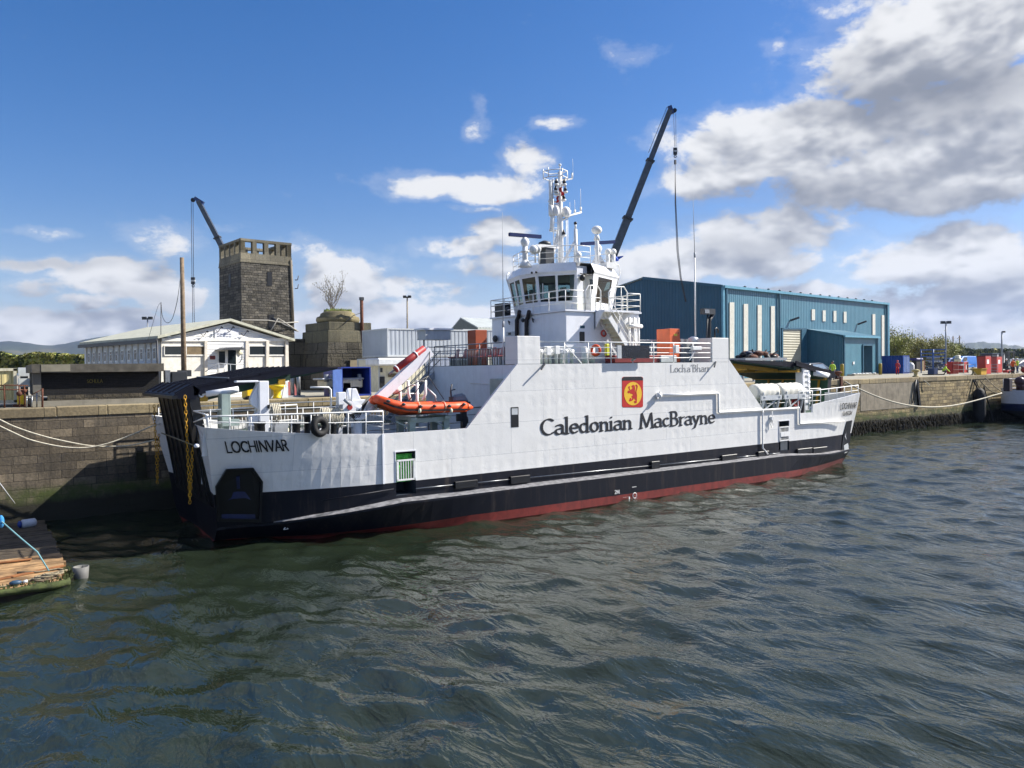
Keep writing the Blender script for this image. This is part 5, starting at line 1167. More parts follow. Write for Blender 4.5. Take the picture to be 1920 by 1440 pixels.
# low dark brick store
Yb = 14.6
BS = thing('brick_store', 'low black brick store with a thick flat concrete roof on the quay edge', 'building', (-3.5, 17, G))
x0, x1 = onY(66, 720, Yb).x, onY(298, 712, Yb).x; zt = onY(150, 698, Yb).z; zp = onY(150, 740, Yb).z
DB = stone('black_brick', '17171a', '0e0f12', '24231f', .24, .085, bump=.5, msize=.012, rugged=.3, stain=.4)
b = MB(); b.use(DB).box(x0, x1, Yb, Yb + 5.5, zp, zt); b.build('wall', None, BS)
b = MB(); b.use(stone('plinth_block', '5f594b', '4a453a', '26231d', .42, .29, bump=1.2, rugged=1.2, stain=.4)).box(x0 + .5, x1, Yb - .12, Yb, G + .28, zp); b.build('plinth', None, BS)
b = MB(); b.use(CONC).box(x0 - .2, x1, Yb - .35, Yb + 5.5, G, G + .27); b.build('footing', None, BS)
b = MB(); b.use(mat('roof_concrete', '5b574e', .9, var=.35, scale=1.5, streak=.5)).box(x0 - .15, x1 + .2, Yb - .35, Yb + 5.9, zt, zt + .42); b.use(mat('roof_concrete_pale', '85806f', .9)).box(x0 + .25, x0 + 1.5, Yb - .37, Yb - .3, zt + .05, zt + .40); b.build('roof', None, BS)
p = onY(163, 718, Yb); t = MB(); letters(t, 'SCHULA', on_side(p.x, p.z, Yb - .012), .72, .17, (.1, .08, 0)); t.build('painted_word', mat('faded_yellow', '6b6224', .9, var=.4), BS, recalc=False)
b = MB(); b.use(mat('pillar_concrete', '6b6860', .9)).box(x0 - .1, x0 + .25, Yb - .1, Yb + .6, G, zt); b.build('corner_post', None, BS)
b = MB(); p, q = onY(80, 697, 21), onY(262, 687, 21); b.use(mat('panel_white', 'c9ccc8', .5, var=.1)).box(p.x, q.x, 21, 23, p.z - 1.4, q.z); tag(b.build('white_panel_stack', None, bevel=.03), 'long stack of whitish panels showing over the flat roof of the black brick store', 'panels')
p, q = onY(35, 711, 22), onY(56, 689, 22)
for k, z1, lab in ((0, q.z, 'upper white crate of the stack between the cream container and the black brick store'), (1, q.z - .62, 'lower white crate of the stack between the cream container and the black brick store')):
    T = thing('crate', lab, 'crate', ((p.x + q.x) / 2, 22.5, z1 - .6), 'white crates in a stack'); b = MB(); b.use(mat('panel_white', 'c9ccc8')).box(p.x, q.x, 22, 23, z1 - .5, z1); b.build('body', None, T); b = MB(); b.use(DGREY).box(p.x + .1, q.x - .1, 22.1, 22.9, z1 - (.62 if k == 0 else z1 - G), z1 - .5); b.build('skid', None, T)
# cream shipping container at the left edge
CC = thing('shipping_container', 'cream yellow corrugated shipping container at the left edge of the picture', 'container', (-10, 18, G))
p, q = onY(-60, 757, 16.2), onY(31, 691, 16.2); CCM = cladding('cream_corrugated', 'd9c98e', .28, depth=.05)
b = MB(); b.use(CCM).box(p.x - 3, q.x - .12, 16.25, 18.6, G + .25, q.z - .1); b.build('body', None, CC)
b = MB(); b.use(CREAM)
for z in (G + .18, q.z - .12): b.box(p.x - 3, q.x, 16.18, 18.65, z, z + .14)
b.box(q.x - .14, q.x, 16.18, 16.34, G + .2, q.z); b.build('frame', None, CC)
# rusty rail and posts
b = MB(); b.use(RUST)
for py in (722, 730): b.cyl(onY(-20, py, 14.4), onY(53, py + 1, 14.4), .03, seg=5)
for px in (8, 36, 46): q = onY(px, 735, 14.4); b.cyl((q.x, 14.4, G), (q.x, 14.4, onY(px, 722, 14.4).z), .035, seg=5)
q = onY(36, 738, 14.3); b.ball(q, .13); q = onY(46, 733, 14.4); b.ball(q, .1)
tag(b.build('rusty_railing', None), 'rusty railing in front of the cream container', 'railing')
b = MB(); b.use(STEEL)
for px in (50, 60, 69): b.cyl(onY(px, 766, 13.6), onY(px, 742 if px < 69 else 736, 13.6), .035, seg=5)
b.cyl(onY(48, 743, 13.6), onY(79, 743, 13.6), .03, seg=5); b.use(RUST).cyl(onY(79.5, 765, 13.5), onY(79.5, 728, 13.5), .05, seg=6); b.cyl(onY(79, 730, 13.5), onY(58, 741, 13.5), .02, seg=4)
tag(b.build('quay_ladder_rail', None), 'grey ladder hand rails with one tall rusty post on the quay edge', 'ladder rail')
b = MB(); p, q = onY(33, 757, 15), onY(52, 740, 15); b.use(YELLOW).box(p.x, q.x, 15, 15.6, G + .1, q.z); b.use(RUST).box(p.x - .2, q.x + .1, 14.9, 15.7, G, G + .12); tag(b.build('yellow_crate', None, bevel=.03), 'small yellow crate between the cream container and the black brick store', 'crate')
# ------------------------------------------------------------------ white hall with the gable
KA = R_(14); gd = Vector((math.cos(KA), math.sin(KA), 0)); sd = Vector((-math.sin(KA), math.cos(KA), 0))
K = at(302, 697, 46); K.z = G
kr = Vector((*reach((K.x, K.y), gd[:2], 541, 8.5), G))
def reach2(p, d, px, zz, far_=60.0):
    f = lambda t: projx((p[0] + d[0] * t, p[1] + d[1] * t, zz))[0]
    best = min((k * .05 for k in range(int(far_ / .05))), key=lambda t: abs(f(t) - px)); return Vector((p[0] + d[0] * best, p[1] + d[1] * best, G))
kb = reach2((K.x, K.y), sd[:2], 158, 8.5, 40)
GN = Vector((math.sin(KA), -math.cos(KA), 0)); SN = Vector((-math.cos(KA), -math.sin(KA), 0))
gp = lambda px, py, o=0.0: plane_pt(px, py, K + GN * o, GN)
sp = lambda px, py, o=0.0: plane_pt(px, py, K + SN * o, SN)
ez = (gp(302, 634).z + gp(541, 641).z) / 2; mid = (K + kr) / 2; az = gp(projx(mid)[0], 606).z
WHL = thing('white_hall', 'white single storey hall with a low pitched roof and lettered gable sign', 'building', tuple(mid), None)
RND = mat('rough_render', 'd6d2c6', .9, var=.12, scale=3, bump=.3, streak=.35, dirt='8f8a7c'); BRD = cladding('white_boards', 'e6e6e2', .16, vertical=False, depth=.03, rough=.5); HALLS = mat('hall_side', 'cfd2d4', .7, var=.06, streak=.25)
up = Vector((0, 0, 1)); dep = kb - K
def V3(base, z): return Vector((base.x, base.y, z))
b = MB(); b.use(RND).face([K, kr, V3(kr, ez), V3(K, ez)]); b.use(BRD).face([V3(K, ez), V3(kr, ez), V3(mid, az)])
b.use(HALLS).face([K, kb, V3(kb, ez), V3(K, ez)]); kc = kr + dep; b.face([kr, kc, V3(kc, ez), V3(kr, ez)]); b.face([kb, kc, V3(kc, ez), V3(mid + dep, az), V3(kb, ez)])
b.build('wall', None, WHL, recalc=False)
b = MB(); b.use(mat('felt_roof', 'b5b5a3', .8, var=.1, streak=.3)); ov = gd * .3 + up * -.05; fo = GN * .35
for s, e in ((K, -1), (kr, 1)):
    a0 = V3(s, ez) + gd * (.3 * e) + fo; r0 = V3(mid, az + .12) + fo; a1 = a0 + dep - fo; r1 = r0 + dep - fo
    b.prism([a0, a1, r1, r0], (0, 0, .16))
b.build('roof', None, WHL)
b = MB(); b.use(DGREY); g0 = V3(K, ez - .12) - gd * .35 + fo; b.beam(g0, g0 + dep - fo, .14, .22); b.cyl(g0, V3(K - gd * .2, G), .06, seg=6); b.build('gutter', None, WHL)
# pilasters, boarded centre, windows, door on the gable
def gbox(x0p, y0p, x1p, y1p, d, m, name=None, mb=None, d0=-.02):
    a, c, e, f = gp(x0p, y1p), gp(x1p, y1p), gp(x1p, y0p), gp(x0p, y0p); q = mb or MB(); q.use(m)
    q.hexa([a + GN * d0, c + GN * d0, c + GN * d, a + GN * d, f + GN * d0, e + GN * d0, e + GN * d, f + GN * d])
    return q.build(name, None, WHL) if name else q
PIL = mat('pilaster', 'cfc8ba', .85, var=.1, streak=.3)
for px in (384.5, 461.5, 500, 536): gbox(px - 2.7, 639, px + 2.7, 745, .14, PIL, 'pilaster')
gbox(388, 638, 459, 745, .06, BRD, 'boarded_panel'); gbox(302, 634, 541, 640, .10, mat('fascia_white', 'dedcd4', .6), 'band')
HG = glass('hall_glass', '22282a', .15); HB = mat('boarded_window', '6b5b40', .7, var=.3)
for (a, c) in ((308, 341), (349, 382), (467, 496.5), (503.5, 533.5)):
    w = gbox(a, 649, c, 665.5, .03, HB if a == 349 else HG, 'window'); q = MB()
    for k in ((a - 1, 648, c + 1, 649.4), (a - 1, 665, c + 1, 667), (a - 1, 648, a, 667), (c, 648, c + 1, 667)): gbox(*k, .07, mat('frame_white', 'e2e0d8', .6), None, q)
    tag(q.build('frame', None, w))
dr = gbox(407, 656, 444, 700, .09, mat('frame_white', 'e2e0d8'), 'door'); q = gbox(409, 659, 420.5, 683, .11, HG); gbox(426, 657, 441, 700, .11, GLASS, None, q); q.build('pane', None, dr); 
q = MB(); q.use(DGREY).prism([gp(401, 657), gp(449, 656), gp(440, 652), gp(411, 652.5)], GN * .9); q.build('canopy', None, WHL)
gbox(392.5, 667, 402.5, 674, .08, mat('plaque_red', '6b2f2c', .6), 'plaque')
sg = gbox(402, 617.5, 446.5, 634, .06, mat('sign_white', 'd3d5da', .5), 'sign'); t = MB()
p0_, p1_ = gp(407, 632, .075), gp(440, 632, .075); fn = lambda a, c, k: p0_ + gd * a + up * c + GN * k
letters(t, 'SELF CATERING'.replace('F', 'E').replace('S', 'S').replace('LE', 'L').replace(' ', ' '), fn, .95, .12, (.14, .12, 0)) if False else None
for k in range(5):
    for row in (0, 1): t.beam(p0_ + gd * (.2 * k + .02) + up * (.05 + .16 * row), p0_ + gd * (.2 * k + .16) + up * (.05 + .16 * row), .01, .05)
t.build('sign_line', mat('sign_grey', '8d9096', .6), sg)
q = MB(); q.lathe(gp(450, 661, .1), [(.16, -.02), (.16, .06), (.08, .1)], 14, tuple(GN)); q.build('bulkhead_light', CREAM, WHL)
for px, py in ((381, 628), (408, 620), (430, 619.5), (456.5, 627)):
    q = MB(); o0 = gp(px, py + 3, .05); q.cyl(o0, gp(px - 4, py - 2, .35), .02, seg=5); q.cyl(o0, gp(px + 6, py - 5, .35), .02, seg=5); q.beam(gp(px + 6, py - 7, .35), gp(px + 10, py - 5, .4), .1); q.build('sign_lamp', DGREY, WHL)
q = MB(); a0, a1, a2 = gp(385, 697, 1.3), gp(410, 681, 1.3), gp(445, 684, 1.3); q.tube([a0, a1, a2], .025); 
for f in (a1, gp(420, 681.5, 1.3), gp(432, 682.5, 1.3)): q.cyl(f, f - up * 1.0, .025, seg=5)
q.tube([gp(455, 648, .1), gp(455, 672, .1), gp(449, 680, .1)], .02); q.build('handrail', GREY, WHL)
# side windows
for k in range(12):
    px = (168, 177.5, 187.5, 198.5, 209, 219.5, 230.5, 243, 255, 266.5, 280, 291)[k]; wd = 2.0 + k * .11; f = (px - 166) / 125; yt, yb_ = 660 - 10 * f, 682 - 6.5 * f
    a, c, e, g_ = sp(px - wd, yb_), sp(px + wd, yb_), sp(px + wd, yt), sp(px - wd, yt)
    q = MB(); q.use(mat('frame_white', 'e2e0d8')).hexa([a - SN * .02, c - SN * .02, c + SN * .05, a + SN * .05, g_ - SN * .02, e - SN * .02, e + SN * .05, g_ + SN * .05]); w = q.build('window', None, WHL)
    q = MB(); q.use(HG); i_ = [a.lerp(e, .14), c.lerp(g_, .14), e.lerp(a, .14), g_.lerp(c, .14)]; m0, m1 = i_[0].lerp(i_[3], .68), i_[1].lerp(i_[2], .68)
    q.face([v_ + SN * .055 for v_ in (i_[0], i_[1], m1, m0)]); q.face([v_ + SN * .055 for v_ in (m0.lerp(i_[3], .15), m1.lerp(i_[2], .15), i_[2], i_[3])]); q.build('pane', None, w, recalc=False)
    a, c = sp(px - wd * 2.0, 690 - 4 * f), sp(px - wd * 2.0, 655 - 12 * f); q = MB(); q.use(PIL).beam(a, V3(a, ez - .1), .14, .12); q.build('pilaster', None, WHL)
# timber pole with its cable, thin pole
b = MB(); q = onY(345, 715, 16.5); q2 = onY(341, 483, 16.5); b.use(WOOD).tube([(q.x, q.y, G - .1), q2], .16, 8, True, .11); b.use(DGREY).box(q.x - .35, q.x + .35, q.y - .3, q.y, onY(345, 706, q.y).z, onY(345, 694, q.y).z); tag(b.build('timber_pole', None), 'tall bare timber pole standing in front of the white hall', 'pole')
b = MB(); q = K + GN * .1 - gd * .1; top2 = plane_pt(302, 567, q, GN); b.cyl(V3(q, G), V3(top2, top2.z), .025, seg=5); pts = path([(302, 567), (304, 590), (309, 602), (316, 605), (324, 595), (333, 560), (340, 505)], [top2.y, top2.y - .5, top2.y - 1.2, top2.y - 2, top2.y - 3, top2.y - 4, q2.y]); b.tube(pts, .018, 4); b.tube(path([(302, 567), (296, 575), (287, 605), (277, 640), (273, 660)], [top2.y, top2.y - .2, top2.y - .3, top2.y - .4, top2.y - .3]), .015, 4); tag(b.build('cable_mast', DGREY), 'thin mast carrying a loose black cable to the timber pole', 'cable')
# distant lamp over the hall
def lamp(px, ytop, ybase, d, label, heads=2, w=12, double=True, m=GREY, group='floodlight masts'):
    T = thing('floodlight_mast', label, 'floodlight', tuple(V3(at(px, ybase, d), G)), group)
    a = at(px, ytop, d); b = MB(); b.use(m).tube([V3(at(px, ybase, d), G - .05), a], .0022 * d * .6, 6, True, .0015 * d * .6); b.build('pole', None, T)
    s = d / 1443; r = RGT
    for e in ((-1, 1) if double else (1,)):
        b = MB(); c = a + r * (e * w * .32 * s); b.use(DGREY).obox((c.x, c.y), math.atan2(r.y, r.x), w * .42 * s, .4, c.z - .18 * w * s, c.z + .12 * w * s); b.build('lamp_head', None, T)
    return T
lamp(276.5, 596, 640, 120, 'distant floodlight mast with a ring of lamps rising behind the white hall roof', w=18)
# ------------------------------------------------------------------ stone tower
TA = R_(6); td = Vector((math.cos(TA), math.sin(TA), 0)); ts = Vector((-math.sin(TA), math.cos(TA), 0))
tc = at(456, 697, 75); tc.z = G
zt_ = lambda py: at(456, py, 75).z
tr = Vector((*reach((tc.x, tc.y), td[:2], 547, 17), G)); lw = (tr - tc).length
tl = reach2((tc.x, tc.y), ts[:2], 412, 17, 20); ll = (tl - tc).length
TW = thing('stone_tower', 'square dark stone tower with an open pillared top storey', 'tower', tuple(tc + td * lw / 2 + ts * ll / 2))
cen = tc + td * lw / 2 + ts * ll / 2
def ring(k, z, kx=None): 
    hx, hy = lw / 2 * k, ll / 2 * k
    return [V3(cen - td * hx - ts * hy, z), V3(cen + td * hx - ts * hy, z), V3(cen + td * hx + ts * hy, z), V3(cen - td * hx + ts * hy, z)]
def frust(mb, k0, z0, k1, z1):
    a, c = ring(k0, z0), ring(k1, z1); return mb.hexa(a + c)
TST = stone('tower_rubble', '77746c', '4d4b45', '262522', .46, .25, axis='A', ang=TA + .35, bump=1.4, rugged=1.6, msize=.02, stain=.5, offset=.4, wob=2.0); TSM = stone('tower_ashlar', '8c8878', '6e6a5a', '46433a', 1.4, .9, axis='A', ang=TA + .35, bump=.5, rugged=.5, stain=.4)
b = MB(); b.use(TST); frust(b, 1.065, G, 1.01, zt_(490)); b.build('wall', None, TW)
b = MB(); b.use(TSM); frust(b, 1.025, zt_(490), 1.0, zt_(474)); frust(b, 1.035, zt_(491.5), 1.035, zt_(489.5)); b.build('cornice', None, TW)
b = MB(); b.use(TSM); zl, zh = zt_(474), zt_(447)
for (o, d_, L_) in ((tc, td, lw), (tc, ts, ll), (tc + ts * ll, td, lw), (tc + td * lw, ts, ll)):
    inward = (cen - (o + d_ * L_ / 2)).normalized()
    for k in range(5):
        w = .42; s0 = k * (L_ - w) / 4; a = o + d_ * s0; b.hexa([V3(q, zl) for q in (a, a + d_ * w, a + d_ * w + inward * .45, a + inward * .45)] + [V3(q, zh - .26) for q in (a, a + d_ * w, a + d_ * w + inward * .45, a + inward * .45)])
    b.hexa([V3(q, zh - .26) for q in (o - d_ * .05, o + d_ * (L_ + .05), o + d_ * (L_ + .05) + inward * .55, o + inward * .55)] + [V3(q, zh) for q in (o - d_ * .05, o + d_ * (L_ + .05), o + d_ * (L_ + .05) + inward * .55, o + inward * .55)])
b.build('pillared_top', None, TW)
tn = -ts; tpn = lambda px, py: plane_pt(px, py, tc + tn * (.06 if py < 560 else .12), tn); tl_ = lambda px, py: plane_pt(px, py, tc - td * (.06 if py < 560 else .16), -td)
for (x0p, y0p, x1p, y1p, f, nn) in ((501, 510, 510, 536, tpn, tn), (503, 590, 514, 618, tpn, tn), (429, 514, 433, 538, tl_, -td), (431, 594, 434, 606, tl_, -td)):
    q = MB(); a, c, e, g_ = f(x0p, y1p), f(x1p, y1p), f(x1p, y0p), f(x0p, y0p); q.use(BLACK).hexa([a - nn * .3, c - nn * .3, c + nn * .03, a + nn * .03, g_ - nn * .3, e - nn * .3, e + nn * .03, g_ + nn * .03]); q.build('window', None, TW)
q = MB(); q.use(mat('pipe_stone', '7c7465', .8)).cyl(tpn(545.5, 488), tpn(549.5, 606), .14, seg=8); q.build('drainpipe', None, TW)
for y in (525, 541): q = MB(); q.use(DGREY).tube([tpn(553, y), tpn(558, y), tpn(559.5, y - 8)], .05, 5); q.build('bracket', DGREY, TW)
q = MB(); q.use(mat('conduit_pale', 'a8a49a', .7)).tube([tpn(451, 625) + tn * .3, tpn(451, 600) + tn * .3, tpn(500, 601) + tn * .4, tpn(530, 606) + tn * .5, tpn(556, 604) + tn * .4], .06, 5); q.tube([tpn(503, 622) + tn * .5, tpn(518, 597) + tn * .5, tpn(527, 603) + tn * .5, tpn(556, 622) + tn * .4], .06, 5); q.build('conduit', None, TW)
q = MB(); q.tube([tpn(510, 596), tpn(530, 608), tpn(556, 620)], .12, 5); q.build('dark_beam', DGREY, TW)
# stepped stone pedestal with its dome
pc = at(618, 697, 62); pc.z = G; pz = lambda py: at(618, py, 62).z
pr = Vector((*reach((pc.x, pc.y), td[:2], 697, 9), G)); plw = (pr - pc).length
pl = reach2((pc.x, pc.y), ts[:2], 573, 9, 20); pll = (pl - pc).length
PD = thing('stone_pedestal', 'massive tapering stone pedestal topped by a low mossy dome', 'pedestal', tuple(pc + td * plw / 2 + ts * pll / 2))
cen, lw, ll = pc + td * plw / 2 + ts * pll / 2, plw, pll
SM1 = stone('pedestal_ashlar', '807d6c', '64614f', '3a382f', 1.15, 3.0, axis='A', ang=TA + .35, bump=.4, rugged=.4, stain=.5); SM2 = stone('pedestal_rough', '625f54', '3b3931', '211f1a', 1.0, 1.05, axis='A', ang=TA + .35, bump=1.6, rugged=1.8, msize=.03, stain=.4)
b = MB(); b.use(SM1); frust(b, 1.0, pz(619), 1.0, pz(603)); frust(b, 1.11, pz(642), 1.09, pz(619)); b.use(SM2); frust(b, 1.15, pz(656), 1.13, pz(642)); frust(b, 1.20, pz(670), 1.17, pz(656)); frust(b, 1.26, G, 1.22, pz(670)); b.build('steps', None, PD, bevel=.04)
b = MB(); b.use(stone('dome_stone', '8f8668', '777052', '4a4534', 1.3, .6, axis='A', ang=TA, bump=.5)); dc = V3(cen, pz(603)); r = lw * .44; b.lathe(dc, [(r, 0), (r * 1.06, .25), (r * 1.02, .5), (r * .86, .62), (r * .84, .8), (r * .62, 1.02), (r * .3, 1.05)], 24); b.build('dome', None, PD)
random.seed(2); b = MB(); GRS = mat('moss_grass', '6d7a34', .9, var=.4, scale=5)
for k in range(500):
    a, rr_ = random.random() * 6.28, r * .68 * random.random() ** .5; x, y = dc.x + rr_ * math.cos(a), dc.y + rr_ * math.sin(a); h = .1 + .2 * random.random(); z = dc.z + 1.0; w = .03; b.face([(x - w, y, z), (x + w, y, z), (x + random.uniform(-.1, .1), y + random.uniform(-.1, .1), z + h)])
b.build('moss', GRS, PD, recalc=False)
dp = lambda px, py: plane_pt(px, py, pc + tn * (.26 * pll / 2 + .02), tn)
q = MB(); q.use(mat('blocked_door', '8a7f68', .9)).prism([dp(656, 692), dp(675, 692), dp(675, 674), dp(656, 674)], tn * .06); q.use(BLACK).prism([dp(654, 673.5), dp(677, 673.5), dp(677, 672), dp(654, 672)], tn * .1); q.prism([dp(674.5, 692), dp(677, 692), dp(677, 673), dp(674.5, 673)], tn * .09); q.build('blocked_doorway', None, PD)
# sapling on the dome
def leafy(name, label, base, H, R, nleaf, leaf, lm, tm, cat='tree', group=None, seed=1, stems=5, lift=.35, lsize=1.0, trunk_r=.07, airy=.7):
    random.seed(seed); T = thing(name, label, cat, tuple(base), group); b = MB(); b.use(tm); tips = []
    def limb(p, d, L, r, lev):
        n = 4; pts = [p]
        for i in range(n):
            d = (d + Vector((random.uniform(-.22, .22), random.uniform(-.22, .22), random.uniform(-.05, .16)))).normalized(); p = p + d * (L / n); pts.append(p)
        b.tube(pts, r, 5 if lev < 2 else 4, False, r * .5)
        if lev < 3:
            for i in range(3 if lev else 4):
                q = pts[1 + random.randrange(n)]; e = (d + Vector((random.uniform(-1, 1), random.uniform(-1, 1), random.uniform(-.2, .6))) * airy).normalized(); limb(q, e, L * random.uniform(.45, .7), r * .55, lev + 1)
        else: pass
        tips.append((pts[-1], lev)); 
        if lev > 0: tips.append((pts[2], lev))
    for s in range(stems):
        a = s * 6.28 / stems + random.random(); limb(Vector(base), Vector((math.cos(a) * R / H * .8, math.sin(a) * R / H * .8, 1)).normalized() if stems > 1 else Vector((0, 0, 1)), H * (.55 if stems > 1 else .6), trunk_r, 0)
    b.build('trunk', None, T, recalc=False)
    c = MB(); c.use(lm)
    for k in range(nleaf):
        p, lev = random.choice(tips); s = leaf * (.6 + .8 * random.random()); o = Vector((random.gauss(0, 1), random.gauss(0, 1), random.gauss(0, .8))) * leaf * lift * 8
        p = p + o; n = Vector((random.uniform(-1, 1), random.uniform(-1, 1), random.uniform(-1, 1))).normalized(); a_ = n.orthogonal().normalized() * s; c_ = n.cross(a_) * .6
        c.face([p - a_, p - c_, p + a_, p + c_])
    c.build('crown', None, T, recalc=False); return T
BARK = mat('bark', '4a4238', .9, var=.3); TWIG = mat('twig', '6d6459', .9, var=.2)
LEAF1 = mat('spring_leaf', '888c40', .6, var=.5, scale=.5); LEAF2 = mat('olive_leaf', '8e8a4c', .65, var=.5, scale=.4); LEAF3 = mat('dark_leaf', '3d4a22', .65, var=.5, scale=.5); LEAF4 = mat('dusty_leaf', '7b7a62', .8, var=.3)
leafy('sapling', 'leafless sapling growing from the mossy dome of the stone pedestal', dc + Vector((-.5, 0, .95)), 3.4, 1.7, 380, .05, LEAF4, TWIG, 'tree', None, 5, 6, .3, 1, .035, .55)
# low stone wall between tower and pedestal
b = MB(); q0, q1 = at(541, 700, 64), at(575, 700, 66); b.use(SM2).obox(((q0.x + q1.x) / 2, (q0.y + q1.y) / 2), TA, 3.4, 1.2, G, at(555, 636, 65).z); tag(b.build('stone_wall', None), 'low stone wall filling the gap between the white hall and the stone pedestal', 'wall')
# rusty post, floodlight post behind container
b = MB(); q = pc + td * plw * .72 + tn * .15; a0, a1 = plane_pt(678.5, 620, q, tn), plane_pt(678, 563, q, tn); b.use(RUST).tube([V3(a0, a0.z - 1.2), a1], .14, 6); b.use(DGREY).box(a1.x - .15, a1.x + .15, a1.y - .15, a1.y + .15, a1.z, a1.z + .25); b.tube([a1 + Vector((0, 0, -1)), plane_pt(662, 592, q, tn), plane_pt(641, 610, q, tn) + tn * .1], .03, 4); tag(b.build('rusty_post', None), 'rusty steel post with a stay cable on the edge of the stone pedestal', 'post')
T = lamp(763.5, 556, 690, 72, 'concrete floodlight post with two lamps standing behind the grey container', w=14, m=mat('post_concrete', '8f8778', .9, var=.2, streak=.4))
# ------------------------------------------------------------------ containers and plant behind the ferry
CA = R_(3)
def container(name, label, px0, px1, ytop, ybot, d, m, fm, W_=2.44, group=None, L_=None, cat='container', ang=CA):
    """near long side facing the camera, left corner at px0, right end at px1"""
    c = at(px0, ytop, d); dv = Vector((math.cos(ang), math.sin(ang), 0)); bk = Vector((-math.sin(ang), math.cos(ang), 0)); zb = at(px0, ybot, d).z; zt = c.z
    e = Vector((*reach2((c.x, c.y), dv[:2], px1, zt, 60)[:2], 0)) if L_ is None else Vector((c.x, c.y, 0)) + dv * L_
    L = (Vector((e.x, e.y, 0)) - Vector((c.x, c.y, 0))).length; o = Vector((c.x, c.y, 0))
    T = thing(name, label, cat, (c.x + dv.x * L / 2, c.y + dv.y * L / 2, zb), group)
    def hx(mb, a0, a1, b0, b1, z0, z1): mb.hexa([V3(o + dv * a + bk * q, z) for z in (z0, z1) for a, q in ((a0, b0), (a1, b0), (a1, b1), (a0, b1))])
    b = MB(); b.use(m); hx(b, .05, L - .05, .05, W_ - .05, zb + .12, zt - .06); b.build('body', None, T)
    b = MB(); b.use(fm)
    for z0, z1 in ((zb, zb + .15), (zt - .1, zt)):
        hx(b, 0, L, 0, .1, z0, z1); hx(b, 0, L, W_ - .1, W_, z0, z1); hx(b, 0, .1, .1, W_ - .1, z0, z1); hx(b, L - .1, L, .1, W_ - .1, z0, z1)
    for a in (0, L - .1):
        for q in (0, W_ - .1): hx(b, a, a + .1, q, q + .1, zb + .15, zt - .1)
    b.build('frame', None, T); return T, o, dv, bk, L, zb, zt, hx
GC = cladding('grey_corrugated', 'a3aab2', .36, axis='A', ang=CA, depth=.08)
T, o, dv, bk, L, zb, zt, hx = container('shipping_container', 'pale grey corrugated shipping container stacked on a white cabin beside the stone pedestal', 726, 905, 615, 669, 58, GC, LGREY, 4.2)
T, o, dv, bk, L, zb, zt, hx = container('shipping_container', 'pale grey shipping container further back behind the shaded orange locker', 868, 990, 617, 668, 70, GC, LGREY)
T, o, dv, bk, L, zb, zt, hx = container('site_cabin', 'cream site cabin with a small window and dark doorway under the grey container', 710, 800, 671.5, 740, 56, CREAM, LGREY, 3.5, cat='cabin')
b = MB(); b.use(BLACK); p_ = lambda px, py: plane_pt(px, py, o - bk * .02, bk)
for x0p, y0p, x1p, y1p, m_ in ((700 + 12, 706, 709 + 12, 727, BLACK),): b.use(m_).prism([p_(x0p, y1p), p_(x1p, y1p), p_(x1p, y0p), p_(x0p, y0p)], -bk * .03)
b.use(HB).prism([p_(728, 707), p_(743, 707), p_(743, 700), p_(728, 700)], -bk * .03); b.use(DGREY).prism([p_(713, 698), p_(717, 698), p_(717, 690), p_(713, 690)], -bk * .03); b.build('window', None, T)
b = MB(); b.use(mat('tarp_white', 'd5d8da', .6)); q = at(735, 678, 57); b.obox((q.x, q.y), CA, 3.4, 2, q.z - .3, q.z + .25); tag(b.build('white_cover', None, bevel=.1), 'white covered bundle on top of the cream site cabin', 'cover')
# open blue skip container
BX = thing('open_container', 'bright blue container with its open end facing the ferry bow', 'container', tuple(V3(at(660, 735, 48), G)))
c = at(640, 688, 47); e = at(695, 688, 48.3); zb, zt = G, c.z; dv = (Vector((e.x, e.y, 0)) - Vector((c.x, c.y, 0))); Wd = dv.length; dv.normalize(); bk = Vector((-dv.y, dv.x, 0)); o = Vector((c.x, c.y, 0))
BI = mat('blue_shaded', '16338a', .5, var=.15, streak=.15, dirt='1a2340')  # shell blue darkened to stand in for the shadow inside
b = MB(); b.use(BI)
def hx2(mb, a0, a1, b0, b1, z0, z1): mb.hexa([V3(o + dv * a + bk * q, z) for z in (z0, z1) for a, q in ((a0, b0), (a1, b0), (a1, b1), (a0, b1))])
hx2(b, 0, .08, 0, 2.4, zb, zt); hx2(b, Wd - .08, Wd, 0, 2.4, zb, zt); hx2(b, .08, Wd - .08, 0, 2.4, zt - .08, zt); hx2(b, .08, Wd - .08, 0, 2.4, zb, zb + .1); hx2(b, .08, Wd - .08, 2.3, 2.4, zb + .1, zt - .08); b.build('shell', None, BX)
b = MB(); b.use(mat('blue_pale', '44609c', .5)); b.hexa([V3(o + dv * a + bk * q, z) for z in (zb, zt - .15) for a, q in ((-.9, -.6), (-.85, -.6), (.03, -.02), (-.02, -.02))]); b.build('door', None, BX)
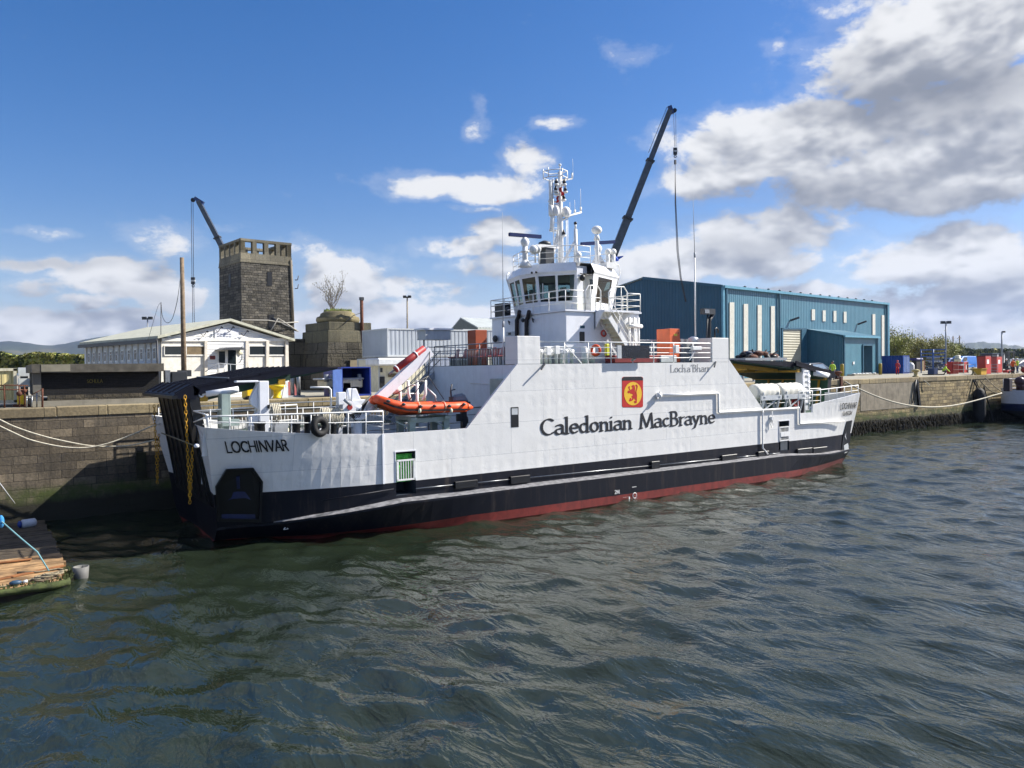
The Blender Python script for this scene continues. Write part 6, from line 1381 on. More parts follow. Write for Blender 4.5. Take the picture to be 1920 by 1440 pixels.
# cream machine on the quay behind the foredeck
MC = thing('plant_trailer', 'dirty cream plant trailer with a dark grille parked on the quay behind the foredeck', 'trailer', tuple(V3(at(635, 740, 48.5), G)))
pp = lambda px, py, d=42: at(px, py, d)
b = MB(); b.use(CREAM); q = V3(at(638, 735, 48.5), 0); ztp = at(638, 712, 48.5).z; b.obox((q.x, q.y), 0, 2.4, 1.6, G + .5, ztp); b.use(LGREY).obox((q.x - .1, q.y), 0, 2.8, 1.7, ztp, ztp + .12); b.build('body', None, MC, bevel=.06)
for dx in (-1.15, -.75, 1.0): b = MB(); b.use(GREY).cyl((q.x + dx, q.y - .7, ztp - .1), (q.x + dx, q.y - .7, ztp + .35), .14, seg=10); b.build('exhaust', None, MC); b = MB(); b.use(DGREY).box(q.x - .1, q.x + .35, q.y - .83, q.y - .79, ztp - .55, ztp - .2); b.build('grille', None, MC)
for dx in (-.7, .7): b = MB(); b.use(BLACK).lathe((q.x + dx, q.y - .8, G + .32), [(.2, 0), (.32, .02), (.32, .2), (.2, .22)], 14, (0, 1, 0)); b.build('wheel', None, MC)
b = MB(); q = at(472, 745, 44); b.use(YELLOW).obox((q.x, q.y), .1, .85, .8, G + .1, G + .8); b.use(mat('machine_yellow', 'd5a514', .5)).obox((q.x + .1, q.y), .1, .5, .6, G + .8, G + .95); b.use(BLACK)
for dx in (-.3, .3): b.cyl((q.x + dx, q.y - .5, G + .12), (q.x + dx, q.y + .4, G + .12), .12, seg=10)
tag(b.build('yellow_compressor', None, bevel=.03), 'yellow wheeled machine on the quay behind the white ramp post', 'machine')
for px, lab in ((548.5, 'left one of two grey gas cylinders standing on a white tray by the stone pedestal'), (560, 'right one of two grey gas cylinders standing on a white tray by the stone pedestal')): q = at(px, 740, 48); b = MB(); b.use(STEEL).lathe((q.x, q.y, G + .08), [(.13, 0), (.13, 1.15), (.06, 1.28), (.05, 1.36)], 12); tag(b.build('gas_cylinder', None), lab, 'gas cylinder', 'grey gas cylinders')
b = MB(); q = at(554, 740, 48); b.use(LGREY).obox((q.x, q.y), 0, 1.1, .4, G, G + .07); tag(b.build('tray', None), 'low white tray carrying the two grey gas cylinders', 'tray')
b = MB(); q = at(539, 738, 49); b.use(mat('cover_red', '7d2826', .6)).obox((q.x, q.y), .4, 1.2, .9, G, G + .9, .6); tag(b.build('red_bin', None, bevel=.05), 'dark red cover next to the grey gas cylinders', 'cover')
b = MB(); q = at(522, 720, 46); b.use(mat('sheet_white', 'c4cbd3', .6)).obox((q.x, q.y), KA, 1.15, .25, G, G + 1.35); b.use(WP).tube([V3(at(527, 745, 44), G), at(534, 722, 44), at(530, 720, 44), at(505, 721, 44)], .03); tag(b.build('white_screen', None), 'plain white screen standing behind the yellow mushroom bollard', 'screen')
b = MB(); q = onY(313, 700, 15.2); b.use(STEEL).obox((q.x, q.y), 0, .3, .4, G, onY(313, 694, 15.2).z); b.use(DGREY).obox((q.x + .6, q.y), 0, .8, .5, G, onY(313, 697, 15.2).z); tag(b.build('meter_cabinet', None, bevel=.03), 'small silver meter cabinet at the foot of the timber pole', 'cabinet')
# grey shed with corrugated roof
SH = thing('grey_shed', 'small grey gabled shed with a pale corrugated roof behind the containers', 'building', tuple(V3(at(890, 690, 105), G)))
SA = R_(20); sx, sy = Vector((math.cos(SA), math.sin(SA), 0)), Vector((-math.sin(SA), math.cos(SA), 0))
a0, a1, ap = at(842, 618, 110), at(896, 621, 100), at(863.5, 597, 105)
gw = a1 - a0; gw.z = 0; run = Vector((-gw.y, gw.x, 0)).normalized() * -1; run = Vector((gw.y, -gw.x, 0)).normalized(); run = Vector((1, .12, 0)).normalized() * 11; ez_ = (a0.z + a1.z) / 2
b = MB(); b.use(mat('shed_gable', '6d736f', .7)).face([V3(a0, G), V3(a1, G), V3(a1, ez_), V3(ap, ap.z), V3(a0, ez_)]); b.use(mat('shed_side', 'c2c4b8', .7, streak=.2)).face([V3(a1, G), V3(a1 + run, G), V3(a1 + run, ez_), V3(a1, ez_)]); b.build('wall', None, SH, recalc=False)
b = MB(); b.use(cladding('shed_roof', 'b8bdb9', .5, axis='A', ang=R_(10), depth=.12)).prism([V3(a1, ez_), V3(a1 + run, ez_), ap + run, ap], (0, 0, .15)); b.prism([V3(a0, ez_), V3(a0 + run, ez_), ap + run, ap], (0, 0, .15)); b.build('roof', None, SH)
# ------------------------------------------------------------------ mobile cranes
def crane(label, tip, foot, d, secs, wires, hook, w0, w1, lab2, extra=None):
    """telescopic boom from the turntable on the ground up to the tip"""
    P1_, P0_ = at(*tip, d), at(*foot, d); dr = (P0_ - P1_).normalized(); t = (G + 2.2 - P1_.z) / dr.z; base = P1_ + dr * t
    T = thing('mobile_crane', label, 'crane', (base.x, base.y, G)); s = d / 1443
    b = MB(); BM = mat('boom_steel', '55585c', .35, .5, var=.2, streak=.3); b.use(BM); n = len(secs)
    cuts = [P1_.lerp(base, f) for f in secs]
    for k in range(n - 1): 
        w = (w0 + (w1 - w0) * k / (n - 2)) * s if n > 2 else w0 * s
        b.beam(cuts[k], cuts[k + 1], w, w * 1.15)
        if k: b.use(DGREY).beam(cuts[k] - dr * .12 * w / s * s, cuts[k] + dr * .12, w * 1.5, w * 1.5); b.use(BM)
    b.build('boom', None, T)
    b = MB(); b.use(mat('crane_head_blue', '223a6b', .5)); h = P1_; b.beam(h - dr * .5 + RGT * (-4 * s), h + RGT * (7 * s) + dr * .4, .8 * w0 * s, w0 * s * .9); b.use(BLACK); b.lathe(at(hook[0][0], hook[0][1], d) + Vector((0, -.1, 0)), [(4 * s, 0), (4 * s, .2)], 12, (FWD.x, FWD.y, 0)); b.build('boom_head', None, T)
    b = MB(); b.use(DGREY)
    for a_, c_ in wires: b.cyl(at(*a_, d), at(*c_, d), .8 * s * .6, seg=4)
    b.build('hoist_rope', None, T)
    b = MB(); hk = at(*hook[1], d); b.use(DGREY).obox((hk.x, hk.y), math.atan2(RGT.y, RGT.x), 7 * s, 3 * s, hk.z - 6 * s, hk.z + 7 * s); b.use(LGREY).obox((hk.x, hk.y - .05), math.atan2(RGT.y, RGT.x), 7.3 * s, 3 * s, hk.z - 1 * s, hk.z + 2 * s); b.use(DGREY).torus(hk - Vector((0, 0, 9 * s)), 2.2 * s, .8 * s, (FWD.x, FWD.y, 0), 12, 6); b.build('hook_block', None, T)
    b = MB(); b.use(mat('crane_blue', '1f3f86', .4)); b.obox((base.x, base.y), 0, 11, 2.7, G + .9, G + 1.6); b.obox((base.x, base.y), 0, 4, 2.5, G + 1.6, G + 2.6); b.use(GLASS).obox((base.x + 4.3, base.y), 0, 2, 2.4, G + 1.6, G + 2.7); b.build('carrier', None, T)
    for dx in (-4.2, -2.6, 2.2, 4.2):
        for dy in (-1.3, 1.1): b = MB(); b.use(BLACK).lathe((base.x + dx, base.y + dy, G + .6), [(.3, 0), (.6, .03), (.6, .25), (.3, .28)], 14, (0, 1, 0)); b.build('wheel', None, T)
    return T
crane('mobile crane with its dark boom leaning out from behind the stone tower', (372, 377), (416, 462), 110, [0, .22, .36, .62, 1], [((358.5, 378), (360, 522)), ((362, 380), (363, 522)), ((361, 535), (361.5, 612)), ((363.5, 535), (364.5, 612))], ((361, 375), (362, 527)), 7, 10, '')
T = crane('mobile crane with a tall steel boom rising behind the ferry wheelhouse', (1256, 207), (1150, 478), 82, [0, .20, .43, .72, 1], [((1263, 212), (1265, 275)), ((1267, 212), (1267.5, 275)), ((1251, 200), (1216, 286))], ((1264, 207), (1266, 284)), 8, 14.5, '')
b = MB(); s = 82 / 1443; b.use(DGREY)
b.beam(at(1266, 300, 82), at(1266, 308, 82), .18); 
for (x0p, x1p, x2p) in ((1265, 1269, 1285), (1267, 1272, 1287), (1266, 1270.5, 1286)): b.tube([at(1266, 306, 82), at(x0p + .5, 380, 82), at(x1p, 470, 82), at((x1p + x2p) / 2 - 2, 520, 82), at(x2p, 566, 82)], .035, 4)
tag(b.build('lifting_chains', None), 'long lifting slings hanging from the hook of the tall crane', 'sling')
# ------------------------------------------------------------------ blue warehouse with its annex
WA = R_(7); wd = Vector((math.cos(WA), math.sin(WA), 0)); wb = Vector((-math.sin(WA), math.cos(WA), 0)); wn = -wb
ac = onZ(1579, 705, G); ar = Vector((*reach2((ac.x, ac.y), wd[:2], 1645, 7, 30)[:2], G))
ab = reach2((ac.x, ac.y), wb[:2], 1513, 7, 40)
wr = reach2((ab.x, ab.y), wd[:2], 1664.5, 7, 90); wl = reach2((ab.x, ab.y), (-wd)[:2], 1356, 7, 60)
wz = lambda px, py: plane_pt(px, py, ab, wn)
ezw = (wz(1357, 538.5).z + wz(1664, 569.5).z) / 2
ga = plane_pt(1207, 523, wl, -wd); half = (Vector((ga.x, ga.y, 0)) - Vector((wl.x, wl.y, 0))).length
WHS = thing('warehouse', 'large blue corrugated steel warehouse with pale strip windows and a roller door', 'warehouse', tuple((wl + wr) / 2 + wb * half))
CLB = cladding('warehouse_cladding', '4b7a8d', .42, axis='A', ang=WA, depth=.10, var=.06); CLG = cladding('gable_cladding_shaded', '2d5970', .42, axis='A', ang=WA + R_(90), depth=.10, var=.05)  # gable sheet is the long wall's paint, darkened for its shade
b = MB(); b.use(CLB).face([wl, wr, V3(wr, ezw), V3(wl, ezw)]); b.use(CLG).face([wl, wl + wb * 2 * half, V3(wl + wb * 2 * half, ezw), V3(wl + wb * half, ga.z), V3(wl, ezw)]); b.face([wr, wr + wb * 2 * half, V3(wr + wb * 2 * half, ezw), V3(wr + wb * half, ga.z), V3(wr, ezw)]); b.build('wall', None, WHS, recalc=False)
b = MB(); b.use(cladding('warehouse_roof', '5d7f8c', .5, axis='A', ang=WA, depth=.1))
for s in (0, 1):
    e0 = V3(wl + wb * (2 * half * s), ezw) - wd * .2 + wn * (.25 if s == 0 else -.25); r0 = V3(wl + wb * half, ga.z + .1) - wd * .2; L_ = wd * ((wr - wl).length + .4); b.prism([e0, e0 + L_, r0 + L_, r0], (0, 0, .12))
b.build('roof', None, WHS)
TRM = mat('warehouse_trim', '5f97ad', .45); TRD = mat('warehouse_trim_dark', '2c5a70', .5)
def wbox(x0p, y0p, x1p, y1p, d, m, name=None, mb=None, parent=None, f=wz, nn=wn, d0=-.05):
    q = mb or MB(); q.use(m); a, c, e, g_ = f(x0p, y1p), f(x1p, y1p), f(x1p, y0p), f(x0p, y0p); q.hexa([a + nn * d0, c + nn * d0, c + nn * d, a + nn * d, g_ + nn * d0, e + nn * d0, e + nn * d, g_ + nn * d]); return q.build(name, None, parent or WHS) if name else q
b = MB(); b.use(TRM).beam(V3(wl, ezw) + wn * .2, V3(wr, ezw) + wn * .2, .3, .3); b.use(TRD).beam(V3(wl, ezw + .05) - wd * .1, V3(wl + wb * half, ga.z + .1) - wd * .1, .3, .35); b.build('eaves_gutter', None, WHS)
b = MB(); b.use(TRM); 
for p in (wl, wr): b.beam(p + wn * .08, V3(p, ezw) + wn * .08, .35, .25)
b.build('corner_trim', None, WHS)
for px in (1360, 1459.5, 1661): p = wz(px, 640); b = MB(); b.use(TRD).beam(V3(p, G) + wn * .2, V3(p, ezw - .1) + wn * .2, .2, .18); b.build('downpipe', None, WHS)
STR = mat('translucent_strip', 'cfcdc0', .5, var=.08, streak=.2)
for x0p, x1p, y0p, y1p in ((1367, 1375.5, 567, 700), (1393.5, 1401.5, 570, 700), (1419.5, 1427, 572, 700), (1444.5, 1451.5, 574, 700), (1635, 1640, 589, 628), (1652.3, 1657, 591, 672)): wbox(x0p, y0p, x1p, y1p, .10, STR, 'strip_window')
for x0p, x1p, y0p in ((1521, 1527, 580), (1541.5, 1547, 582), (1561.8, 1567, 583), (1581, 1586, 584.5)): wbox(x0p, y0p, x1p, y0p + 20.5, .10, STR, 'small_window')
rd_ = wbox(1465, 617, 1504, 700, .12, cladding('roller_slats', 'b4b09c', .32, vertical=False, depth=.05), 'roller_door'); q = MB()
for k in ((1463, 615, 1510, 618), (1463, 615, 1465.3, 700), (1500, 618, 1509, 700)): wbox(*k, .25, TRD, None, q)
q.build('frame', None, rd_)
for px, py in ((1483, 598), (1609.5, 605)): q = MB(); q.use(DGREY).beam(wz(px - 2, py + 3) + wn * .1, wz(px + 3, py - 2) + wn * .9, .25); q.build('wall_lamp', None, WHS)
for k in range(14): p = V3(wl.lerp(wr, .12 + .06 * k), ezw) + wb * .4; q = MB(); q.use(DGREY).lathe(p, [(.12, 0), (.12, .3), (.2, .35), (.05, .45)], 8); q.build('roof_vent', None, WHS)
AN = thing('warehouse_annex', 'lean-to blue steel annex with a dark open doorway in front of the warehouse', 'annex', tuple((ac + ar) / 2 + wb * 3))
az_ = lambda px, py: plane_pt(px, py, ac, wn); eza = az_(1579, 630.5).z; ezb = plane_pt(1513, 620, ab, wn).z + .1; dl = (ab - ac).length
CLA = cladding('annex_cladding', '4f7f90', .34, axis='A', ang=WA, depth=.08, var=.06); CLS = cladding('annex_side_cladding_shaded', '35687f', .34, axis='A', ang=WA + R_(90), depth=.08, var=.05)  # annex sides: same paint as the front, shade put into the colour
d0_, d1_ = az_(1617, 690), az_(1636, 690); dz = az_(1626, 647).z
d0_.z = d1_.z = G
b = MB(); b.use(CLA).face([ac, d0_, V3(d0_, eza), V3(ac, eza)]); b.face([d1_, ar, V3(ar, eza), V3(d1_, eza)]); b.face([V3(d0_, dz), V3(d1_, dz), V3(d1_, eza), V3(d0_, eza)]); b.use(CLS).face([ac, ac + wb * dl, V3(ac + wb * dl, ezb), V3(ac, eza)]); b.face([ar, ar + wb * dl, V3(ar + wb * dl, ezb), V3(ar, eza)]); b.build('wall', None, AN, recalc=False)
b = MB(); b.use(mat('annex_roof', '2f6276', .5)).prism([V3(ac, eza) + wn * .3 - wd * .2, V3(ar, eza) + wn * .3 + wd * .25, V3(ar + wb * dl, ezb) + wd * .25, V3(ac + wb * dl, ezb) - wd * .2], (0, 0, .14)); b.use(TRM).beam(V3(ac, eza) + wn * .32, V3(ar, eza) + wn * .32, .25, .25); b.build('roof', None, AN)
q = MB(); q.use(BLACK).hexa([V3(p, z) for z in (G + .02, dz) for p in (d0_ + wb * 2.5, d1_ + wb * 2.5, d1_ + wb * 2.6, d0_ + wb * 2.6)]); q.use(mat('door_leaf', '1f4a5c', .5)).hexa([V3(p, z) for z in (G + .05, dz) for p in (d1_, d1_ + wb * .08, d1_ - wd * 1.4 + wb * 1.5, d1_ - wd * 1.5 + wb * 1.4)]); q.use(TRD).beam(V3(d0_, dz) + wn * .05, V3(d1_, dz) + wn * .05, .2); q.beam(d0_ + wn * .05, V3(d0_, dz) + wn * .05, .2); q.build('doorway', None, AN)
for p in (ac + wd * .35, ar - wd * .2): q = MB(); q.use(TRD).beam(V3(p, G) + wn * .12, V3(p, eza) + wn * .12, .16); q.build('downpipe', None, AN)
q = MB(); wbox(1598.4, 678, 1601, 683, .1, WP, None, q, AN, az_); q.build('notice', None, AN)
q = MB(); q.use(CONC).hexa([p + Vector((0, 0, z)) for z in (0, .18) for p in (ac + wd * 1.5 + wn * .9, d1_ + wn * .8, d1_ + wn * .1, ac + wd * 1.2 + wn * .1)]); tag(q.build('door_step', None), 'low concrete step along the front of the blue annex', 'step')
random.seed(3)
for k in range(8): p = ac + wd * (2 + k * .8) + wn * (.5 + .3 * random.random()); q = MB(); q.use(WP).ball((p.x, p.y, G + .24), .16, 8, 5, 1.8, 1.4, .5); tag(q.build('sandbag', None), 'white bag lying in the row on the step of the blue annex', 'bag', 'white bags along the annex')
BOLY = mat('guard_yellow', '9c8a35', .6, var=.2)
for px, py, dd_, lab in ((1579, 705, -.6, 'yellow guard post at the left front corner of the blue annex'), (1646, 702, -.5, 'yellow guard post at the right front corner of the blue annex, left of a pair'), (1650.5, 702, .2, 'yellow guard post at the right front corner of the blue annex, right of a pair')):
    p = onZ(px, py + .5, G) ; q = MB(); q.use(BOLY).lathe((p.x, p.y, G), [(.22, 0), (.22, 1.45), (.18, 1.52), (.05, 1.55)], 10); tag(q.build('guard_post', None), lab, 'bollard', 'yellow guard posts round the annex')
# ------------------------------------------------------------------ yard to the right
def onG(px, py): return onZ(px, py, G)
p = onG(1652, 700.5)
CM = cladding('container_blue_corrugated', '1d3c8a', .4, axis='A', ang=WA, depth=.08)
p = onG(1693, 700.5); dd_ = (p - CAM).dot(FWD); bks = reach2((p.x, p.y), wb[:2], 1653, 7, 14); Wc = (bks - p).length
CM = cladding('container_blue_corrugated', '1d3c8a', .36, axis='A', ang=WA + R_(90), depth=.08)
T, o, dv, bk, L, zb, zt, hx = container('shipping_container', 'dark blue shipping container with closed doors beside the warehouse', 1693, 1705, 666.5, 700.5, dd_, CM, BLUEC, Wc, ang=WA)
b = MB(); b.use(mat('container_door_blue_lit', '3f66ad', .5))  # door end painted a lighter blue as if sunlit
for q0, q1 in ((.1, L / 2 - .03), (L / 2 + .03, L - .1)): hx(b, q0, q1, -.04, .04, zb + .2, zt - .15)
b.use(LGREY)
for q0 in (.2, .4, .6, .8): hx(b, L * q0, L * q0 + .05, -.08, -.04, zb + .2, zt - .15)
b.build('door', None, T)
def lathe_thing(name, label, cat, px, py, prof, m, group=None):
    q = onG(px, py); b = MB(); b.use(m).lathe((q.x, q.y, G), prof, 14); return tag(b.build(name, None), label, cat, group)
lathe_thing('white_tank', 'white plastic tank with a conical top beside the blue container doors', 'tank', 1708, 699, [(.4, 0), (.5, .1), (.5, 1.2), (.3, 1.5), (.12, 1.6)], mat('tank_white', 'cfd0d2', .5, streak=.2))
def yard_box(name, label, cat, px0, px1, yt, yb, m, depth=2.0, ang=R_(2), parts=None, bevel=.03, group=None):
    pm = px0 + (px1 - px0) * .42; a = onG(pm, yb); dv = Vector((math.cos(ang), math.sin(ang), 0)); bk = Vector((-math.sin(ang), math.cos(ang), 0)); e = reach2((a.x, a.y), dv[:2], px1, 6, 25); L = (e - a).length; zt = at(pm, yt, (a - CAM).dot(FWD)).z; depth = max(.6, min(depth * 1.6, (reach2((a.x, a.y), bk[:2], px0, 6, 12) - a).length))
    T = thing(name, label, cat, tuple(a + dv * L / 2), group)
    def hx(mb, a0, a1, b0, b1, z0, z1): mb.hexa([V3(a + dv * q + bk * r, z) for z in (z0, z1) for q, r in ((a0, b0), (a1, b0), (a1, b1), (a0, b1))])
    b = MB(); b.use(m); hx(b, 0, L, 0, depth, G + .08, zt); b.build('body', None, T, bevel=bevel)
    return T, hx, L, zt
T, hx, L, zt = yard_box('waste_skip', 'dark skip with a purple cover behind the white tank', 'skip', 1710, 1730, 676, 696, mat('skip_dark', '2b251f', .7), 2.5)
b = MB(); b.use(mat('cover_purple', '2d2a66', .6)); hx(b, -.2, L + .1, -.2, 2.6, zt, zt + .45); b.build('cover', None, T, bevel=.2); b = MB(); b.use(mat('tan_board', '9a8660', .8)); hx(b, L + .02, L + .6, .1, .2, G, zt - .1); b.use(RUST); hx(b, L + .7, L + 1.6, .3, .5, G, zt); b.build('end_board', None, T)
# blue scaffold stand with steel racks
SCF = thing('steel_rack', 'blue steel rack loaded with pale bars in the yard', 'rack', tuple(onG(1755, 702)))
b = MB(); BL = mat('rack_blue', '3c5c94', .5, var=.15); b.use(BL); D = (onG(1750, 699) - CAM).dot(FWD); s = D / 1443
P = lambda px, py, dd=0: at(px, py, D + dd)
for px in (1727, 1749.5, 1772): 
    for dd in (0, 2.5): p = P(px, 655, dd); b.cyl((p.x, p.y, G), p, .08 if px != 1749.5 else .14, seg=6)
for py in (655.5, 662, 668): 
    for dd in (0, 2.5): b.beam(P(1726, py + .8, dd), P(1773, py - .4, dd), .16, .18)
b.build('frame', None, SCF); b = MB(); random.seed(6)
for k in range(22):
    y = random.choice((672, 677, 682, 687, 692)) + random.uniform(-1.5, 1.5); b.use(random.choice([LGREY, STEEL, BL, DGREY, GREY])).beam(P(1738 + random.uniform(-3, 8), y + .5, .3 + 2 * random.random()), P(1766 + random.uniform(-8, 5), y - .5, .3 + 2 * random.random()), .2, .22)
b.build('load', None, SCF); b = MB(); q = onG(1749, 703); b.use(mat('base_blue', '2c3f63', .5)).obox((q.x, q.y), 0, .9, .8, G + .1, G + .8); b.use(BLACK).obox((q.x, q.y), 0, 2.4, 1.4, G, G + .12); b.build('base', None, SCF)
lamp(1773.5, 604, 700, D, 'grey floodlight mast with two square lamps standing by the blue steel rack', w=17)
lamp(1878.5, 622, 695, 118, 'leaning grey floodlight mast with one lamp behind the red boxes', w=10, double=False)
for px, yt, d, lab in ((1719.5, 632, 170, 'distant timber pole in front of the spring trees'), (1787, 630, 190, 'distant timber pole left of a second one before the far hills'), (1799, 629, 190, 'distant timber pole right of a second one before the far hills')):
    q = at(px, yt, d); b = MB(); b.use(WOOD).tube([(q.x, q.y, G - .2), q], .2, 6, True, .13); b.beam(q + Vector((-.5, 0, -.5)), q + Vector((.5, 0, -.5)), .12); tag(b.build('timber_pole', None), lab, 'pole')
# red site boxes
T, hx, L, zt = yard_box('red_skip', 'low dull red skip behind the red generator in the yard', 'skip', 1776, 1796, 678, 702.5, REDB, 2.4)
b = MB(); b.use(mat('red_dark', '7c241e', .6)); 
for k in range(5): hx(b, .2 + k * L / 5, .35 + k * L / 5, -.08, 0, G + .1, zt)
b.build('rib', None, T)
T, hx, L, zt = yard_box('red_generator', 'red generator on legs with a grey control box on its side', 'generator', 1798, 1815, 678.5, 700, REDB, 2.0)
b = MB(); b.use(LGREY); hx(b, -.9, .0, -.15, .4, G + 1.1, zt - .3); b.build('control_box', None, T); b = MB(); b.use(STEEL)
for q in (.05, L - .15): hx(b, q, q + .1, -.12, -.02, G, zt)
b.build('leg', None, T); b = MB(); b.use(WP); hx(b, L * .55, L * .7, -.03, 0, zt - 1.0, zt - .45); b.build('label_plate', None, T)
q = onG(1808, 697); b = MB(); b.use(CREAM).lathe((q.x, q.y + 1, zt), [(.5, 0), (.5, .5), (.42, .55), (.42, 1.0), (.2, 1.1)], 12); b.use(STEEL).lathe((q.x, q.y + 1, zt + .45), [(.55, 0), (.55, .12)], 12); tag(b.build('steel_drum', None), 'cream drum standing on the red generator', 'drum')
# white railing of the works
b = MB(); rail(b, [onG(1776, 702.5) + Vector((0, -.3, 0)), onG(1836, 702) + Vector((0, .5, 0))], 1.25, 2, .03, 2.2, .035); tag(b.build('site_railing', mat('rail_pink', 'c7b3a8', .5)), 'pale railing running in front of the red generator', 'railing')
def red_box(px0, px1, px2, yt, yb, label):
    a = onG(px0, yb); D = (a - CAM).dot(FWD); e = onG(px1, yb + .3); z = at(px0, yt, D).z
    T = thing('red_site_box', label, 'site box', tuple(a.lerp(e, .5)), 'tall red site boxes on the quay')
    f = reach2((e.x, e.y), (1, .1), px2, 6, 12); b = MB(); b.use(REDB).hexa([V3(p, zz) for zz in (G + .06, z) for p in (a, e, f, f + (a - e))]); b.build('body', None, T, bevel=.04)
    b = MB(); b.use(WP).hexa([V3(p, zz) for zz in (z - .9, z - .35) for p in (e.lerp(f, .2) + Vector((0, -.03, 0)), e.lerp(f, .6) + Vector((0, -.03, 0)), e.lerp(f, .6), e.lerp(f, .2))]); b.build('notice', None, T)
    b = MB(); b.use(mat('red_dark', '7c241e', .6)); b.prism([V3(a, z), V3(e, z), V3(f, z), V3(f + (a - e), z)], (0, 0, .1)); b.build('lid', None, T); return T
red_box(1832, 1848, 1858, 669, 702, 'tall red site box with a white notice above the long black fender')
red_box(1858, 1869, 1879, 670, 699.5, 'second tall red site box, further right behind a grey barrier')
b = MB(); q0, q1 = onG(1858, 701), onG(1871, 701); rail(b, [q0, q1], 1.2, 3, .03, .8, .035); tag(b.build('crowd_barrier', GREY), 'grey barrier between the two tall red site boxes', 'barrier')
YT = thing('yellow_tub', 'yellow tub on the quay edge next to the tall red site box', 'tub', tuple(onG(1838, 703))); b = MB(); q = onG(1838, 703); b.use(mat('tub_yellow', 'cda22e', .6)).obox((q.x, q.y), 0, 1.35, .8, G + .75, G + .05, 1.0); b.hexa([(q.x + dx * k, q.y + dy * k, z) for z, k in ((G, .8), (G + .75, 1)) for dx, dy in ((-.7, -.45), (.7, -.45), (.7, .45), (-.7, .45))]); b.build('body', None, YT); b = MB(); b.use(mat('tub_rim', 'a98124', .6)); 
for dx0, dx1, dy0, dy1 in ((-.78, .78, -.52, -.44), (-.78, .78, .44, .52), (-.78, -.7, -.44, .44), (.7, .78, -.44, .44)): b.box(q.x + dx0, q.x + dx1, q.y + dy0, q.y + dy1, G + .72, G + .8)
b.build('rim', None, YT)
# vans and vehicles
def van(name, label, px0, px1, yt, yb, m, ang=R_(4), cat='van', nose=.28):
    a = onG(px0, yb); D = (a - CAM).dot(FWD); dv = Vector((math.cos(ang), math.sin(ang), 0)); bk = Vector((-math.sin(ang), math.cos(ang), 0)); L = (reach2((a.x, a.y), dv[:2], px1, 6, 40) - a).length; H = at(px0 + 5, yt, D).z - G; W_ = 1.9
    T = thing(name, label, cat, tuple(a + dv * L / 2 + bk * .95))
    prof = [(0, .45), (0, H * .55), (L * .10, H * .62), (L * nose, H * .97), (L * .5, H), (L * .97, H * .98), (L, H * .5), (L, .45)]
    b = MB(); b.use(m).prism([V3(a + dv * x, G + z) for x, z in prof], bk * W_); b.build('body', None, T, bevel=.08)
    b = MB(); b.use(GLASS); b.prism([V3(a + dv * (L * .11) - bk * .0, G + H * .66) + bk * .15, V3(a + dv * (L * .11), G + H * .66) + bk * (W_ - .15), V3(a + dv * (L * nose * .97), G + H * .93) + bk * (W_ - .25), V3(a + dv * (L * nose * .97), G + H * .93) + bk * .25], -dv * .04 + Vector((0, 0, .04)))
    b.prism([V3(a + dv * (L * (nose * .75)) - bk * .02, G + H * .62), V3(a + dv * (L * .46) - bk * .02, G + H * .62), V3(a + dv * (L * .46) - bk * .02, G + H * .9), V3(a + dv * (L * nose * 1.05) - bk * .02, G + H * .9)], bk * .03); b.build('window', None, T)
    for f in (.17, .8):
        for q in (-.02, W_ - .2):
            c = a + dv * (L * f) + bk * q; b = MB(); b.use(BLACK).lathe((c.x, c.y, G + .34), [(.2, 0), (.34, .02), (.34, .2), (.2, .22)], 14, tuple(bk)); b.build('wheel', None, T)
    return T
van('blue_van', 'bright blue van parked behind the red generator', 1797, 1832, 667.5, 694, BLUEV)
van('blue_van', 'darker blue van parked behind the low red skip', 1776, 1800, 671, 693, mat('van_navy', '1d4a92', .4), R_(4))
van('pickup_truck', 'dark blue vehicle at the right edge of the picture', 1908, 1960, 673, 692, mat('van_dark', '1c2e52', .4))
T, hx, L, zt = yard_box('long_shed', 'long low dark shed behind the red site boxes', 'shed', 1840, 1888, 663, 684, mat('shed_dark', '2f2a33', .7), 5); b = MB(); b.use(mat('roof_greyblue', '5a6670', .7)); hx(b, -.4, L + .4, -.4, 5.4, zt, zt + .25); b.build('roof', None, T); b = MB(); b.use(WP)
for q in (.35, .62, .8): hx(b, L * q, L * q + 1.0, -.04, 0, G + 1, zt - .3)
b.build('window', None, T)
T, hx, L, zt = yard_box('grey_roof_store', 'long grey roofed store beyond the blue vans', 'building', 1778, 1838, 664, 684, mat('store_grey', '5d646b', .7), 6); b = MB(); b.use(mat('roof_greyblue', '5a6670', .7)); hx(b, -.3, L + .3, -.3, 6.3, zt, zt + .3); b.build('roof', None, T)
# forklift
FK = thing('forklift', 'dark forklift truck with a tall mast among the workers', 'forklift', tuple(onG(1897, 696))); a = onG(1890, 696); b = MB(); b.use(BLACK).box(a.x, a.x + 2.6, a.y, a.y + 1.3, G + .35, G + 1.3); b.build('body', None, FK, bevel=.05); b = MB(); b.use(DGREY)
for dx in (0.1, .55, 1.9, 2.4): 
    for dy in (.05, 1.2): b.beam((a.x + dx, a.y + dy, G + 1.2), (a.x + dx, a.y + dy, G + 3.1), .12)
b.box(a.x, a.x + 2.5, a.y, a.y + 1.3, G + 3.0, G + 3.15); b.build('mast', None, FK)
for dx in (.4, 2.1): b = MB(); b.use(BLACK).lathe((a.x + dx, a.y - .05, G + .36), [(.2, 0), (.36, .03), (.36, .25), (.2, .28)], 14, (0, 1, 0)); b.build('wheel', None, FK)
T, hx, L, zt = yard_box('red_trailer', 'low red trailer bed at the feet of the workers on the right', 'trailer', 1880, 1902, 694, 700, REDB, 1.5)
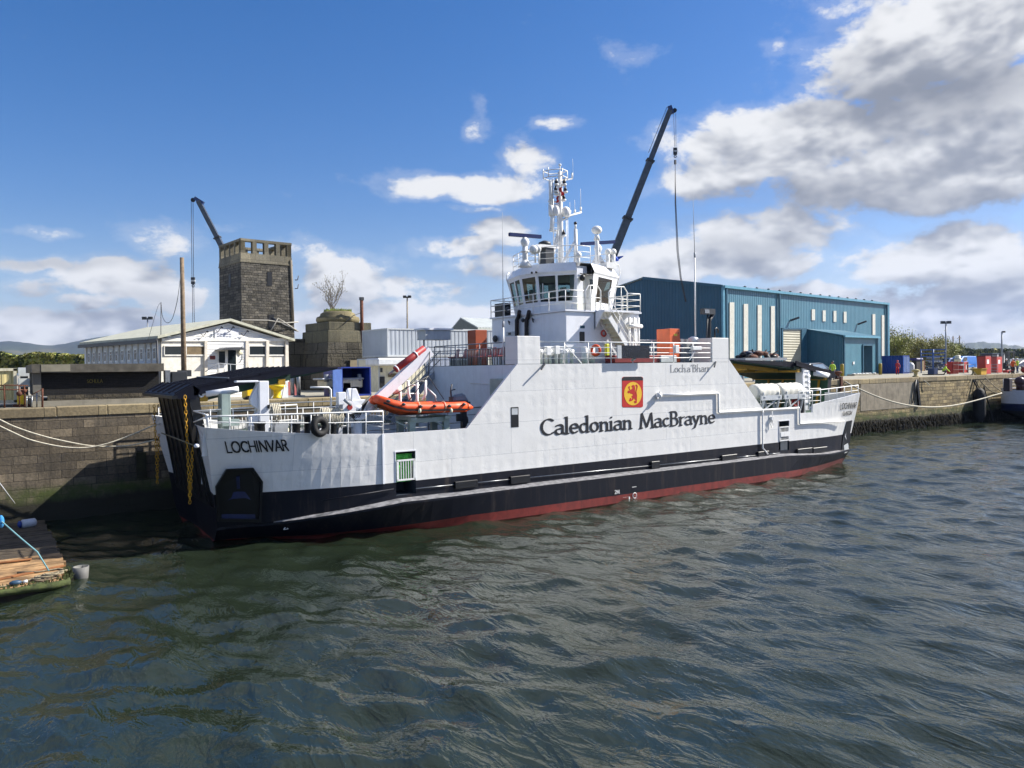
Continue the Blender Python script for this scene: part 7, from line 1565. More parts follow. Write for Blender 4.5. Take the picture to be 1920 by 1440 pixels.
b = MB(); b.use(BLACK); hx(b, .3, .7, -.05, .1, G, G + .35); hx(b, L - .7, L - .3, -.05, .1, G, G + .35); b.build('wheel', None, T)
T, hx, L, zt = yard_box('red_tarp_load', 'dull red covered load at the right edge of the picture', 'load', 1912, 1950, 688, 700.5, mat('tarp_red', '8a3a34', .8, bump=.5, bscale=3), 2, bevel=.25)
# people
def person(label, px, py, h, top, leg, hat, face=0.0, pose='stand', z=None, Y=None):
    q = onG(px, py) if z is None else onY(px, py, Y); g0 = q.z; random.seed(int(px)); s = h / 1.78
    T = thing('person', label, 'person', tuple(q), None); d = Vector((math.cos(face), math.sin(face), 0)); sd_ = Vector((-d.y, d.x, 0)); o = Vector((q.x, q.y, g0))
    def P(f, l, u): return o + (d * f + sd_ * l + Vector((0, 0, u))) * s
    b = MB(); cr = pose == 'crouch'
    hip = .45 if cr else .92; sh = .95 if cr else 1.45; fw_ = .28 if cr else .04
    b.use(leg)
    for e in (-1, 1):
        knee = P(.38 if cr else .04 + .05 * e, .12 * e, .48 if cr else .5); b.tube([P(0, .09 * e, hip), P(.1 if cr else .02, .11 * e, (hip + (.48 if cr else .5)) / 2), knee], .105 * s, 8, True, .075 * s); b.tube([knee, P(.08 if cr else 0, .12 * e, .08)], .075 * s, 8, True, .05 * s); b.use(BLACK).ball(P(.12 if cr else .06, .12 * e, .05), .075 * s, 8, 5, 1.5, 1.2, .7); b.use(leg)
    b.use(top); b.tube([P(0, 0, hip - .06), P(fw_ * .4, 0, hip + .2), P(fw_ * .8, 0, sh - .12), P(fw_, 0, sh), P(fw_ + .01, 0, sh + .06)], .155 * s, 10, True, .13 * s)
    for e in (-1, 1):
        a0 = P(fw_, .17 * e, sh - .02); el = P(fw_ + .08 + (.15 if cr else 0), .27 * e, sh - .32); ha = P(fw_ + .22 + (.25 if cr else 0), .22 * e, sh - .52 - (.05 if cr else 0)); b.tube([P(fw_, .06 * e, sh), a0], .075 * s, 8); b.tube([a0, el], .07 * s, 8, True, .05 * s); b.tube([el, ha], .05 * s, 8, True, .035 * s); b.use(SKINM).ball(ha, .05 * s, 8, 5); b.use(top)
    b.use(SKINM).tube([P(fw_, 0, sh + .02), P(fw_ + .02, 0, sh + .14)], .055 * s, 8); b.ball(P(fw_ + .04, 0, sh + .24), .11 * s, 12, 8, 1, .9, 1.15); b.ball(P(fw_ + .15, 0, sh + .23), .022 * s, 6, 4)
    b.build('body', None, T)
    c = MB(); c.use(hat).lathe(P(fw_ + .03, 0, sh + .26), [(.135 * s, -.01), (.13 * s, .05 * s), (.09 * s, .11 * s), (.03 * s, .135 * s)], 12); c.box(P(fw_ + .1, 0, 0).x - .05, P(fw_ + .1, 0, 0).x + .05, P(fw_ + .1, 0, 0).y - .08, P(fw_ + .1, 0, 0).y + .08, P(0, 0, sh + .25).z, P(0, 0, sh + .265).z); c.build('helmet', None, T)
    return T
HIV = mat('hi_vis', 'b7d63a', .7); HIO = mat('hi_vis_orange', 'd9682f', .7); WHAT = mat('hat_white', 'e6e6e6', .4); RED_S = mat('overall_red', 'b1222a', .7); NAV = mat('overall_navy', '1f2740', .8); DRK = mat('overall_dark', '23262c', .8); JEAN = mat('jeans', '3f5272', .8)
person('person in red overalls standing in front of the dark blue container', 1682.5, 702, 1.86, RED_S, RED_S, mat('hat_red', 'b1222a'), -2.2)
person('person in a yellow vest crouching on the quay by the low red skip', 1768, 703, 1.8, HIV, DRK, mat('hat_red', 'b1222a'), -1.2, 'crouch')
person('person in an orange vest and white helmet at the right edge of the quay', 1899, 701, 1.86, HIO, DRK, WHAT, -2.4)
person('person in a yellow vest and blue trousers bending beside the orange vested worker', 1908, 699.5, 1.9, HIV, JEAN, WHAT, 2.6)
person('person in dark overalls and white helmet behind the red trailer', 1886, 697, 1.9, DRK, DRK, WHAT, -1.5)
p_ = person('person in a yellow vest and dark helmet beside the car at the stern ramp', 1561, 712, 1.8, HIV, DRK, mat('hat_dark', '1c2430'), -2.6)
# car seen behind the stern ramp
cq = onG(1540, 712); 
T = van('parked_car', 'dark blue car with a sloping windscreen behind the stern ramp of the ferry', 1553, 1520, 678, 712, mat('car_dark', '222a38', .3), R_(184), 'car', .45) if False else None
T = thing('parked_car', 'dark car with a pale sloping windscreen behind the stern ramp of the ferry', 'car', tuple(onG(1536, 711))); a = onG(1518, 711); D = (a - CAM).dot(FWD); e = onG(1562, 709); dv = (e - a).normalized(); bk = Vector((-dv.y, dv.x, 0)); L = (e - a).length; Hh = at(1535, 680, D).z - G
b = MB(); b.use(mat('car_dark', '1b2433', .3)).prism([V3(a + dv * (x * L), G + z * Hh) for x, z in ((-.15, .2), (-.15, .62), (.05, .95), (.42, 1.0), (.55, .96), (.98, .5), (1.15, .42), (1.18, .2))], bk * 1.8); b.build('body', None, T, bevel=.05)
b = MB(); b.use(glass('windscreen', '6f8aa6', .1)).prism([V3(a + dv * (.57 * L), G + .94 * Hh) + bk * .1 + Vector((0, 0, .02)), V3(a + dv * (.94 * L), G + .53 * Hh) + bk * .05 + Vector((0, 0, .03)), V3(a + dv * (.94 * L), G + .53 * Hh) + bk * 1.75 + Vector((0, 0, .03)), V3(a + dv * (.57 * L), G + .94 * Hh) + bk * 1.7 + Vector((0, 0, .02))], dv * .03 + Vector((0, 0, .03))); b.prism([V3(a + dv * (.1 * L) - bk * .02, G + .62 * Hh), V3(a + dv * (.75 * L) - bk * .02, G + .62 * Hh), V3(a + dv * (.55 * L) - bk * .02, G + .9 * Hh), V3(a + dv * (.14 * L) - bk * .02, G + .9 * Hh)], bk * .03); b.build('window', None, T)
for x in (.08, .92): b = MB(); b.use(BLACK); c = a + dv * (x * L) - bk * .03; b.lathe((c.x, c.y, G + .33), [(.2, 0), (.33, .02), (.33, .2), (.2, .22)], 14, tuple(bk)); b.build('wheel', None, T)
# scrap heap on a grey platform behind the stern ramp
HP = thing('scrap_heap', 'dark heap of scrap and tarpaulin on a grey platform behind the stern ramp', 'scrap', tuple(onG(1440, 714))); a = onG(1398, 716); D = (a - CAM).dot(FWD); z0 = at(1398, 671, D).z; e = reach2((a.x, a.y), (1, 0), 1476, 8, 25)
b = MB(); b.use(GREY).box(a.x, e.x, a.y, a.y + 2.4, z0 - .25, z0); 
for k in range(5): x = a.x + (e.x - a.x) * k / 4; b.box(x - .08, x + .08, a.y + .2, a.y + .4, G, z0 - .25)
b.build('platform', None, HP); random.seed(12); b = MB()
for k in range(46):
    f = random.random(); x = a.x + .3 + (e.x - a.x - .6) * f; hmax = .85 * math.sin(math.pi * min(1, max(0, f * 1.1))) ** .7; z = z0 + random.random() * hmax * .8; y = a.y + .3 + 1.6 * random.random(); b.use(random.choice([DGREY, BLACK, BLACK, RUST, DGREY, LGREY, mat('tarp_blue_dark', '26364f', .7)]))
    if k % 3: b.ball((x, y, z), .25 + .2 * random.random(), 8, 5, 1.6, 1, .6)
    else: b.beam((x, y, z), (x + random.uniform(-1, 1), y, z + random.uniform(-.1, .4)), .09)
b.build('scrap', None, HP)
# ------------------------------------------------------------------ stern of the other ship
SS = thing('paddle_steamer', 'rounded stern of a second ship with white band above dark blue hull', 'ship', (75, 8, 0))
Ys = 5.6; p0_ = onY(1877, 740, Ys); X0 = p0_.x; zt2 = onY(1890, 739, Ys).z; zm = onY(1890, 768, Ys).z; zk = onY(1876, 785, Ys).z
def sx(y): return X0 + .05 + ((y - Ys - 3.2) / 3.2) ** 2 * .0
def outline(z, k=0.0, inset=0.0):
    pts = []
    for i in range(17):
        t = math.pi * (i / 16 - .5); pts.append(Vector((X0 + 2.6 + inset - 2.6 * math.cos(t) ** .7 + k, Ys + 3.0 + (3.6 - inset) * math.sin(t) - 0, z)))
    return [Vector((X0 + 40, Ys - .6 + inset, z))] + pts + [Vector((X0 + 40, Ys + 6.6 - inset, z))]
for _ in range(60):
    mn = min(projx(p)[0] for p in outline(zt2)[1:-1])
    X0 += (1877 - mn) * .02
ORG[SS.name] = Vector((X0 + 10, 8, 0)); SS.location = ORG[SS.name]
zt2 = zt2 + .15
SH_W = mat('steamer_white', 'bfc8d6', .45, var=.05); SH_B = mat('steamer_navy', '12234c', .4, var=.2); SH_K = mat('steamer_black', '0a0c12', .5)
b = MB(); b.use(SH_W).grid([outline(zm), outline(zt2)], True); b.use(SH_B).grid([outline(zk), outline(zm)], True); b.use(SH_K).grid([outline(-.5, 5.5, 1.5), outline(.15, 3.4, .9), outline(zk * .55, 1.1, .3), outline(zk)], True); b.use(SH_K).grid([outline(zt2 - .06, -.03, -.03), outline(zt2 + .02, -.03, -.03)], True); b.build('hull', None, SS, recalc=False)
b = MB(); b.use(mat('steamer_deck', '6b5a45', .8)); b.face(outline(zt2 - .05, .05, .05)); b.build('deck', None, SS, recalc=False)
b = MB(); ol = outline(zt2, .1, .12)
for h in (.4, .75, 1.1): b.tube([p + Vector((0, 0, h)) for p in ol], .03, 5)
for p in ol: b.cyl(p, p + Vector((0, 0, 1.1)), .03, seg=5)
for k in range(8): p = Vector((X0 + 4 + k * 1.5, Ys - .48, zt2)); b.cyl(p, p + Vector((0, 0, 1.1)), .03, seg=5)
b.build('deck_railing', GREY, SS)
b = MB(); q = onY(1890, 735, Ys + 1.5); b.use(mat('seat_dark', '2b1d22', .6)); b.box(q.x + .1, q.x + .8, Ys + 1.4, Ys + 2.0, zt2, zt2 + 1.35); b.box(X0 + 1.2, X0 + 9, Ys + .4, Ys + 1.0, zt2, zt2 + .8); b.build('deck_locker', None, SS, bevel=.04)
b = MB(); b.use(mat('cowl_maroon', '3a1722', .4)); 
for k, (px, py) in enumerate(((1912, 715), (1919, 712))): b = MB(); b.use(mat('cowl_maroon', '3a1722', .4)); q = onY(px, py, Ys + 2); b.ball(q, .52); b.cyl((q.x, q.y, zt2), q, .35, seg=10); b.build('cowl_vent', None, SS)
def stern_pt(t, off=.05):
    f = lambda q: Vector((X0 + 2.6 - 2.6 * max(1e-6, math.cos(q)) ** .7, Ys + 3.0 + 3.6 * math.sin(q), 0))
    p = f(t); d = (f(t - .01) - f(t + .01)).normalized(); return p + Vector((d.y, -d.x, 0)) * off * -1
def stern_text(px, py, txt, L, h):
    t0 = min((-1.5 + .005 * k for k in range(320)), key=lambda q: abs(projx(stern_pt(q) + Vector((0, 0, zt2 - .6)))[0] - px)); z0 = plane_pt(px, py, stern_pt(t0), (-1, -.6, 0)).z
    tab = [(0.0, t0)]; s_ = 0.0; q = t0
    while s_ < L + .5 and q > -1.56: s_ += (stern_pt(q - .01) - stern_pt(q)).length; q -= .01; tab.append((s_, q))
    m_ = MB(); letters(m_, txt, lambda x, c, k: stern_pt(interp(tab, x), -.05 - k) + Vector((0, 0, z0 + c)), L, h, (.15, .13, 0)); m_.build('name_lettering', TEXTM, SS, recalc=False)
stern_text(1893, 757, 'WAVERLEY', 2.7, .30); stern_text(1898, 763.5, 'GLASGOW', 2.2, .22)
# ------------------------------------------------------------------ raft in the corner
RF = thing('pontoon_raft', 'old timber raft with orange stained planks and mossy rim in the lower left corner', 'raft', (-8, 4, 0))
b = MB(); PL = mat('raft_plank', '9a7a54', .9, var=.5, scale=1.3, bump=.5, bscale=10); PL2 = mat('raft_plank_shaded', '4a4032', .9, var=.4, scale=2, bump=.4); random.seed(14)
y = -1.3; 
while y < 11.2:
    w = .28 + .06 * random.random(); x1 = -4.75 + random.uniform(-.08, .05) - (.25 if y < -.5 else 0) - (0 if y < 6 else (y - 6) * .02); b.use(PL if y < 3.3 else PL2).box(-16, x1, y, y + w - .02, .28, .40 + random.uniform(0, .03)); y += w  # back planks painted dark where the ferry's shadow falls
b.build('plank', None, RF)
b = MB(); b.use(mat('raft_side', '2a2116', .9, var=.4)).box(-16, -4.9, -1.35, 11.3, -.4, .27); b.build('float', None, RF)
b = MB(); MOS = mat('raft_moss', '3d4520', .9, var=.5, scale=4, bump=.8, bscale=20); b.use(MOS)
edge = [Vector((-12 + .18 * k, -1.36, .26)) for k in range(38)] + [Vector((-5.1 + .1 * k, -1.3 + .05 * k, .26)) for k in range(4)] + [Vector((-4.78, -1.0 + .16 * k, .26)) for k in range(8)]
rows = []
for k, p in enumerate(edge):
    rows.append([p + Vector((.0, .17 * math.cos(t) * (1 + .5 * noise.noise((k * .35, t, 1))), .12 * math.sin(t) * (1 + .6 * noise.noise((k * .4, t, 4))) + .05)) for t in (2 * math.pi * j / 9 for j in range(9))])
b.grid(rows, True, True)
random.seed(77)
for k in range(900):
    p = random.choice(edge) + Vector((random.uniform(-.12, .12), random.uniform(-.1, .3) ** 1 + .04, .14 + .05 * random.random())); h = .03 + .07 * random.random(); b.face([p + Vector((-.02, 0, 0)), p + Vector((.02, 0, 0)), p + Vector((random.uniform(-.04, .04), random.uniform(-.04, .04), h))])
b.build('mossy_rim', None, RF, recalc=False)
b = MB(); LB = mat('loose_board', '8a5a32', .85, var=.3)
for c_, a_, l_, w_, m_ in (((-5.9, .3), .35, 2.3, .22, LB), ((-6.4, 2.6), -.1, 1.4, .2, LB), ((-5.4, -.9), .6, .7, .35, WOOD)): b = MB(); b.use(m_).obox(c_, a_, l_, w_, .44, .475); b.build('loose_board', None, RF)
b = MB(); random.seed(3)
for k in range(5): b.torus((-5.45 + .1 * k - .15, -.75 + .12 * (k % 2), .47 + .02 * k), .22 + .03 * (k % 3), .03, (0, .1, 1), 18, 6)
pts = [(-5.3, -.6, .48)]
for k in range(14): pts.append((-5.3 - .25 * k, -.9 + .25 * math.sin(k * .9) - .0 * k, .45))
b.tube(pts, .03, 5); b.tube([(-6.2, .6, .46), (-5.6, .2, .47), (-5.0, .3, .46), (-4.8, -.1, .46), (-5.2, -.3, .47)], .035, 5); tag(b.build('rope_coil', DROPE), 'coiled rope lying on the mossy corner of the raft', 'rope')
b = MB(); b.use(mat('blue_plastic', '2c4a63', .5)).ball((-6.3, -1.15, .52), .1, 10, 6, 1.8, 1, .8); b.use(LGREY).cyl((-6.1, -1.15, .5), (-5.98, -1.12, .52), .05); tag(b.build('plastic_bottle', None), 'small blue plastic bottle on the moss of the raft', 'bottle')
p = onZ(133, 1050, .1); b = MB(); b.use(mat('bucket', '6b6a66', .7, var=.2)).lathe((-4.42, -.55, .0), [(.19, 0), (.21, .05), (.25, .5), (.22, .5), (.2, .1)], 16); tag(b.build('grey_bucket', mat('bucket', '6b6a66', .7, var=.2)), 'dented grey bucket floating at the corner of the raft', 'bucket')
p = onZ(54, 983, .42); b = MB(); b.use(mat('float_white', 'b9bcc4', .5)).lathe((p.x - .3, p.y, .58), [(.08, 0), (.19, .06), (.19, .55), (.08, .62)], 14, (1, .25, 0)); b.use(BLUEC).lathe((p.x - .42, p.y - .03, .58), [(.05, 0), (.15, .05), (.15, .13)], 12, (1, .25, 0)); tag(b.build('white_float', None), 'white cylindrical float lying on the dark back of the raft', 'float')
rope([onY(-30, 960, 2.0), onY(0, 975, 1.2), onY(40, 1010, .4), onY(70, 1035, -.2), Vector((-5.35, -.55, .5))], .025, mat('rope_teal', '6d9aa0', .8), 'pale teal line running from the left edge down to the raft corner')
b = MB(); q = onY(2, 978, 1.2); b.ball(q, .14, 10, 6, .7, .7, 1.6); tag(b.build('blue_knot', mat('rope_blue', '2f7fb8', .8, bump=.6)), 'bright blue rope knot at the left edge above the raft', 'rope')
rope([onY(-10, 893, 12.0), onY(28, 944, 12.3)], .02, LGREY, 'thin pale line slanting down the quay wall above the raft')
for o in (RF, bpy.data.objects['rope_coil'], bpy.data.objects['plastic_bottle'], bpy.data.objects['white_float']): o.location.z -= .12
# ------------------------------------------------------------------ trees, scrub and hills
for k, (px, yt, d, R, lm, s) in enumerate(((1672, 618, 150, 4.0, LEAF1, 1), (1694, 626, 165, 3.6, LEAF2, 2), (1716, 637, 172, 3.4, LEAF1, 3), (1737, 630, 160, 4.4, LEAF2, 4), (1752, 627, 168, 4.2, LEAF2, 5), (1771, 631, 176, 3.8, LEAF1, 6), (1784, 642, 185, 3.2, LEAF3, 8))):
    base = at(px, 688, d); base.z = G; H = at(px, yt, d).z - G
    leafy('tree', ['pale spring tree rising beside the right end of the warehouse', 'low spring tree second from the warehouse end', 'short spring tree behind the dark skip', 'broad olive tree behind the blue steel rack', 'olive tree just left of the two lamp floodlight mast', 'olive tree just right of the two lamp floodlight mast', 'dark green tree nearest the far hills'][k], base, H * .88, R * .85, 9000, .13, lm, BARK, 'tree', 'spring trees beyond the yard', s, 7, .62, 1, .10, .8)
def scrub(name, label, pts, d, yb, n, leaf, mats, seed, depth=14):
    random.seed(seed); b = MB()
    x0, x1 = pts[0][0], pts[-1][0]
    for k in range(n):
        px = random.uniform(x0, x1); dd = d + random.random() ** 2 * depth - depth * .2; top_ = interp(pts, px) ; f = random.random() ** .6; lump = 3.0 * noise.noise((px * .11, dd * .3, seed))
        py = yb + (top_ + lump - yb) * f; p = at(px, py, dd); s = leaf * (.5 + random.random()); nn = Vector((random.uniform(-1, 1), random.uniform(-1, 1), random.uniform(-.3, 1))).normalized(); a = nn.orthogonal().normalized() * s; c = nn.cross(a) * .65
        b.use(mats[int((noise.noise((px * .07, f * 2, dd * .1)) + random.uniform(-.3, .3) + .5) * len(mats)) % len(mats)]).face([p - a, p - c, p + a, p + c])
    return tag(b.build(name, None, recalc=False), label, 'scrub', kind='stuff')
scrub('scrub_wood', 'green scrub wood behind the cream container on the left', [(-40, 655), (0, 661), (30, 668), (70, 662), (120, 665), (160, 668)], 130, 698, 12000, .32, [LEAF3, LEAF1, LEAF2, LEAF1], 4)
scrub('far_wood', 'dark band of far woodland under the right hand hills', [(1776, 648), (1800, 652), (1830, 657), (1860, 655), (1900, 656), (1960, 655)], 420, 672, 7000, .75, [LEAF3, LEAF3, LEAF2], 6, 60)
def hills(name, prof, d, depth, m, seed):
    b = MB(); rows = []
    n = 140; x0, x1 = prof[0][0], prof[-1][0]
    for r in range(9):
        row = []
        for k in range(n + 1):
            px = x0 + (x1 - x0) * k / n; top_ = interp(prof, px); p = at(px, top_, d); base = at(px, 690, d); dirv = Vector((p.x - CAM.x, p.y - CAM.y, 0)).normalized(); f = r / 8; h = (p.z - 5) * math.sin(f * math.pi / 2) ** 1.2 + (1 - abs(2 * f - 1)) * 22 * noise.noise((k * .12, r * .7, seed))
            q = Vector((p.x, p.y, 0)) - dirv * depth * (1 - f); row.append((q.x, q.y, max(4.5, 5 + h + 5 * noise.noise((k * .35, r, seed)))))
        rows.append(row)
    last = [(x + 400 * math.cos(HEAD), y + 800, 0) for x, y, z in rows[-1]]
    b.use(m).grid(rows + [last], True); return struct(b, name, None, recalc=False)
mt, t, bs, pos = new_mat('hill_moor'); n1 = t.noise(pos, .004, 6, .6); n2 = t.noise(pos, .0012, 4, .6)
c1 = t.mix(t.ramp(n1, .42, .6), lin('2f3a22'), lin('545033')); c2 = t.mix(t.ramp(n2, .45, .58), c1, lin('232d1c')); t.t.links.new(c2, bs.inputs['Base Color']); bs.inputs['Roughness'].default_value = .95
hills('far_hills', [(1700, 652), (1760, 648), (1790, 645), (1815, 643.5), (1840, 642), (1865, 643.5), (1890, 647), (1920, 651), (1980, 655)], 4200, 1500, mt, 2)
hills('far_hills', [(-120, 648), (-40, 645), (0, 642), (20, 640.5), (45, 643), (80, 648), (100, 649), (125, 644), (160, 637), (220, 628), (290, 620), (380, 622), (520, 640), (700, 660)], 4600, 1600, mt, 5)
# ------------------------------------------------------------------ water
import numpy as np
mt, t, bs, pos = new_mat('harbour_water')
bs.inputs['Base Color'].default_value = (.014, .021, .012, 1); bs.inputs['Roughness'].default_value = .03; bs.inputs['IOR'].default_value = 1.50
def layer(rot, sx_, sy_, scale, detail, rough, dist, ridged):
    mp = t.n('ShaderNodeMapping', i_Vector=pos); mp.inputs['Rotation'].default_value = (0, 0, R_(rot)); mp.inputs['Scale'].default_value = (sx_, sy_, 1)
    n = t.noise(mp.outputs[0], scale, detail, rough, dist)
    return t.math('SUBTRACT', 1.0, t.math('ABSOLUTE', t.math('SUBTRACT', t.math('MULTIPLY', n, 2.0), 1.0))) if ridged else n
w1 = layer(12, 1.3, .55, 1.5, 3, .5, .5, True); w2 = layer(-20, 1.25, .6, 4.2, 3, .55, .6, True); w3 = layer(5, 1.2, .7, 12, 3, .6, .3, False)
calm = t.ramp(t.noise(pos, .16, 3, .5), .36, .64, .30, 1.0)
h = t.math('ADD', t.math('MULTIPLY', w1, .050), t.math('MULTIPLY', t.math('ADD', t.math('MULTIPLY', w2, .0165), t.math('MULTIPLY', w3, .0080)), calm))
bp = t.n('ShaderNodeBump', i_Strength=1.0, i_Distance=1.0, i_Height=h); t.t.links.new(bp.outputs[0], bs.inputs['Normal'])
rng = np.random.default_rng(31)
gx = np.concatenate([np.array([-70, -52, -38, -28, -22, -19, -17.5]), np.arange(-16.6, 45, .115), np.arange(45, 72, .22), np.arange(72, 125, .6), np.array([126, 130, 136, 145, 160, 190])])
gy = np.concatenate([np.array([-60, -48, -40, -34, -30]), np.arange(-27, 13.05, .115), np.array([13.3])])
PX, PY = np.meshgrid(gx, gy); Z = np.zeros_like(PX); DX = np.zeros_like(PX); DY = np.zeros_like(PX)
for k in range(64):
    a = R_(rng.normal(14, 36)); lam = float(np.exp(rng.uniform(math.log(.55), math.log(4.2)))); K_ = 2 * math.pi / lam; A0_ = .0039 * lam ** .95 * rng.uniform(.6, 1.4)
    ph = K_ * (PX * math.cos(a) + PY * math.sin(a)) + rng.uniform(0, 6.28); Z += A0_ * np.cos(ph); DX -= .75 * A0_ * math.cos(a) * np.sin(ph); DY -= .75 * A0_ * math.sin(a) * np.sin(ph)
ph = .55 + .45 * np.sin(PX * .11 + 1.3 * np.sin(PY * .13)) * np.sin(PY * .17 + PX * .05 + 1.0); ph = .8 + .45 * ph
edge = np.clip((PX + 22) / 6, 0, 1) * np.clip((130 - PX) / 10, 0, 1) * np.clip((PY + 32) / 4, 0, 1)
Z *= ph * edge; co = np.stack([PX + DX * ph * edge, PY + DY * ph * edge, Z], -1).reshape(-1, 3)
ny, nx = PX.shape; ii = np.arange(ny * nx).reshape(ny, nx); fa = np.stack([ii[:-1, :-1], ii[:-1, 1:], ii[1:, 1:], ii[1:, :-1]], -1).reshape(-1, 4)
me = bpy.data.meshes.new('water'); me.vertices.add(len(co)); me.vertices.foreach_set('co', co.astype(np.float32).ravel()); me.loops.add(fa.size); me.loops.foreach_set('vertex_index', fa.astype(np.int32).ravel()); me.polygons.add(len(fa)); me.polygons.foreach_set('loop_start', np.arange(0, fa.size, 4, dtype=np.int32)); me.polygons.foreach_set('use_smooth', np.ones(len(fa), dtype=bool)); me.update(calc_edges=True); me.validate(); me.materials.append(mt)
o = bpy.data.objects.new('water', me); COL.objects.link(o); tag(o, kind='structure')
b = MB(); b.face([(-3000, -3000, -.25), (3500, -3000, -.25), (3500, 13.5, -.25), (-3000, 13.5, -.25)]); struct(b, 'open_water', mt, recalc=False)
# ------------------------------------------------------------------ sun, sky, clouds
SUN = Vector((1.0, -.36, .86)).normalized()
elev = math.asin(SUN.z); az = math.atan2(SUN.x, SUN.y)
sl_ = bpy.data.lights.new('sun', 'SUN'); sl_.energy = 4.8; sl_.angle = R_(.5); sl_.color = (1.0, .95, .87)
so = bpy.data.objects.new('sun', sl_); COL.objects.link(so); so.rotation_euler = (-SUN).to_track_quat('-Z', 'Y').to_euler()
w = bpy.data.worlds.new('World'); scene.world = w; w.use_nodes = True
t = NT(w.node_tree); bg = w.node_tree.nodes['Background']
sky = t.n('ShaderNodeTexSky', sky_type='NISHITA', sun_disc=False); sky.sun_elevation = elev; sky.sun_rotation = az; sky.altitude = 0; sky.air_density = 1.1; sky.dust_density = .6; sky.ozone_density = 2.2
hs = t.n('ShaderNodeHueSaturation', i_Saturation=1.42, i_Value=1.06, i_Color=sky.outputs[0])
dirn = t.n('ShaderNodeTexCoord').outputs['Generated']
sp_ = t.n('ShaderNodeSeparateXYZ', i_Vector=dirn)
el = t.math('ARCSINE', sp_.outputs[2]); azn = t.math('ARCTAN2', sp_.outputs[1], sp_.outputs[0])
# azimuth measured clockwise from the view axis
VA = math.atan2(FWD.y, FWD.x)
au = t.math('SUBTRACT', VA, azn)
def dirang(px, py):
    r = ray(px, py).normalized(); a = VA - math.atan2(r.y, r.x); return a, math.asin(r.z)
uv = t.n('ShaderNodeCombineXYZ', i_0=au, i_1=el).outputs[0]
def blobs(uw, lst):
    mask = None
    for (px, py, rx, ry, wgt) in lst:
        a, e = dirang(px, py); sx_, sy_ = 1443 / rx, 1443 / ry
        v_ = t.n('ShaderNodeVectorMath', operation='MULTIPLY_ADD', i_0=uw, i_1=(sx_, sy_, 0), i_2=(-a * sx_, -e * sy_, 0)).outputs[0]
        l = t.n('ShaderNodeVectorMath', operation='LENGTH', i_0=v_).outputs['Value']
        g = t.ramp(l, 1.5, .2, 0, wgt)
        mask = g if mask is None else t.math('MAXIMUM', mask, g)
    return mask
def fbm(uvec, detail):
    mp = t.n('ShaderNodeMapping', i_Vector=uvec); mp.inputs['Scale'].default_value = (1.0, 1.7, 1); mp.inputs['Location'].default_value = (3.7, 1.3, 0)
    return t.noise(mp.outputs[0], 8.5, detail, .66, .15)
CLOUD_K = 7.7
CD = [(1760, 180, 200, 55, 0.66), (1640, 130, 130, 40, 0.27), (1560, 365, 200, 30, 0.55), (1760, 375, 120, 24, 0.47), (1430, 455, 120, 22, 0.47), (1850, 530, 130, 24, 0.39), (250, 490, 100, 18, 0.31), (90, 498, 120, 14, 0.43), (70, 585, 120, 14, 0.31), (1890, 300, 90, 24, 0.31), (300, 560, 80, 16, 0.31), (60, 545, 60, 16, 0.35)]
CL = [ # px, py, half width, half height, weight: the clouds of the photograph, put as directions in the sky
 (1780, 60, 270, 120, .80), (1890, 200, 190, 110, .85), (1600, 40, 110, 60, .5), (1720, 160, 120, 50, .5),
 (1480, 270, 270, 75, .80), (1750, 320, 300, 80, .85), (1340, 320, 150, 70, .66), (1240, 250, 90, 40, .45), (1600, 215, 90, 40, .5),
 (1420, 430, 230, 50, .70), (1300, 490, 240, 55, .72), (1500, 548, 170, 20, .55), (1180, 500, 120, 70, .55), (1600, 400, 60, 20, .45),
 (1800, 480, 200, 60, .78), (1850, 570, 260, 60, .78), (1730, 398, 50, 16, .42), (1780, 630, 260, 30, .6), (1640, 480, 60, 24, .45),
 (870, 348, 179, 31, 0.70), (985, 318, 78, 48, 0.59), (895, 225, 38, 52, 0.44), (1180, 90, 90, 27, 0.40), (1045, 228, 51, 19, 0.44), (880, 385, 67, 12, 0.44),
 (860, 462, 134, 27, 0.66), (940, 440, 78, 40, 0.64), (900, 500, 134, 36, 0.54), (650, 530, 123, 67, 0.82), (560, 550, 90, 48, 0.54), (780, 550, 168, 43, 0.66), (740, 600, 337, 48, 0.76),
 (290, 450, 82, 50, 0.59), (240, 525, 144, 46, 0.73), (330, 545, 92, 55, 0.59), (90, 500, 134, 19, 0.57), (60, 545, 82, 24, 0.57), (160, 572, 82, 19, 0.55), (70, 610, 164, 37, 0.71), (240, 615, 154, 33, 0.65), (70, 435, 71, 15, 0.45), (440, 415, 82, 13, 0.39), (480, 610, 164, 37, 0.54), (1620, 120, 22, 15, 0.34), (1450, 92, 45, 27, 0.46), (560, 470, 67, 48, 0.34)]
warp = t.n('ShaderNodeTexNoise', i_Vector=uv, i_Scale=14.0, i_Detail=3.0).outputs['Color']
uw = t.n('ShaderNodeVectorMath', operation='MULTIPLY_ADD', i_0=warp, i_1=(.060, .040, 0), i_2=uv).outputs[0]
uw = t.n('ShaderNodeVectorMath', operation='ADD', i_0=uw, i_1=(-.030, -.020, 0)).outputs[0]
sp3 = t.n('ShaderNodeSeparateXYZ', i_Vector=uv).outputs
MASK = t.math('MAXIMUM', blobs(uw, CL), t.math('MAXIMUM', t.ramp(sp3[1], .47, .62, 0, .40), t.ramp(t.math('ABSOLUTE', sp3[0]), .68, .9, 0, .30)))
DARK = blobs(uw, CD)
M1 = blobs(t.n('ShaderNodeVectorMath', operation='ADD', i_0=uw, i_1=(.012, .040, 0)).outputs[0], CL)
uv2 = t.n('ShaderNodeVectorMath', operation='ADD', i_0=uv, i_1=(.012, .022, 0)).outputs[0]
N0, S0, S1 = fbm(uv, 11), fbm(uv, 3.5), fbm(uv2, 3.5)
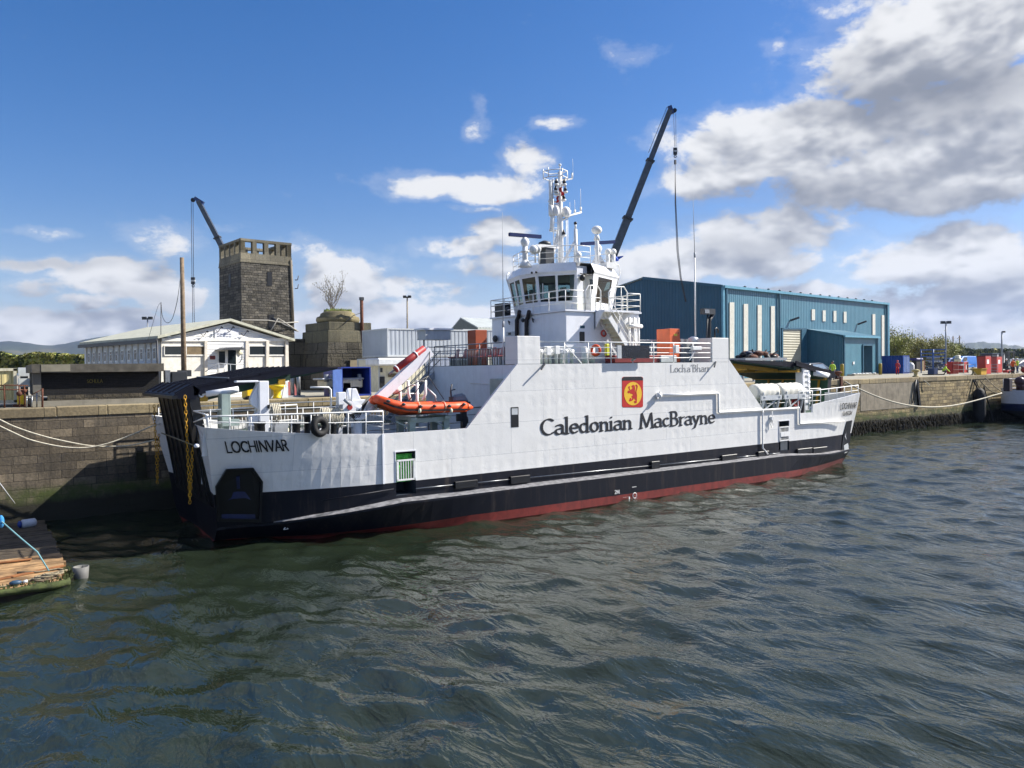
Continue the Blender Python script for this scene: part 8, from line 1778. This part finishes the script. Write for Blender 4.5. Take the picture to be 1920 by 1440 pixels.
D0 = t.math('ADD', t.math('MULTIPLY', t.math('SUBTRACT', N0, .5), 2.2), t.math('SUBTRACT', t.math('MULTIPLY', MASK, 1.45), .24))
alpha = t.ramp(D0, .27, .64)
wisp = t.ramp(D0, .02, .36, 0, .16)
lit = t.math('ADD', t.math('MULTIPLY', t.math('SUBTRACT', S0, S1), 4.2), t.math('MULTIPLY', t.math('SUBTRACT', MASK, M1), 1.5))
lit = t.math('ADD', lit, t.math('MULTIPLY', t.math('SUBTRACT', N0, S0), 1.2))
edge_ = t.ramp(D0, .95, .40, 0, .35)      # thin rims of the cloud let the sun through
shade = t.ramp(t.math('ADD', lit, edge_), -.5, .85)
ccol = t.mix(shade, (.40, .425, .48), (1.06, 1.06, 1.06))
ccol = t.mix(DARK, ccol, (.27, .29, .335))
haze = t.ramp(el, .20, .0)
tint = t.n('ShaderNodeMix', data_type='RGBA', blend_type='MULTIPLY'); tint.inputs[0].default_value = 1; t.t.links.new(hs.outputs[0], tint.inputs[6]); tint.inputs[7].default_value = (.98, .90, 1.10, 1)
skyc = t.mix(t.math('MULTIPLY', haze, .28), tint.outputs[2], (5.0, 7.0, 9.6))
sc_ = t.n('ShaderNodeVectorMath', operation='SCALE', i_0=ccol, i_Scale=CLOUD_K).outputs[0]
fin = t.mix(t.math('MAXIMUM', t.math('MULTIPLY', alpha, .97), wisp), skyc, sc_)
w.node_tree.links.new(fin, bg.inputs['Color']); bg.inputs['Strength'].default_value = .058
# ------------------------------------------------------------------ air
hb = MB(); hb.box(-3400, 7000, -3400, 7000, -1.6, 420); hz = hb.build('haze', None); hz['kind'] = 'stuff'
hm = bpy.data.materials.new('air'); hm.use_nodes = True; nt_ = hm.node_tree; nt_.nodes.remove(nt_.nodes['Principled BSDF']); pv = nt_.nodes.new('ShaderNodeVolumePrincipled'); pv.inputs['Color'].default_value = (.48, .64, 1.0, 1); pv.inputs['Density'].default_value = .00006; pv.inputs['Anisotropy'].default_value = .2; nt_.links.new(pv.outputs[0], nt_.nodes['Material Output'].inputs['Volume']); hz.data.materials.clear(); hz.data.materials.append(hm)
scene.view_settings.view_transform = 'Standard'; scene.view_settings.look = 'None'; scene.view_settings.gamma = 1; scene.view_settings.exposure = .95
cy = scene.cycles if hasattr(scene, 'cycles') else None
if cy:
    cy.max_bounces = 6; cy.diffuse_bounces = 2; cy.glossy_bounces = 3; cy.transmission_bounces = 4; cy.transparent_max_bounces = 8; cy.volume_bounces = 0; cy.use_adaptive_sampling = True; cy.adaptive_threshold = .02; cy.use_denoising = True; cy.sample_clamp_indirect = 6
